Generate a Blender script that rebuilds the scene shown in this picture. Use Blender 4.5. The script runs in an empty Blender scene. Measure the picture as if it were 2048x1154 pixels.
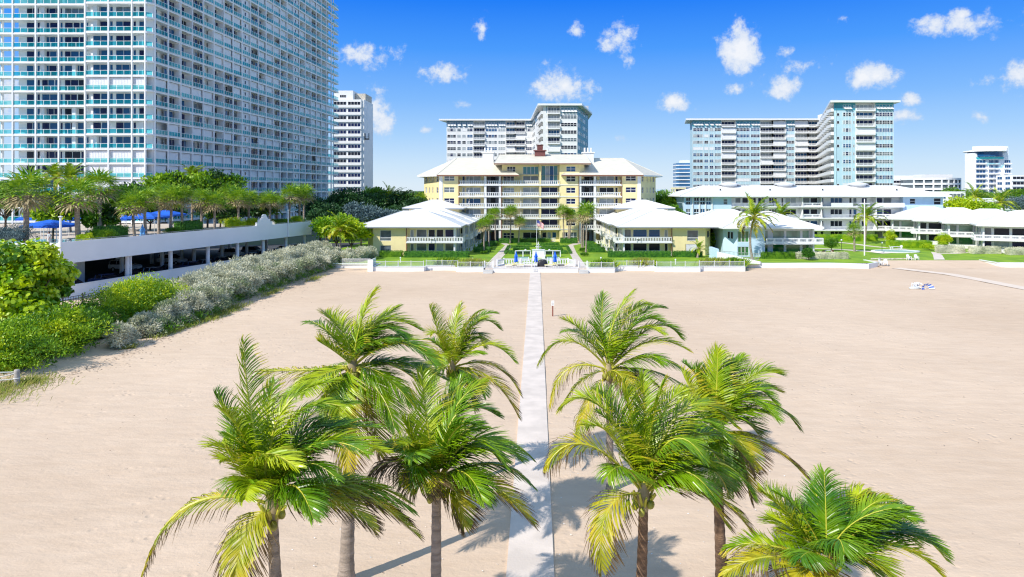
import bpy, math, random
import numpy as np
from math import sin, cos, pi, radians as R, sqrt, atan2
# ---------------------------------------------------------------- camera model (metres; camera 13 m up, looking along +Y)
FP, U0, V0, H = 1400.0, 1073.0, 380.0, 13.0
def PX(u, Y): return (u - U0) / FP * Y
def PZ(v, Y): return H - (v - V0) / FP * Y
def GY(v, z=0.0): return (H - z) * FP / (v - V0)
def G(u, v, z=0.0):
    Y = GY(v, z); return (PX(u, Y), Y)
SC = bpy.context.scene
COL = SC.collection
# ---------------------------------------------------------------- materials
MATS = {}
def mat(name, col, rough=.6, var=0.0, scale=3.0, bump=0.0, bscale=None, spec=.5, trans=0.0, col2=None, metallic=0.0, alpha=None, detail=3, coord='Object', stretch=None, emis=None):
    m = bpy.data.materials.new(name); m.use_nodes = True
    nt = m.node_tree; N = nt.nodes; L = nt.links
    b = N['Principled BSDF']; out = N['Material Output']
    b.inputs['Roughness'].default_value = rough
    b.inputs['Metallic'].default_value = metallic
    b.inputs['Specular IOR Level'].default_value = spec
    b.inputs['Base Color'].default_value = (*col, 1)
    vec = None
    if var or bump or col2:
        tc = N.new('ShaderNodeTexCoord'); vec = tc.outputs[coord]
        if stretch:
            mp = N.new('ShaderNodeMapping'); mp.inputs['Scale'].default_value = stretch
            L.new(vec, mp.inputs['Vector']); vec = mp.outputs['Vector']
    csock = None
    if var or col2:
        n = N.new('ShaderNodeTexNoise'); n.inputs['Scale'].default_value = scale; n.inputs['Detail'].default_value = detail
        L.new(vec, n.inputs['Vector'])
        r = N.new('ShaderNodeValToRGB')
        c2 = col2 if col2 else tuple(min(1, c * (1 + var)) for c in col)
        c1 = col if col2 else tuple(c * (1 - var) for c in col)
        r.color_ramp.elements[0].position = .36; r.color_ramp.elements[0].color = (*c1, 1)
        r.color_ramp.elements[1].position = .64; r.color_ramp.elements[1].color = (*c2, 1)
        L.new(n.outputs['Fac'], r.inputs['Fac']); L.new(r.outputs['Color'], b.inputs['Base Color']); csock = r.outputs['Color']
    if bump:
        n2 = N.new('ShaderNodeTexNoise'); n2.inputs['Scale'].default_value = bscale or scale * 4; n2.inputs['Detail'].default_value = 4
        L.new(vec, n2.inputs['Vector'])
        bp = N.new('ShaderNodeBump'); bp.inputs['Strength'].default_value = bump; bp.inputs['Distance'].default_value = .05
        L.new(n2.outputs['Fac'], bp.inputs['Height']); L.new(bp.outputs['Normal'], b.inputs['Normal'])
    if trans:
        t = N.new('ShaderNodeBsdfTranslucent'); t.inputs['Color'].default_value = (*[min(1, c * 1.3) for c in (col2 or col)], 1)
        if csock: L.new(csock, t.inputs['Color'])
        mx = N.new('ShaderNodeMixShader'); mx.inputs['Fac'].default_value = trans
        L.new(b.outputs[0], mx.inputs[1]); L.new(t.outputs[0], mx.inputs[2]); L.new(mx.outputs[0], out.inputs['Surface'])
    if alpha is not None:
        t = N.new('ShaderNodeBsdfTransparent'); t.inputs['Color'].default_value = (*alpha[1], 1)
        mx = N.new('ShaderNodeMixShader'); mx.inputs['Fac'].default_value = alpha[0]
        L.new(b.outputs[0], mx.inputs[1]); L.new(t.outputs[0], mx.inputs[2]); L.new(mx.outputs[0], out.inputs['Surface'])
    MATS[name] = m
    return m
# painted walls
mat('white_paint', (.80, .80, .79), .55, .03, .5)
mat('white_gloss', (.82, .82, .82), .35)
mat('tower_white', (.88, .88, .88), .6, .03, .3)
mat('garage_white', (.87, .87, .88), .6, .02, .35)
mat('yellow_wall', (.86, .73, .38), .7, .04, .6, .08, 12)
mat('pale_yellow', (.82, .72, .40), .7, .03, .6)
mat('blue_wall', (.56, .73, .90), .7, .04, .5, .08, 12)
mat('teal_wall', (.47, .66, .74), .6, .05, .25)
mat('teal_band', (.05, .28, .38), .5)
mat('slate_band', (.16, .28, .38), .5)
mat('roof_white', (.76, .76, .75), .6, .05, 1.2, .3, 5, stretch=(.6, .6, 6))
mat('roof_cream', (.68, .64, .54), .65, .07, 1.2, .3, 5, stretch=(.6, .6, 6))
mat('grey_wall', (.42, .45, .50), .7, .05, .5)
mat('dark_wall', (.13, .13, .15), .8, .1, .5)
mat('brown_pipe', (.22, .09, .05), .5)
mat('brick_red', (.17, .06, .055), .8, .15, 4)
mat('stone_wall', (.55, .5, .42), .8, .25, 2.5, .4, 6)
mat('glass_navy', (.008, .016, .075), .18, spec=.3)
mat('glass_dark', (.012, .016, .03), .18, spec=.3)
mat('glass_blue', (.015, .09, .22), .15, spec=.4)
mat('glass_teal', (.02, .19, .22), .08, spec=.8)
mat('glass_curtain', (.38, .42, .44), .25, .12, 1.2)
mat('glass_grey', (.12, .15, .17), .12, .25, .8, spec=.8)
mat('glass_green', (.02, .17, .04), .07, .35, .5, spec=.8)
mat('glass_pale_green', (.22, .36, .26), .12, .3, .5, spec=.8)
mat('shutter', (.80, .80, .82), .5, .02, 1)
mat('rail_glass', (.01, .38, .42), .1, spec=.4, alpha=(.68, (.22, .78, .86)))
mat('rail_glass_pale', (.10, .52, .55), .1, spec=.5, alpha=(.5, (.6, .95, .95)))
mat('metal_grey', (.45, .46, .48), .4, metallic=.6)
mat('metal_dark', (.02, .022, .03), .45)
mat('asphalt', (.06, .062, .07), .85, .2, .6)
mat('concrete', (.55, .53, .50), .85, .08, .4, .15, 8)
mat('deck_tan', (.60, .50, .40), .85, .1, .5)
mat('path', (.71, .61, .53), .85, .09, .8, .2, 10)
mat('brick_path', (.62, .54, .48), .85, .12, 2.0, .1, 10)
mat('lawn_green', (.15, .29, .008), .9, .0, .35, .5, 14, col2=(.26, .41, .012), coord='Object')
mat('hedge_green', (.03, .14, .012), .6, 0, 2.5, col2=(.09, .27, .015), trans=.15)
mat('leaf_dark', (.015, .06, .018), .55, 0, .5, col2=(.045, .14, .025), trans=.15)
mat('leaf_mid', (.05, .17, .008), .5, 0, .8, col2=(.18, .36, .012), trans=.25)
mat('leaf_lime', (.27, .46, .004), .5, 0, .9, col2=(.64, .72, .010), trans=.25)
mat('leaf_bright', (.12, .31, .006), .5, 0, .7, col2=(.38, .56, .010), trans=.25)
mat('leaf_grape', (.16, .36, .006), .35, 0, .6, col2=(.70, .80, .008), trans=.25)  # wide noise range puts sun spots and dark gaps into the leaf colour
mat('leaf_silver', (.38, .40, .26), .7, 0, .5, col2=(.76, .74, .56), trans=.15)
mat('leaf_silver_green', (.20, .27, .12), .7, 0, .6, col2=(.42, .46, .26), trans=.15)
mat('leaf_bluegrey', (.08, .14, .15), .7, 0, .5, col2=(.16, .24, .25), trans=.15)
mat('sabal_green', (.08, .24, .008), .4, 0, 1.2, col2=(.44, .60, .03), trans=.18)
mat('sabal_tan', (.50, .40, .22), .8, .25, 2, trans=.2)
mat('frond_green', (.05, .17, .004), .32, 0, .9, col2=(.25, .42, .008), trans=.16)
mat('frond_lime', (.17, .32, .005), .34, 0, .9, col2=(.50, .58, .010), trans=.18)
mat('frond_yellow', (.25, .33, .006), .45, 0, 1.6, col2=(.58, .48, .02), trans=.18)
mat('frond_brown', (.14, .09, .035), .8, .3, 2, trans=.2)
mat('rib_yellow', (.50, .48, .05), .45)
mat('trunk_grey', (.33, .27, .215), .9, .25, 1.6, .8, 9, stretch=(1, 1, 5))
mat('trunk_brown', (.20, .12, .07), .9, .3, 3, .8, 10, stretch=(1, 1, 3))
mat('bark', (.10, .075, .05), .9, .2, 4, .5, 10)
mat('coconut', (.30, .30, .04), .5, .3, 6)
mat('dry_grass', (.36, .34, .08), .9, 0, 2, col2=(.22, .30, .03), trans=.2)
mat('wood_grey', (.40, .37, .33), .85, .2, 5, .3, 15)
mat('rope_white', (.75, .74, .70), .7)
mat('blue_canvas', (.01, .13, .72), .7, .1, 2)
mat('light_blue_canvas', (.15, .42, .80), .7)
mat('black_cover', (.015, .015, .02), .5, .3, 3)
mat('yellow_cushion', (.80, .70, .30), .8)
mat('skin', (.45, .26, .18), .6)
mat('hair', (.03, .02, .015), .6)
mat('cloth_grey', (.55, .56, .55), .9)
mat('red', (.6, .02, .03), .6)
mat('blue_flag', (.02, .04, .25), .7)
mat('pool_water', (.03, .32, .42), .05)
mat('court_green', (.22, .40, .33), .7)
mat('car_black', (.012, .013, .018), .18, spec=.8)
mat('car_white', (.72, .73, .75), .25, spec=.7)
mat('car_silver', (.35, .38, .42), .25, metallic=.4)
mat('car_blue', (.03, .06, .22), .22, spec=.8)
mat('rubber', (.02, .02, .02), .8)
mat('lamp_glass', (.85, .85, .82), .3)
mat('post_red', (.22, .05, .03), .6)
mat('far_glass', (.05, .16, .32), .15, .3, .05)
mat('far_white', (.90, .90, .90), .6)
mat('rail_grey', (.60, .62, .64), .5)
mat('flower_yellow', (.7, .5, .02), .7)
mat('driftwood', (.12, .08, .055), .9)

# ---------------------------------------------------------------- mesh builder
class MB:
    def __init__(s, sx=1):
        s.V = []; s.n = 0; s.loops = []; s.tot = []; s.mi = []; s.slots = []; s.sx = sx
        s.f = (0, 0, 1, 0, 0); s.smooth = False
    def fr(s, ox=0, oy=0, ux=1, uy=0, oz=0):
        l = sqrt(ux * ux + uy * uy); s.f = (ox, oy, ux / l, uy / l, oz); return s
    def P(s, a, d, z):
        ox, oy, ux, uy, oz = s.f
        return (s.sx * (ox + ux * a + uy * d), oy + uy * a - ux * d, z + oz)
    def slot(s, m):
        if m not in s.slots: s.slots.append(m)
        return s.slots.index(m)
    def raw(s, verts, faces, m):
        verts = np.asarray(verts, dtype=np.float64).reshape(-1, 3)
        faces = np.asarray(faces, dtype=np.int64)
        k = s.slot(m)
        s.V.append(verts); s.loops.append((faces + s.n).ravel()); s.tot.append(np.full(len(faces), faces.shape[1])); s.mi.append(np.full(len(faces), k))
        s.n += len(verts)
    def poly(s, pts, m):
        s.raw(pts, [list(range(len(pts)))], m)
    def q(s, p, m):                      # quad in frame coordinates
        s.raw([s.P(*x) for x in p], [[0, 1, 2, 3]], m)
    def box(s, a0, a1, d0, d1, z0, z1, m):
        v = [s.P(a, d, z) for z in (z0, z1) for (a, d) in ((a0, d0), (a1, d0), (a1, d1), (a0, d1))]
        s.raw(v, [[0, 1, 2, 3], [7, 6, 5, 4], [0, 4, 5, 1], [1, 5, 6, 2], [2, 6, 7, 3], [3, 7, 4, 0]], m)
    def wbox(s, x0, x1, y0, y1, z0, z1, m):
        f = s.f; s.f = (0, 0, 1, 0, 0); s.box(x0, x1, -y0, -y1, z0, z1, m); s.f = f
    def prism(s, pts, z0, z1, m, top=None):
        n = len(pts)
        v = [(s.sx * x, y, z0) for x, y in pts] + [(s.sx * x, y, z1) for x, y in pts]
        s.raw(v, [[i, (i + 1) % n, n + (i + 1) % n, n + i] for i in range(n)], m)
        s.raw(v[n:], [list(range(n))], top or m); s.raw(v[:n], [list(range(n))[::-1]], m)
    def tube(s, pts, rad, m, n=6, cap=True):
        pts = [np.array(p, float) for p in pts]; k = len(pts)
        if not hasattr(rad, '__len__'): rad = [rad] * k
        V = []
        for i, p in enumerate(pts):
            t = pts[min(i + 1, k - 1)] - pts[max(i - 1, 0)]; t /= (np.linalg.norm(t) + 1e-9)
            a = np.cross(t, (0, 0, 1) if abs(t[2]) < .9 else (1, 0, 0)); a /= np.linalg.norm(a); b = np.cross(t, a)
            for j in range(n):
                w = 2 * pi * j / n; V.append(p + rad[i] * (cos(w) * a + sin(w) * b))
        F = [[i * n + j, i * n + (j + 1) % n, (i + 1) * n + (j + 1) % n, (i + 1) * n + j] for i in range(k - 1) for j in range(n)]
        base = s.n; s.raw(V, F, m)
        if cap:
            s.raw(V[:n], [list(range(n))], m); s.raw(V[-n:], [list(range(n))], m)
    def lathe(s, prof, m, n=12, c=(0, 0, 0), sq=False):
        V = []; k = len(prof)
        for r, z in prof:
            for j in range(n):
                w = 2 * pi * j / n + (pi / 4 if sq else 0); V.append((c[0] + r * cos(w), c[1] + r * sin(w), c[2] + z))
        s.raw(V, [[i * n + j, i * n + (j + 1) % n, (i + 1) * n + (j + 1) % n, (i + 1) * n + j] for i in range(k - 1) for j in range(n)], m)
    def sphere(s, c, r, m, n=10, k=6):
        if not hasattr(r, '__len__'): r = (r, r, r)
        V = []
        for i in range(k + 1):
            a = pi * i / k
            for j in range(n):
                w = 2 * pi * j / n; V.append((c[0] + r[0] * sin(a) * cos(w), c[1] + r[1] * sin(a) * sin(w), c[2] + r[2] * cos(a)))
        s.raw(V, [[i * n + j, i * n + (j + 1) % n, (i + 1) * n + (j + 1) % n, (i + 1) * n + j] for i in range(k) for j in range(n)], m)
    def build(s, name, parent=None):
        me = bpy.data.meshes.new(name)
        if s.n:
            V = np.concatenate(s.V); lo = np.concatenate(s.loops); tt = np.concatenate(s.tot); mi = np.concatenate(s.mi)
            me.vertices.add(len(V)); me.vertices.foreach_set('co', V.astype(np.float32).ravel())
            me.loops.add(len(lo)); me.loops.foreach_set('vertex_index', lo.astype(np.int32))
            me.polygons.add(len(tt)); st = np.concatenate(([0], np.cumsum(tt)[:-1]))
            me.polygons.foreach_set('loop_start', st.astype(np.int32)); me.polygons.foreach_set('loop_total', tt.astype(np.int32))
            for m in s.slots: me.materials.append(MATS[m])
            me.polygons.foreach_set('material_index', mi.astype(np.int32))
            me.polygons.foreach_set('use_smooth', np.full(len(tt), s.smooth, dtype=bool))
            me.update(calc_edges=True)
        o = bpy.data.objects.new(name, me); COL.objects.link(o)
        if parent: o.parent = parent
        return o

def tag(o, label=None, cat=None, group=None, kind=None):
    if label: o['label'] = label
    if cat: o['category'] = cat
    if group: o['group'] = group
    if kind: o['kind'] = kind
    return o

class Thing:
    """an Empty at the thing's base, its parts built in local coordinates; past 100 of one part the rest become one mesh"""
    def __init__(s, name, label, cat, loc=(0, 0, 0), rz=0, group=None, cap=100):
        s.e = bpy.data.objects.new(name, None); COL.objects.link(s.e); s.e.empty_display_size = .3
        s.e.location = loc; s.e.rotation_euler = (0, 0, rz); tag(s.e, label, cat, group)
        s.parts = []; s.cnt = {}; s.over = {}; s.cap = cap; s.sx = 1
    def mb(s, name, under=None, label=None):
        c = s.cnt.get(name, 0); s.cnt[name] = c + 1
        if c >= s.cap:
            if name not in s.over:
                m = MB(s.sx); s.over[name] = m; m._i = (name, None, None, True); s.parts.append(m)
            m = s.over[name]; m.f = (0, 0, 1, 0, 0); return m
        m = MB(s.sx); m._i = (name, under, label, False); s.parts.append(m); return m
    def flush(s):
        for m in s.parts:
            if not m.n: m._o = None; continue
            nm, un, lb, st = m._i
            m._o = m.build(nm, (un._o if un is not None and un._o else s.e))
            if lb: m._o['label'] = lb
            if st: m._o['kind'] = 'stuff'
        return s.e

def copy_tree(o, loc, rz=0, sc=1, label=None, group=None, parent=None):
    c = o.copy(); COL.objects.link(c); c.parent = parent
    if parent is None:
        c.location = loc; c.rotation_euler = (0, 0, rz); c.scale = (sc, sc, sc)
        if label: c['label'] = label
        if group: c['group'] = group
    for ch in list(o.children): copy_tree(ch, None, parent=c)
    return c

def single(name, mb, label, cat, group=None, loc=(0, 0, 0), rz=0):
    o = mb.build(name); o.location = loc; o.rotation_euler = (0, 0, rz)
    return tag(o, label, cat, group)
def struct(name, mb): return tag(mb.build(name), kind='structure')

# ---------------------------------------------------------------- building helpers
def wall(mb, a0, a1, z0, z1, ops, m, d=0.0, depth=.2, rm=None):
    """a wall face with real openings and reveals"""
    A = sorted({a0, a1} | {x for o in ops for x in o[:2]}); Z = sorted({z0, z1} | {x for o in ops for x in o[2:4]})
    for i in range(len(A) - 1):
        for j in range(len(Z) - 1):
            ca, cz = (A[i] + A[i + 1]) / 2, (Z[j] + Z[j + 1]) / 2
            if any(o[0] < ca < o[1] and o[2] < cz < o[3] for o in ops): continue
            mb.q([(A[i], d, Z[j]), (A[i + 1], d, Z[j]), (A[i + 1], d, Z[j + 1]), (A[i], d, Z[j + 1])], m)
    for (a, b, c, e) in ops:
        f = d - depth
        mb.q([(a, d, c), (a, f, c), (a, f, e), (a, d, e)], rm or m); mb.q([(b, d, c), (b, f, c), (b, f, e), (b, d, e)], rm or m)
        mb.q([(a, d, c), (b, d, c), (b, f, c), (a, f, c)], rm or m); mb.q([(a, d, e), (b, d, e), (b, f, e), (a, f, e)], rm or m)

def window(th, F, a0, a1, z0, z1, nx=2, nz=1, glass='glass_dark', frame='white_gloss', d=-.14, fw=.07, name='window', sub=True, tr=None):
    g = th.mb(name); g.fr(*F)
    gs = glass if isinstance(glass, (list, tuple)) else [glass]
    for i in range(nx):
        b0, b1 = a0 + (a1 - a0) * i / nx, a0 + (a1 - a0) * (i + 1) / nx
        g.q([(b0, d, z0), (b1, d, z0), (b1, d, z1), (b0, d, z1)], gs[i % len(gs)])
    f = th.mb('frame', under=g) if sub and g._i[3] is False else g
    f.fr(*F)
    for i in range(nx + 1):
        x = a0 + (a1 - a0) * i / nx; w = fw * (.7 if 0 < i < nx else 1)
        f.box(max(a0, x - w), min(a1, x + w), d + .005, d + .07, z0, z1, frame)
    zs = [z0, z1] + [z0 + (z1 - z0) * k / nz for k in range(1, nz)]
    if tr: zs.append(z0 + (z1 - z0) * tr)
    for z in zs: f.box(a0, a1, d + .004, d + .062, max(z0, z - fw * .7), min(z1, z + fw * .7), frame)
    return g

def rail_oval(mb, a0, a1, z, d, h=1.0, m='white_gloss', step=.5):
    """balustrade of pierced ovals between rails"""
    mb.box(a0, a1, d - .05, d + .05, z + h - .1, z + h, m); mb.box(a0, a1, d - .05, d + .05, z, z + .1, m)
    n = max(1, int(round((a1 - a0) / step))); w = (a1 - a0) / n
    for i in range(n):
        c = a0 + (i + .5) * w; r = w * .36
        for sgn in (-1, 1):
            for (xa, xb, za, zb) in ((.35, 1, .1, .3), (1, 1, .3, .7), (1, .35, .7, .9)):
                p = [(c + sgn * r * xa - .04, za), (c + sgn * r * xa + .04, za), (c + sgn * r * xb + .04, zb), (c + sgn * r * xb - .04, zb)]
                v = [mb.P(x, d + e, z + h * zz) for e in (-.03, .03) for x, zz in p]
                mb.raw(v, [[0, 1, 2, 3], [4, 5, 6, 7], [0, 3, 7, 4], [1, 2, 6, 5]], m)
        mb.box(c + w / 2 - .035, c + w / 2 + .035, d - .03, d + .03, z + .1, z + h - .1, m)

def rail_block(mb, a0, a1, z, d, h=1.0, m='white_gloss', step=1.5):
    """solid white balcony front with slotted openings"""
    mb.box(a0, a1, d - .06, d + .06, z + h - .22, z + h, m); mb.box(a0, a1, d - .06, d + .06, z, z + h * .3, m)
    n = max(1, int(round((a1 - a0) / step))); w = (a1 - a0) / n
    for i in range(n + 1):
        x = a0 + i * w; mb.box(max(a0, x - .16), min(a1, x + .16), d - .06, d + .06, z + h * .3, z + h - .22, m)
    for i in range(n):
        for k in range(1, 6):
            x = a0 + i * w + w * k / 6; mb.box(x - .02, x + .02, d - .02, d + .02, z + h * .3, z + h - .22, m)

def rail_bars(mb, a0, a1, z, d, h=1.0, m='white_gloss', step=.16, t=.02, mid=False):
    mb.box(a0, a1, d - .035, d + .035, z + h - .06, z + h, m); mb.box(a0, a1, d - .03, d + .03, z + .06, z + .12, m)
    if mid: mb.box(a0, a1, d - .025, d + .025, z + h * .8, z + h * .8 + .04, m)
    n = max(1, int((a1 - a0) / step))
    for i in range(n + 1):
        x = a0 + (a1 - a0) * i / n; mb.box(x - t, x + t, d - t, d + t, z, z + h - .06, m)

def hip(mb, x0, x1, y0, y1, z, h, m, axis='x', inset=None, th=.28, edge='white_gloss'):
    """hip roof over a rectangle with a real eave thickness"""
    sx = mb.sx
    if axis == 'x':
        i = (y1 - y0) / 2 if inset is None else inset; yc = (y0 + y1) / 2; r0, r1 = (x0 + i, yc), (x1 - i, yc)
    else:
        i = (x1 - x0) / 2 if inset is None else inset; xc = (x0 + x1) / 2; r0, r1 = (xc, y0 + i), (xc, y1 - i)
    E = [(sx * x0, y0, z), (sx * x1, y0, z), (sx * x1, y1, z), (sx * x0, y1, z)]; Rg = [(sx * r0[0], r0[1], z + h), (sx * r1[0], r1[1], z + h)]
    if axis == 'x':
        mb.poly([E[0], E[1], Rg[1], Rg[0]], m); mb.poly([E[2], E[3], Rg[0], Rg[1]], m); mb.poly([E[1], E[2], Rg[1]], m); mb.poly([E[3], E[0], Rg[0]], m)
    else:
        mb.poly([E[1], E[2], Rg[1], Rg[0]], m); mb.poly([E[3], E[0], Rg[0], Rg[1]], m); mb.poly([E[0], E[1], Rg[0]], m); mb.poly([E[2], E[3], Rg[1]], m)
    Lw = [(x, y, zz - th) for x, y, zz in E]
    for k in range(4): mb.poly([E[k], E[(k + 1) % 4], Lw[(k + 1) % 4], Lw[k]], edge)
    mb.poly(Lw, m)
    for k in range(4):                    # ridge caps along the hips
        r = Rg[0] if (k in (0, 3) if axis == 'x' else k in (0, 1)) else Rg[1]
        mb.tube([(E[k][0], E[k][1], E[k][2] + .03), (r[0], r[1], r[2] + .03)], .07, m, 4, False)
    mb.tube([(Rg[0][0], Rg[0][1], z + h + .03), (Rg[1][0], Rg[1][1], z + h + .03)], .08, m, 4, False)

# ---------------------------------------------------------------- vegetation helpers
def unit(v): return v / (np.linalg.norm(v, axis=-1, keepdims=True) + 1e-9)
def leaves(mb, P, D, L, W, rng, m, spread=.8, up=.2, shape='rhomb'):
    n = len(P)
    t = unit(D + rng.normal(0, spread, (n, 3)) + np.array([0, 0, up])); s = unit(np.cross(t, rng.normal(0, 1, (n, 3)) + .001))
    if shape == 'round':                  # broad round leaves face outwards
        nn = unit(D + rng.normal(0, .55, (n, 3)) + np.array([0, 0, .5])); s = unit(np.cross(nn, rng.normal(0, 1, (n, 3)))); t = np.cross(nn, s)
    l = L * rng.uniform(.6, 1.3, (n, 1)); w = W * rng.uniform(.7, 1.3, (n, 1))
    if shape == 'round':
        k = 6; V = np.stack([P + t * l * .5 * cos(2 * pi * j / k) + s * w * .5 * sin(2 * pi * j / k) for j in range(k)], 1).reshape(-1, 3)
        F = np.arange(n * k).reshape(n, k)
    else:
        V = np.stack([P, P + t * l * .45 + s * w * .5, P + t * l, P + t * l * .45 - s * w * .5], 1).reshape(-1, 3); F = np.arange(n * 4).reshape(n, 4)
    mb.raw(V, F, m)
def blob(rng, c, r, n, shell=.25, low=-.6):
    d = unit(rng.normal(0, 1, (n * 2, 3))); d = d[d[:, 2] > low][:n]
    k = 1 + .10 * np.sin(5 * d[:, 0] + c[0]) + .10 * np.sin(6 * d[:, 1] + c[1]) + .08 * np.sin(9 * d[:, 2] + 3 * d[:, 0])
    f = (1 - np.abs(rng.normal(0, shell, len(d)))).clip(.2, 1.08) * k
    return np.array(c) + d * np.array(r) * f[:, None], unit(d / np.array(r))
def foliage(mb, c, r, rng, m, nclump=14, per=260, L=.25, W=.14, cl=.42, shape='rhomb', ms=None, low=-.35, core=True):
    """uneven crown: clumps of leaf faces scattered over an ellipsoid"""
    c = np.array(c, float); r = np.array(r, float)
    d = unit(rng.normal(0, 1, (nclump * 4, 3))); d = d[d[:, 2] > low][:nclump]
    for i, dd in enumerate(d):
        cc = c + dd * r * rng.uniform(.45, .78); rr = r * cl * rng.uniform(.7, 1.25); rr[2] = min(rr) * .8
        P, D = blob(rng, cc, rr, int(per * rng.uniform(.7, 1.3))); leaves(mb, P, D, L, W, rng, (ms[i % len(ms)] if ms else m), shape=shape)
    P, D = blob(rng, c, r * .62, nclump * per // 3); leaves(mb, P, D, L, W, rng, m, shape=shape)
    if core: mb.sphere(c, r * .5, m, 8, 5)

def frond(mb, base, az, e0, droop, L, rng, m, wind=.35, nl=76, LL=1.0, lw=.019, rib='rib_yellow', curl=1.0, tip=None, via=None, end=None):
    n = 14; pts = [np.array(base, float)]; dirs = []
    if end is not None:
        b0, e0_ = np.array(base, float), np.array(end, float); ct = 2 * np.array(via, float) - .5 * (b0 + e0_)
        tt = np.linspace(0, 1, n + 1)[:, None]; cv = (1 - tt) ** 2 * b0 + 2 * tt * (1 - tt) * ct + tt ** 2 * e0_; pts = list(cv); dirs = list(unit(cv[1:] - cv[:-1])); L = float(np.linalg.norm(cv[1:] - cv[:-1], axis=1).sum())
    for i in range(n if end is None else 0):
        s = (i + .5) / n; e = e0 - droop * s ** 1.4
        d = np.array([cos(az) * cos(e), sin(az) * cos(e), sin(e)]) + wind * s * np.array([1, .25, 0.05]); d /= np.linalg.norm(d)
        pts.append(pts[-1] + d * L / n); dirs.append(d)
    dirs.append(dirs[-1]); pts = np.array(pts); dirs = np.array(dirs)
    mb.tube(pts, [.038 * (1 - .88 * i / n) * L / 3.4 + .004 for i in range(n + 1)], rib, 4, False)
    s = np.linspace(.13, .995, nl); idx = s * n; i0 = np.minimum(idx.astype(int), n - 1); fr = (idx - i0)[:, None]
    P = pts[i0] * (1 - fr) + pts[i0 + 1] * fr; T = unit(dirs[i0] * (1 - fr) + dirs[i0 + 1] * fr)
    side = unit(np.cross(T, np.array([0, 0, 1.0]) + .001)); upv = unit(np.cross(side, T))
    for sg in (-1, 1):
        k = len(P); jit = rng.uniform(-.12, .12, (k, 1)); th = (.55 + .6 * s[:, None] ** 1.3) + jit
        prof = (np.sin(np.clip(.16 + .80 * s, 0, 1) ** .8 * pi) ** .6)[:, None] * LL * rng.uniform(.88, 1.1, (k, 1))
        d0 = unit(sg * side * np.cos(th) + T * np.sin(th) + upv * rng.uniform(.1, .55, (k, 1)) * (1.2 - .7 * min(curl, 1.5)))
        g = np.array([wind * .95, wind * .15, -.40 * curl])
        Q = [P]; dd = d0; W = []
        for j in range(3):
            dd = unit(dd + g * (.22 + .22 * j) * rng.uniform(.7, 1.3, (k, 1))); Q.append(Q[-1] + dd * prof / 3)
        wv = unit(T - (T * d0).sum(1, keepdims=True) * d0 + rng.normal(0, .25, (k, 3)))
        ws = [lw * .7, lw, lw * .75, .004]
        V = np.stack([x for j in range(4) for x in (Q[j] - wv * ws[j], Q[j] + wv * ws[j])], 1).reshape(-1, 3)
        b = np.arange(k)[:, None] * 8
        for j in range(3):
            F = b + np.array([[2 * j, 2 * j + 1, 2 * j + 3, 2 * j + 2]])
            if j == 0: mb.raw(V, F, m); off = mb.n - len(V)
            else:
                kk = mb.slot(tip if (tip and j == 2) else m); mb.loops.append((F + off).ravel()); mb.tot.append(np.full(k, 4)); mb.mi.append(np.full(k, kk))

def trunk_mesh(mb, base, top, r0, r1, m, bend=(0, 0), n=10, seg=16, rings=True, flare=1.35):
    base = np.array(base, float); top = np.array(top, float); pts = []; rad = []
    for i in range(seg + 1):
        t = i / seg; p = base * (1 - t) + top * t + np.array([bend[0], bend[1], 0]) * sin(pi * t); pts.append(p)
        r = r0 * (1 - t) + r1 * t
        if t < .15: r *= 1 + (flare - 1) * (1 - t / .15) ** 2
        rad.append(r * (1.05 if (rings and i % 2) else .97))
    mb.smooth = True; mb.tube(pts, rad, m, n)

def sabal_crown(mb, c, rng, R0=1.3, nf=44, blades=10, dead=.2):
    c = np.array(c, float)
    for i in range(nf):
        z = 1 - 1.8 * (i + .5) / nf; a = i * 2.39996 + rng.uniform(-.2, .2)
        d = np.array([cos(a) * sqrt(max(0, 1 - z * z)), sin(a) * sqrt(max(0, 1 - z * z)), z]); old = z < -.2
        pl = R0 * rng.uniform(.4, .6); hub = c + d * pl
        mb.tube([c, hub], .02, 'sabal_tan' if old else 'sabal_green', 3, False)
        m = 'sabal_tan' if old and rng.random() < .75 else 'sabal_green'
        s = unit(np.cross(d, [0, 0, 1.0]) + 1e-3); u = np.cross(s, d); rl = R0 * rng.uniform(.5, .68)
        V = []; F = []
        for b in range(blades):
            w = (b / (blades - 1) - .5) * 3.6; dd = unit(d * cos(w) + s * sin(w) + u * .12 + rng.normal(0, .06, 3))
            mid = hub + dd * rl * .6; tip = mid + unit(dd + np.array([0, 0, -.45])) * rl * .5; ww = rl * .06; pv = unit(np.cross(dd, u))
            k = len(V); V += [hub, mid - pv * ww, tip, mid + pv * ww]; F.append([k, k + 1, k + 2, k + 3])
        mb.raw(V, F, m)
def path_strip(mb, pts, w, z, m, th=.02):
    """a band of constant width along a polyline"""
    pts = [np.array(p, float) for p in pts]; Lf = []; Rt = []
    for i, p in enumerate(pts):
        t = pts[min(i + 1, len(pts) - 1)] - pts[max(i - 1, 0)]; t /= np.linalg.norm(t); nrm = np.array([-t[1], t[0]])
        Lf.append(p + nrm * w / 2); Rt.append(p - nrm * w / 2)
    for i in range(len(pts) - 1):
        mb.poly([(*Lf[i], z), (*Rt[i], z), (*Rt[i + 1], z), (*Lf[i + 1], z)], m)
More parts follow.
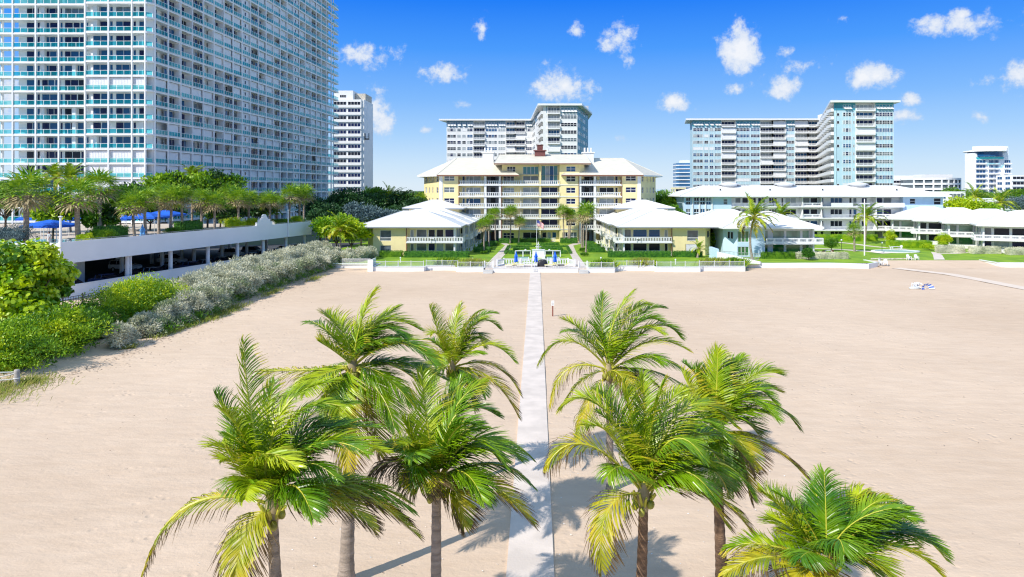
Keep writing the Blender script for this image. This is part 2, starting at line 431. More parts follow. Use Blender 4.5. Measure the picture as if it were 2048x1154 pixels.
# ---------------------------------------------------------------- camera, sun, sky
cam = bpy.data.cameras.new('camera'); co = bpy.data.objects.new('camera', cam); COL.objects.link(co); SC.camera = co
cam.sensor_width = 36; cam.lens = 36 * FP / 2048; cam.clip_end = 9000; cam.clip_start = .5
co.location = (0, 0, H); co.rotation_euler = (R(90), 0, 0)
cam.shift_x = (1024 - U0) / 2048; cam.shift_y = -(577 - V0) / 2048
SUN_EL, SX, SY = R(40), .74, .67
sl = bpy.data.lights.new('sun', 'SUN'); sl.energy = 5.0; sl.angle = R(.55); sl.color = (1, .95, .87)
so = bpy.data.objects.new('sun', sl); COL.objects.link(so)
from mathutils import Vector
so.rotation_euler = Vector((SX * cos(SUN_EL), SY * cos(SUN_EL), -sin(SUN_EL))).to_track_quat('-Z', 'Y').to_euler()
W = bpy.data.worlds.new('World'); SC.world = W; W.use_nodes = True
nt = W.node_tree; N = nt.nodes; L = nt.links; bg = N['Background']
def nd(t, **k):
    n = N.new(t)
    for a, b in k.items(): setattr(n, a, b)
    return n
def mth(op, a, b=None, c=None):
    n = nd('ShaderNodeMath', operation=op)
    for i, x in enumerate((a, b, c)):
        if x is None: continue
        if isinstance(x, (int, float)): n.inputs[i].default_value = x
        else: L.new(x, n.inputs[i])
    return n.outputs[0]
tc = nd('ShaderNodeTexCoord'); sep = nd('ShaderNodeSeparateXYZ'); L.new(tc.outputs['Generated'], sep.inputs[0])
sky = nd('ShaderNodeTexSky', sky_type='NISHITA'); sky.sun_disc = False; sky.sun_elevation = SUN_EL; sky.sun_rotation = atan2(-SX, -SY)
sky.ozone_density = 3.0; sky.dust_density = .4; sky.air_density = 1.0
skm = nd('ShaderNodeVectorMath', operation='SCALE'); L.new(sky.outputs[0], skm.inputs[0]); skm.inputs['Scale'].default_value = .11
rp = nd('ShaderNodeValToRGB'); cr = rp.color_ramp
def lin(c): return tuple(((x / 255) / 12.92 if x < 10 else ((x / 255 + .055) / 1.055) ** 2.4) for x in c)
stops = [(-.02, (222, 236, 248)), (.005, (222, 238, 251)), (.035, (204, 230, 253)), (.078, (168, 211, 255)), (.127, (128, 187, 255)), (.196, (72, 156, 255)), (.262, (24, 126, 250)), (.5, (128, 180, 235)), (1, (182, 203, 227))]
def fz(z): return (z + .05) / 1.05
cr.elements[0].position = fz(stops[0][0]); cr.elements[0].color = (*lin(stops[0][1]), 1)
cr.elements[1].position = 1; cr.elements[1].color = (*lin(stops[-1][1]), 1)
for z, c in stops[1:-1]:
    e = cr.elements.new(fz(z)); e.color = (*lin(c), 1)
L.new(mth('DIVIDE', mth('ADD', sep.outputs[2], .05), 1.05), rp.inputs['Fac'])
mxs = nd('ShaderNodeMix', data_type='RGBA'); mxs.inputs['Factor'].default_value = .04
L.new(rp.outputs['Color'], mxs.inputs['A']); L.new(skm.outputs[0], mxs.inputs['B'])
# small fair-weather clouds, each at its own bearing: (u, v, half width, half height, density)
clouds = [(742, 112, 62, 20, .8), (700, 115, 25, 20, .6), (748, 222, 34, 48, .9), (965, 55, 22, 30, .6), (893, 147, 34, 16, .7), (1232, 78, 32, 26, .9), (1130, 178, 48, 34, 1.0),
          (1176, 172, 22, 18, .9), (1480, 97, 34, 42, 1.25), (1574, 104, 15, 11, .9), (1612, 132, 42, 16, .6), (1566, 178, 34, 24, .9), (1478, 180, 25, 14, .6), (1350, 206, 30, 16, .85), (1748, 154, 46, 26, 1.2),
          (1822, 200, 24, 14, .8), (1812, 232, 34, 16, .8), (1930, 50, 75, 26, .75), (1926, 28, 24, 14, .8), (2036, 150, 30, 34, .9), (1975, 160, 22, 16, .7), (1958, 234, 20, 12, .6), (1686, 36, 18, 10, .5),
          (1262, 122, 10, 12, .5), (1237, 281, 14, 8, .4), (928, 212, 14, 8, .45), (1152, 62, 14, 10, .5), (854, 260, 9, 5, .5), (1680, 205, 22, 8, .3), (30, 190, 60, 50, .8), (20, 300, 50, 40, .6)]
nz = nd('ShaderNodeTexNoise'); nz.inputs['Scale'].default_value = 26; nz.inputs['Detail'].default_value = 7; nz.inputs['Roughness'].default_value = .68
L.new(tc.outputs['Generated'], nz.inputs['Vector'])
nz2 = nd('ShaderNodeTexNoise'); nz2.inputs['Scale'].default_value = 70; nz2.inputs['Detail'].default_value = 4; L.new(tc.outputs['Generated'], nz2.inputs['Vector'])
acc = None
for (u, v, hw, hh, den) in clouds:
    d = np.array([(u - U0) / FP, 1, (V0 - v) / FP]); k = np.linalg.norm(d); d /= k
    sb = nd('ShaderNodeVectorMath', operation='SUBTRACT'); L.new(tc.outputs['Generated'], sb.inputs[0]); sb.inputs[1].default_value = tuple(d)
    ml = nd('ShaderNodeVectorMath', operation='MULTIPLY'); L.new(sb.outputs[0], ml.inputs[0]); ml.inputs[1].default_value = (FP * k / hw * .8, FP * k / hw * .5, FP * k / hh * .8)
    ln = nd('ShaderNodeVectorMath', operation='LENGTH'); L.new(ml.outputs[0], ln.inputs[0])
    t = mth('MULTIPLY', mth('SUBTRACT', 1.25, ln.outputs['Value']), den * 1.3)
    acc = t if acc is None else mth('MAXIMUM', acc, t)
acc = mth('MAXIMUM', acc, -.6)
dn = mth('ADD', acc, mth('MULTIPLY', mth('SUBTRACT', nz.outputs['Fac'], .5), 3.9)); dn = mth('ADD', dn, mth('MULTIPLY', mth('SUBTRACT', nz2.outputs['Fac'], .5), .9))
mr = nd('ShaderNodeMapRange', interpolation_type='SMOOTHSTEP'); mr.inputs['From Min'].default_value = .3; mr.inputs['From Max'].default_value = 1.2; L.new(dn, mr.inputs['Value'])
msk = mth('MULTIPLY', mr.outputs[0], mth('GREATER_THAN', sep.outputs[1], 0))
shade = nd('ShaderNodeMix', data_type='RGBA'); shade.inputs['A'].default_value = (.62, .73, .90, 1); shade.inputs['B'].default_value = (.95, .96, .98, 1)
mr2 = nd('ShaderNodeMapRange'); mr2.inputs['From Min'].default_value = .6; mr2.inputs['From Max'].default_value = 1.7; L.new(dn, mr2.inputs['Value']); L.new(mr2.outputs[0], shade.inputs['Factor'])
mc = nd('ShaderNodeMix', data_type='RGBA'); L.new(mth('MULTIPLY', msk, .93), mc.inputs['Factor']); L.new(mxs.outputs['Result'], mc.inputs['A']); L.new(shade.outputs['Result'], mc.inputs['B'])
L.new(mc.outputs['Result'], bg.inputs['Color']); bg.inputs['Strength'].default_value = 1.0
W.cycles.sampling_method = 'MANUAL'; W.cycles.sample_map_resolution = 512
SC.view_settings.view_transform = 'Standard'; SC.view_settings.look = 'None'; SC.view_settings.exposure = 0; SC.view_settings.gamma = 1
SC.cycles.use_denoising = True; SC.cycles.denoising_prefilter = 'ACCURATE'; SC.cycles.max_bounces = 6; SC.cycles.diffuse_bounces = 3; SC.cycles.glossy_bounces = 3; SC.cycles.transmission_bounces = 3; SC.cycles.transparent_max_bounces = 8
SC.cycles.use_adaptive_sampling = True; SC.cycles.adaptive_threshold = .01; SC.cycles.sample_clamp_indirect = 6
SC.cycles.filter_width = 1.2
SC.render.use_persistent_data = False

# ---------------------------------------------------------------- ground
def grid_sheet(x0, x1, y0, y1, nx, ny, zf, m):
    xs = np.linspace(x0, x1, nx); ys = np.linspace(y0, y1, ny); X, Y = np.meshgrid(xs, ys); Z = zf(X, Y)
    V = np.stack([X, Y, Z], -1).reshape(-1, 3); i = np.arange((ny - 1) * nx).reshape(ny - 1, nx)[:, :-1].ravel()
    mb = MB(); mb.smooth = True; mb.raw(V, np.stack([i, i + 1, i + 1 + nx, i + nx], 1), m); return mb
sm = bpy.data.materials.new('sand'); sm.use_nodes = True; MATS['sand'] = sm
nt = sm.node_tree; N = nt.nodes; L = nt.links; b = N['Principled BSDF']; b.inputs['Roughness'].default_value = .95; b.inputs['Specular IOR Level'].default_value = .15
tc = nd('ShaderNodeTexCoord')
def nz_(s, d=4, r=.55, sc=None):
    n = nd('ShaderNodeTexNoise'); n.inputs['Scale'].default_value = s; n.inputs['Detail'].default_value = d; n.inputs['Roughness'].default_value = r
    src = tc.outputs['Object']
    if sc:
        mp = nd('ShaderNodeMapping'); mp.inputs['Scale'].default_value = sc; mp.inputs['Rotation'].default_value = (0, 0, R(12)); L.new(src, mp.inputs[0]); src = mp.outputs[0]
    L.new(src, n.inputs['Vector']); return n.outputs['Fac']
rp = nd('ShaderNodeValToRGB'); rp.color_ramp.elements[0].position = .35; rp.color_ramp.elements[0].color = (.60, .445, .318, 1); rp.color_ramp.elements[1].position = .68; rp.color_ramp.elements[1].color = (.735, .568, .425, 1)
L.new(mth('ADD', mth('MULTIPLY', nz_(.05, 5), .55), mth('MULTIPLY', nz_(.9, 6, .65, (.5, 1.6, 1)), .45)), rp.inputs['Fac'])
fine = nz_(14, 3, .7); spk = nd('ShaderNodeMapRange'); spk.inputs['From Min'].default_value = .66; spk.inputs['From Max'].default_value = .74; L.new(fine, spk.inputs['Value'])
mx = nd('ShaderNodeMix', data_type='RGBA'); mx.inputs['B'].default_value = (.40, .31, .26, 1); L.new(rp.outputs[0], mx.inputs['A']); L.new(mth('MULTIPLY', spk.outputs[0], .45), mx.inputs['Factor'])
L.new(mx.outputs['Result'], b.inputs['Base Color'])
vo = nd('ShaderNodeTexVoronoi'); vo.inputs['Scale'].default_value = 1.7; vo.inputs['Randomness'].default_value = 1; L.new(tc.outputs['Object'], vo.inputs['Vector'])
dim = nd('ShaderNodeMapRange', interpolation_type='SMOOTHSTEP'); dim.inputs['From Min'].default_value = .05; dim.inputs['From Max'].default_value = .32; L.new(vo.outputs['Distance'], dim.inputs['Value'])
patch = nd('ShaderNodeMapRange'); patch.inputs['From Min'].default_value = .47; patch.inputs['From Max'].default_value = .6; L.new(nz_(.12, 2), patch.inputs['Value'])
hgt = mth('ADD', mth('MULTIPLY', mth('MULTIPLY', dim.outputs[0], patch.outputs[0]), .06), mth('ADD', mth('MULTIPLY', nz_(.8, 5, .6, (1, 1.8, 1)), .12), mth('MULTIPLY', nz_(7, 4, .6), .03)))
bp = nd('ShaderNodeBump'); bp.inputs['Strength'].default_value = .55; bp.inputs['Distance'].default_value = 1.0; L.new(hgt, bp.inputs['Height']); L.new(bp.outputs[0], b.inputs['Normal'])
def zs(X, Y): return .02 * np.sin(X * .7 + Y * .23) * np.sin(Y * .41) + .012 * np.sin(X * 1.9 - Y * 1.3)
struct('sand', grid_sheet(-36, 200, -30, 119, 260, 260, zs, 'sand'))
g = MB(); g.poly([(-4000, -60, -.08), (4000, -60, -.08), (4000, 9000, -.08), (-4000, 9000, -.08)], 'far_ground') if 0 else None
mat('far_ground', (.10, .13, .07), .95, .3, .02)
g.poly([(-4000, -60, -.12), (4000, -60, -.12), (4000, 9000, -.12), (-4000, 9000, -.12)], 'far_ground'); struct('ground', g)
g = MB(); g.poly([(-50, 116, .69), (37, 116, .69), (37, 118, .69), (58, 118, .69), (58, 122.5, .69), (77.5, 122.5, .69), (77.5, 118, .69), (220, 118, .69), (220, 236, .69), (-50, 236, .69)], 'lawn_green')
for (xa, xb, y) in ((-26.3, -17.9, 112.3), (-17.9, -12.6, 113.6), (-12.6, -8.4, 111.4), (-8.4, 8.2, 123), (8.2, 12.3, 110.9), (12.3, 19, 113.2), (19, 26, 111.7), (26, 34, 112.5)):
    g.poly([(xa, y, .66), (xb, y, .66), (xb, 116.01, .69), (xa, 116.01, .69)], 'lawn_green') if y < 116 else None
struct('lawn', g)
g = MB(); g.poly([(57.6, 116.4, .0), (77.8, 116.4, .0), (77.8, 122.7, .70), (57.6, 122.7, .70)], 'sand'); struct('sand_slope', g)
# soil under the hedges between sand and garage
g = grid_sheet(-60, -33.6, -30, 128, 40, 160, lambda X, Y: np.where(X > -35, -.05 - .0 * X, 0) + .22 * np.clip((-34.2 - X) / 3, 0, 1) + .06 * np.sin(Y * .8) * np.clip((-34 - X) / 2, 0, 1), 'sand'); struct('dune_ground', g)
# walkway
g = MB(); ys = np.linspace(2, 111, 30)
for i in range(29): g.wbox(-1.02, .60, ys[i] + .012, ys[i + 1], -.06, .062 + .004 * (i % 2), 'path')
struct('walkway', g)
# a paler track of raked sand towards the right
mat('sand_track', (.74, .61, .50), .95, .04, .6)
g = MB(); path_strip(g, [G(1792, 536.5), G(1830, 541), G(1900, 549), G(1960, 560), G(2048, 577), G(2200, 606)], 2.2, .055, 'sand_track'); struct('sand_path', g)
rnd = random.Random(7)
GL = ['glass_navy', 'glass_dark', 'glass_grey', 'glass_curtain', 'glass_blue']
def pick(*w): return rnd.choices(GL, w)[0]
# ================================================================ yellow six-storey building
Z0 = .69
def main_building():
    T = Thing('apartment_building', 'wide six storey yellow apartment building with cream hipped roofs behind the courtyard lawn', 'building', (.85, 166, Z0))
    F = [3.06, 5.61, 8.2, 10.8, 13.55]; EV = 15.85; lv = [0] + F; D = -1.6
    W0 = T.mb('wall'); W0.fr(0, 0)
    K = 'yellow_wall'
    # flush wing fronts
    for s in (-1, 1):
        a, b = sorted((s * 23.4, s * 19.3)); w0, w1 = sorted((s * 22.75, s * 20.3))
        ops = [(w0, w1, z + .95, z + 2.15) for z in lv]
        wall(W0, a, b, 0, EV, ops, K)
        for z in lv: window(T, (0, 0), w0, w1, z + .95, z + 2.15, 2, 2, pick(1, 2, 3, 2, 2))
        # splayed side face
        L_ = sqrt(5.7 ** 2 + 10 ** 2)
        fr = (-29.1, 10, 5.7, -10) if s < 0 else (23.4, 0, 5.7, 10)
        W1 = T.mb('wall'); W1.fr(*fr); ww = [(.9, 2.0), (3.4, 4.0), (5.6, 6.2), (8.3, 9.6)]
        if s > 0: ww = [(L_ - y, L_ - x) for x, y in ww]
        wall(W1, .0, L_, 0, EV, [(x, y, z + .8, z + 2.15) for z in lv for x, y in ww], K)
        for z in lv:
            for x, y in ww: window(T, fr, x, y, z + .8, z + 2.15, 1 if y - x < .8 else 2, 2, pick(3, 2, 1, 1, 1), fw=.05)
        p = T.mb('pilaster'); p.fr(0, 0); p.box(*sorted((s * 23.9, s * 23.1)), -.5, .12, 0, EV, 'white_paint')
        W1.fr(0, 0); W1.q([(s * 29.1, -10, 0), (s * 29.1, -22, 0), (s * 29.1, -22, EV), (s * 29.1, -10, EV)], K)
        W1.q([(s * 19.3, 0, 0), (s * 19.3, D, 0), (s * 19.3, D, EV), (s * 19.3, 0, EV)], K)
    # recessed balcony bays
    bays = [(-19.3, -13.2), (-9.1, 0), (0, 4.6), (13.2, 19.3)]
    def bayops(s):
        return [(s * 18.6, s * 18.0, .1, 2.1), (s * 17.7, s * 14.2, .55, 2.1)]
    for s in (-1, 1):
        ops = []
        for z in lv:
            for (x, y, c, e) in bayops(s): ops.append((*sorted((x, y)), z + c, z + e))
        wall(W0, *sorted((s * 19.3, s * 13.2)), 0, EV, ops, K, d=D)
        for o in ops: window(T, (0, 0), *o, 1 if o[1] - o[0] < 1 else 2, 1, pick(1, 2, 3, 5, 3), d=D - .14)
        # stair recess, grey walls deep inside
        a, b = sorted((s * 12.8, s * 9.7))
        W0.q([(a, -4.5, 0), (b, -4.5, 0), (b, -4.5, EV), (a, -4.5, EV)], 'grey_wall')
        for x in (s * 13.2, s * 9.3): W0.q([(x, 0, 0), (x, -4.5, 0), (x, -4.5, EV), (x, 0, EV)], 'grey_wall')
        for k, z in enumerate(lv):
            dr = T.mb('door'); dr.fr(0, 0); x = s * 11.4; dr.box(x - .55, x + .55, -4.5, -4.4, z + .08, z + 2.1, 'metal_dark' if k else 'brown_pipe')
        for x in (s * 13.0, s * 9.5):
            p = T.mb('pilaster'); p.fr(0, 0); p.box(x - .28, x + .28, -.6, .06, 0, EV, 'white_paint')
        pp = T.mb('drainpipe'); pp.fr(0, 0); pp.box(s * 19.25 - .09, s * 19.25 + .09, .02, .2, 0, EV + .1, 'brown_pipe')
        pp = T.mb('drainpipe'); pp.fr(0, 0); pp.box(s * 9.2 - .07, s * 9.2 + .07, .05, .2, 0, EV + .1, 'brown_pipe')
    # left-centre (recessed) and glazed centre
    ops = []
    for k, z in enumerate(lv): ops += [(-8.8, -6.2, z + .75, z + 2.05), (-4.1, -.35, z + (.35 if k else .5), z + 2.15)]
    wall(W0, -9.1, 0, 0, EV + .2, ops, K, d=D)
    for o in ops:
        wd = o[1] - o[0]; window(T, (0, 0), *o, 3 if wd < 3 else 2, 2 if wd < 3 else 1, pick(2, 1, 3, 3, 1), d=D - .14)
    ops = []
    for k, z in enumerate(lv):
        if k == 5: ops.append((.35, 4.2, z + .1, 18.1))
        elif k == 0: ops += [(.5, 1.5, .9, 2.2), (1.8, 2.6, .1, 2.2), (2.9, 3.9, .9, 2.2)]
        else: ops.append((.35, 4.2, z + .35, z + 2.15))
    wall(W0, 0, 4.6, 0, 18.6, ops, K, d=D)
    for o in ops: window(T, (0, 0), *o, 4 if o[3] > 17 else (1 if o[1] - o[0] < 1.2 else 2), 1, (['glass_teal', 'glass_curtain', 'glass_blue', 'glass_teal'] if o[3] > 17 else pick(3, 3, 2, 1, 1)), d=D - .14)
    ops = [(6.2, 8.4, z + .8, z + 2.05) for z in lv[1:]] + [(5.3, 6.6, .1, 2.3), (7.2, 8.7, .1, 2.3)]
    wall(W0, 4.6, 9.3, 0, 18.6, ops + [(6.2, 8.4, 16.7, 17.9)], K, d=0)
    for o in ops + [(6.2, 8.4, 16.7, 17.9)]: window(T, (0, 0), *o, 2, 2, pick(3, 2, 2, 1, 1))
    W0.q([(4.6, 0, 0), (4.6, D, 0), (4.6, D, 18.6), (4.6, 0, 18.6)], K)
    # upper centre storey
    U = [(-7.9, -5.9, 16.7, 17.9), (-4.1, -.35, 16.0, 17.9)]
    wall(W0, -9.1, 0, EV + .2, 18.6, [(max(o[0], -8.9), o[1], max(o[2], EV + .25), o[3]) for o in U], K, d=D)
    window(T, (0, 0), *U[0], 3, 2, 'glass_dark', d=D - .14); window(T, (0, 0), -4.1, -.35, EV + .25, 17.9, 4, 1, 'glass_teal', d=D - .14)
    for x in (-9.1, 10.6): W0.q([(x, D, EV - 1), (x, -12, EV - 1), (x, -12, 18.6), (x, D, 18.6)], K)
    W0.q([(9.3, 0, EV - 1), (10.6, D, EV - 1), (10.6, D, 18.6), (9.3, 0, 18.6)], K)
    c = T.mb('column'); c.fr(0, 0); c.box(-.16, .16, D, .1, 0, 18.4, K)
    # back body
    W0.q([(-29.1, -22, 0), (29.1, -22, 0), (29.1, -22, EV), (-29.1, -22, EV)], K)
    # balcony slabs and railings
    for k, z in enumerate(F):
        sl = T.mb('balcony_slab'); sl.fr(0, 0); sl.box(-19.4, -9.3, -4.6, .25, z - .22, z + .05, 'white_paint'); sl.box(-9.3, 4.6, D, .25, z - .22, z + .05, 'white_paint'); sl.box(4.6, 9.3, 0, .12, z - .12, z + .05, 'white_paint'); sl.box(9.3, 19.4, -4.6, .25, z - .22, z + .05, 'white_paint')
        for (a, b) in ((-19.3, -13.3), (-12.7, -9.8), (-9.2, -4.6), (-4.5, -.2), (.2, 4.6), (9.8, 12.7), (13.3, 19.3)):
            r = T.mb('railing'); r.fr(0, 0); rail_oval(r, a, b, z + .06, .14, .92)
        # angled privacy fins between flats
        for x in (-16.9, -4.55, 13.5):
            f = T.mb('partition'); f.raw([f.P(x + e, d, zz) for e in (-.05, .05) for d, zz in ((.18, z), (.18, z + 1.0), (-1.5, z + 2.2), (-1.5, z))], [[0, 1, 2, 3], [4, 5, 6, 7], [0, 1, 5, 4], [1, 2, 6, 5]], 'white_paint')
    r = T.mb('railing'); r.fr(0, 0); rail_oval(r, -4.3, 3.6, .05, .2, .9)
    # soffit of balcony bays
    W0.fr(0, 0); W0.q([(-19.3, 0, EV), (19.3, 0, EV), (19.3, -4.6, EV), (-19.3, -4.6, EV)], 'white_paint')
    # roofs
    for s in (-1, 1):
        r = T.mb('roof'); z = EV; m = 'roof_cream'
        P_ = [(s * 5.0, -1.5, z), (s * 24.3, -1.5, z), (s * 30.6, 8.6, z), (s * 30.6, 23, z), (s * 5.0, 23, z)]; R1, R2 = (s * 21.0, 11, z + 4.45), (s * 12.6, 11, z + 4.45)
        r.poly([P_[0], P_[1], R1, R2], m); r.poly([P_[1], P_[2], R1], m); r.poly([P_[2], P_[3], R1], m); r.poly([P_[3], P_[4], R2, R1], m); r.poly([P_[4], P_[0], R2], m)
        for k in range(5):
            A, B = P_[k], P_[(k + 1) % 5]; r.poly([A, B, (B[0], B[1], z - .3), (A[0], A[1], z - .3)], 'brown_pipe' if k < 1 else 'white_paint')
        r.poly([(x, y, z - .3) for x, y, _ in P_], 'white_paint')
        for A, B in ((P_[1], R1), (P_[2], R1), (P_[0], R2), (R1, R2)): r.tube([A, B], .1, m, 4, False)
        ch = T.mb('chimney'); x = s * 12.9 if s < 0 else 12.0; ch.wbox(x - 1.35, x + 1.35, 7.6, 10.2, z + 2.2, z + 5.6, 'white_paint'); ch.wbox(x - 1.6, x + 1.6, 7.4, 10.4, z + 5.6, z + 5.9, 'white_paint')
        for k in range(3):
            ct = T.mb('pipe', under=ch); ct.tube([(x - .8 + .8 * k, 8.9, z + 5.9), (x - .8 + .8 * k, 8.9, z + 7.0)], .22, 'white_paint', 8)
    r = T.mb('roof'); hip(r, -10.9, 12.0, -1.4, 16, 18.6, 2.4, 'roof_cream', inset=.8, edge='brown_pipe')
    cu = T.mb('cupola', label='dark red cupola on the ridge'); cu.wbox(-1.3, 1.3, 5.6, 8.2, 20.6, 22.0, 'brick_red'); cu.wbox(-1.6, 1.6, 5.3, 8.5, 21.9, 22.1, 'brick_red'); cu.wbox(-.7, .7, 6.2, 7.6, 22.1, 23.3, 'brick_red'); cu.wbox(-.85, .85, 6.05, 7.75, 23.3, 23.45, 'brick_red')
    return T.flush()
main_building()

# ================================================================ stepped two-storey wings
def villa(T, F0, k, col, gl='dark', rail='oval', roofm='roof_white', w=15.4, depth=10.5, base=0, nwin=4, wide=False):
    """one stepped unit; F0=(x,y) of its courtyard-side front corner; mirrored through T.sx"""
    ox, oy = F0; fr = (ox, oy, 1, 0, base); K = col; EV = 5.2; SL = 2.57
    W_ = T.mb('wall'); W_.fr(*fr)
    P = -9.1; D = -1.4; K2 = 'white_paint' if col == 'blue_wall' else 'pale_yellow'
    g = {'dark': lambda: pick(2, 4, 5, 1, 1), 'green': lambda z=0: 'glass_pale_green' if z > 2 else 'glass_green', 'blue': lambda: pick(1, 3, 3, 3, 3)}[gl]
    ops = [(-14.1, -12.0, 2.75, 4.75), (-14.1, -12.0, .25, 1.9)]
    wall(W_, -w, P, 0, EV, ops, K)
    for i, o in enumerate(ops):
        if gl == 'blue' and i == 1:
            sh = T.mb('shutter'); sh.fr(*fr)
            for j in range(12): sh.box(o[0] - .2 + j * .21, o[0] - .03 + j * .21, -.1, .05, .05, 2.1, 'shutter')
            sh.box(o[0] - .3, o[1] + .3, -.1, .0, .0, 2.15, 'shutter')
        else: window(T, fr, *o, (3 if K == 'blue_wall' else 1), 1, g(), tr=.28 if K != 'blue_wall' else None)
    ops = []
    wins = [(-7.5, -5.55), (-5.25, -3.95), (-3.7, -2.35), (-2.1, -.35)] if nwin == 4 else [(-7.2, -5.0), (-4.7, -2.0), (-1.7, -.35)]
    for z in (0, SL + .05):
        ops.append((-8.65, -8.0, z + .1, z + 2.15)); ops += [(a, b, z + .75, z + 2.2) for a, b in wins]
    wall(W_, P, 0, 0, EV, ops, K2, d=D)
    for o in ops: window(T, fr, *o, 1, 1, (g(o[2]) if gl == 'green' else g()), d=D - .14, fw=.09)
    W_.fr(*fr); W_.q([(P, 0, 0), (P, D, 0), (P, D, EV), (P, 0, EV)], K); W_.q([(0, D, 0), (0, -depth, 0), (0, -depth, EV), (0, D, EV)], K2)
    pl = T.mb('pilaster'); pl.fr(*fr); pl.box(-.28, .02, D, .0, 0, EV, 'white_paint')
    # outer splayed side
    W_.q([(-w, 0, 0), (-w - 1.8, -3.5, 0), (-w - 1.8, -3.5, EV), (-w, 0, EV)], K); W_.q([(-w - 1.8, -3.5, 0), (-w - 1.8, -depth - 1, 0), (-w - 1.8, -depth - 1, EV), (-w - 1.8, -3.5, EV)], K)
    s_ = T.mb('window'); s_.fr(ox - w - 1.8, oy + 3.5, 1.8, -3.5, base)
    for z in (3.3,):
        for c in (1.3, 2.1): s_.box(c, c + .5, .01, .05, z, z + 1.2, 'glass_dark'); s_.box(c - .06, c, .01, .08, z, z + 1.2, 'white_gloss')
    W_.q([(-w - 1.8, -depth - 1, 0), (0, -depth - 1, 0), (0, -depth - 1, EV), (-w - 1.8, -depth - 1, EV)], K)
    if K != 'blue_wall':
        pp = T.mb('drainpipe'); pp.fr(*fr); pp.box(P - .08, P + .08, .02, .16, 0, EV, 'brown_pipe')
    # balcony: slab wraps the courtyard corner
    ex = 1.5
    sl = T.mb('balcony_slab'); sl.fr(*fr); sl.box(P, ex, D, .65, SL - .2, SL + .05, 'white_paint'); sl.box(0, ex, -4.5, D, SL - .2, SL + .05, 'white_paint')
    ra = rail_oval if rail == 'oval' else rail_block
    for z in (SL + .05, .02):
        r = T.mb('railing'); r.fr(*fr); ra(r, P + .1, ex - .05, z, .55, .9 if z > 1 else .75)
        if z > 1 or True:
            r = T.mb('railing'); r.fr(ox + ex - .06, oy - .5, 0, 1, base); ra(r, 0, 4.8, z, 0, .9 if z > 1 else .75)
    # side windows on the courtyard face
    if True:
        s2 = T.mb('window'); s2.fr(ox, oy, 0, 1, base)
        for z in (0.1, SL + .1):
            for a in (2.2, 3.9, 6.2): s2.box(a, a + 1.3, .01, .05, z + .2, z + 2.05, g()); s2.box(a - .07, a, .01, .08, z + .2, z + 2.05, 'white_gloss'); s2.box(a + 1.3, a + 1.37, .01, .08, z + .2, z + 2.05, 'white_gloss')
    rf = T.mb('roof'); rf.fr(0, 0)
    for zz in (base,): hip(rf, ox - w - 3.1, ox + 1.3, oy - 1.3, oy + depth + 2.2, EV + zz + .28, 2.7, roofm, inset=7.6, th=.26, edge='metal_grey' if K != 'blue_wall' else 'white_gloss')
    ch = T.mb('furniture'); ch.fr(*fr)
for s, nm in ((1, 'left'), (-1, 'right')):
    lab = ('two storey yellow wing with white roofs, stepping back along the garden beside the silver hedge' if s == 1 else 'two storey yellow wing with closed white ground floor shutter, next to the blue villas')
    T = Thing('villa_wing', lab, 'building', (.5, 131.5, Z0), group='yellow two storey wings flanking the courtyard'); T.sx = s
    gl = 'dark' if s == 1 else 'blue'
    villa(T, (-15.8, 0), 0, 'yellow_wall', gl, nwin=4 if s == 1 else 3)
    for k in (1, 2, 3): villa(T, (-15.3 + .15 * k, 9.6 * k), k, 'yellow_wall', gl)
    T.flush()
    # three-storey pavilion at the back of the wing
    T = Thing('pavilion', 'small three storey yellow pavilion with white pyramid roof behind the ' + ('wing by the silver hedge' if s == 1 else 'wing near the blue villas'), 'building', (.5, 160, Z0)); T.sx = s
    w = T.mb('wall'); ops = [(-22.6, -20.2, z, z + 1.4) for z in (.9, 3.5, 6.3)] + [(-28.4, -26.6, z, z + 1.4) for z in (.9, 3.5, 6.3)]
    w.fr(0, 0); wall(w, -29.6, -18.2, 0, 8.0, ops, 'yellow_wall')
    for o in ops: window(T, (0, 0), *o, 2, 1, pick(1, 3, 3, 1, 0))
    w.fr(0, 0); w.q([(-18.2, 0, 0), (-18.2, -6, 0), (-18.2, -6, 8), (-18.2, 0, 8)], 'yellow_wall'); w.q([(-29.6, 0, 0), (-29.6, -6, 0), (-29.6, -6, 8), (-29.6, 0, 8)], 'yellow_wall')
    r = T.mb('roof'); r.fr(0, 0); hip(r, -31.0, -17.0, -1.2, 7, 8.2, 1.75, 'roof_white', inset=6.0, edge='metal_grey')
    T.flush()

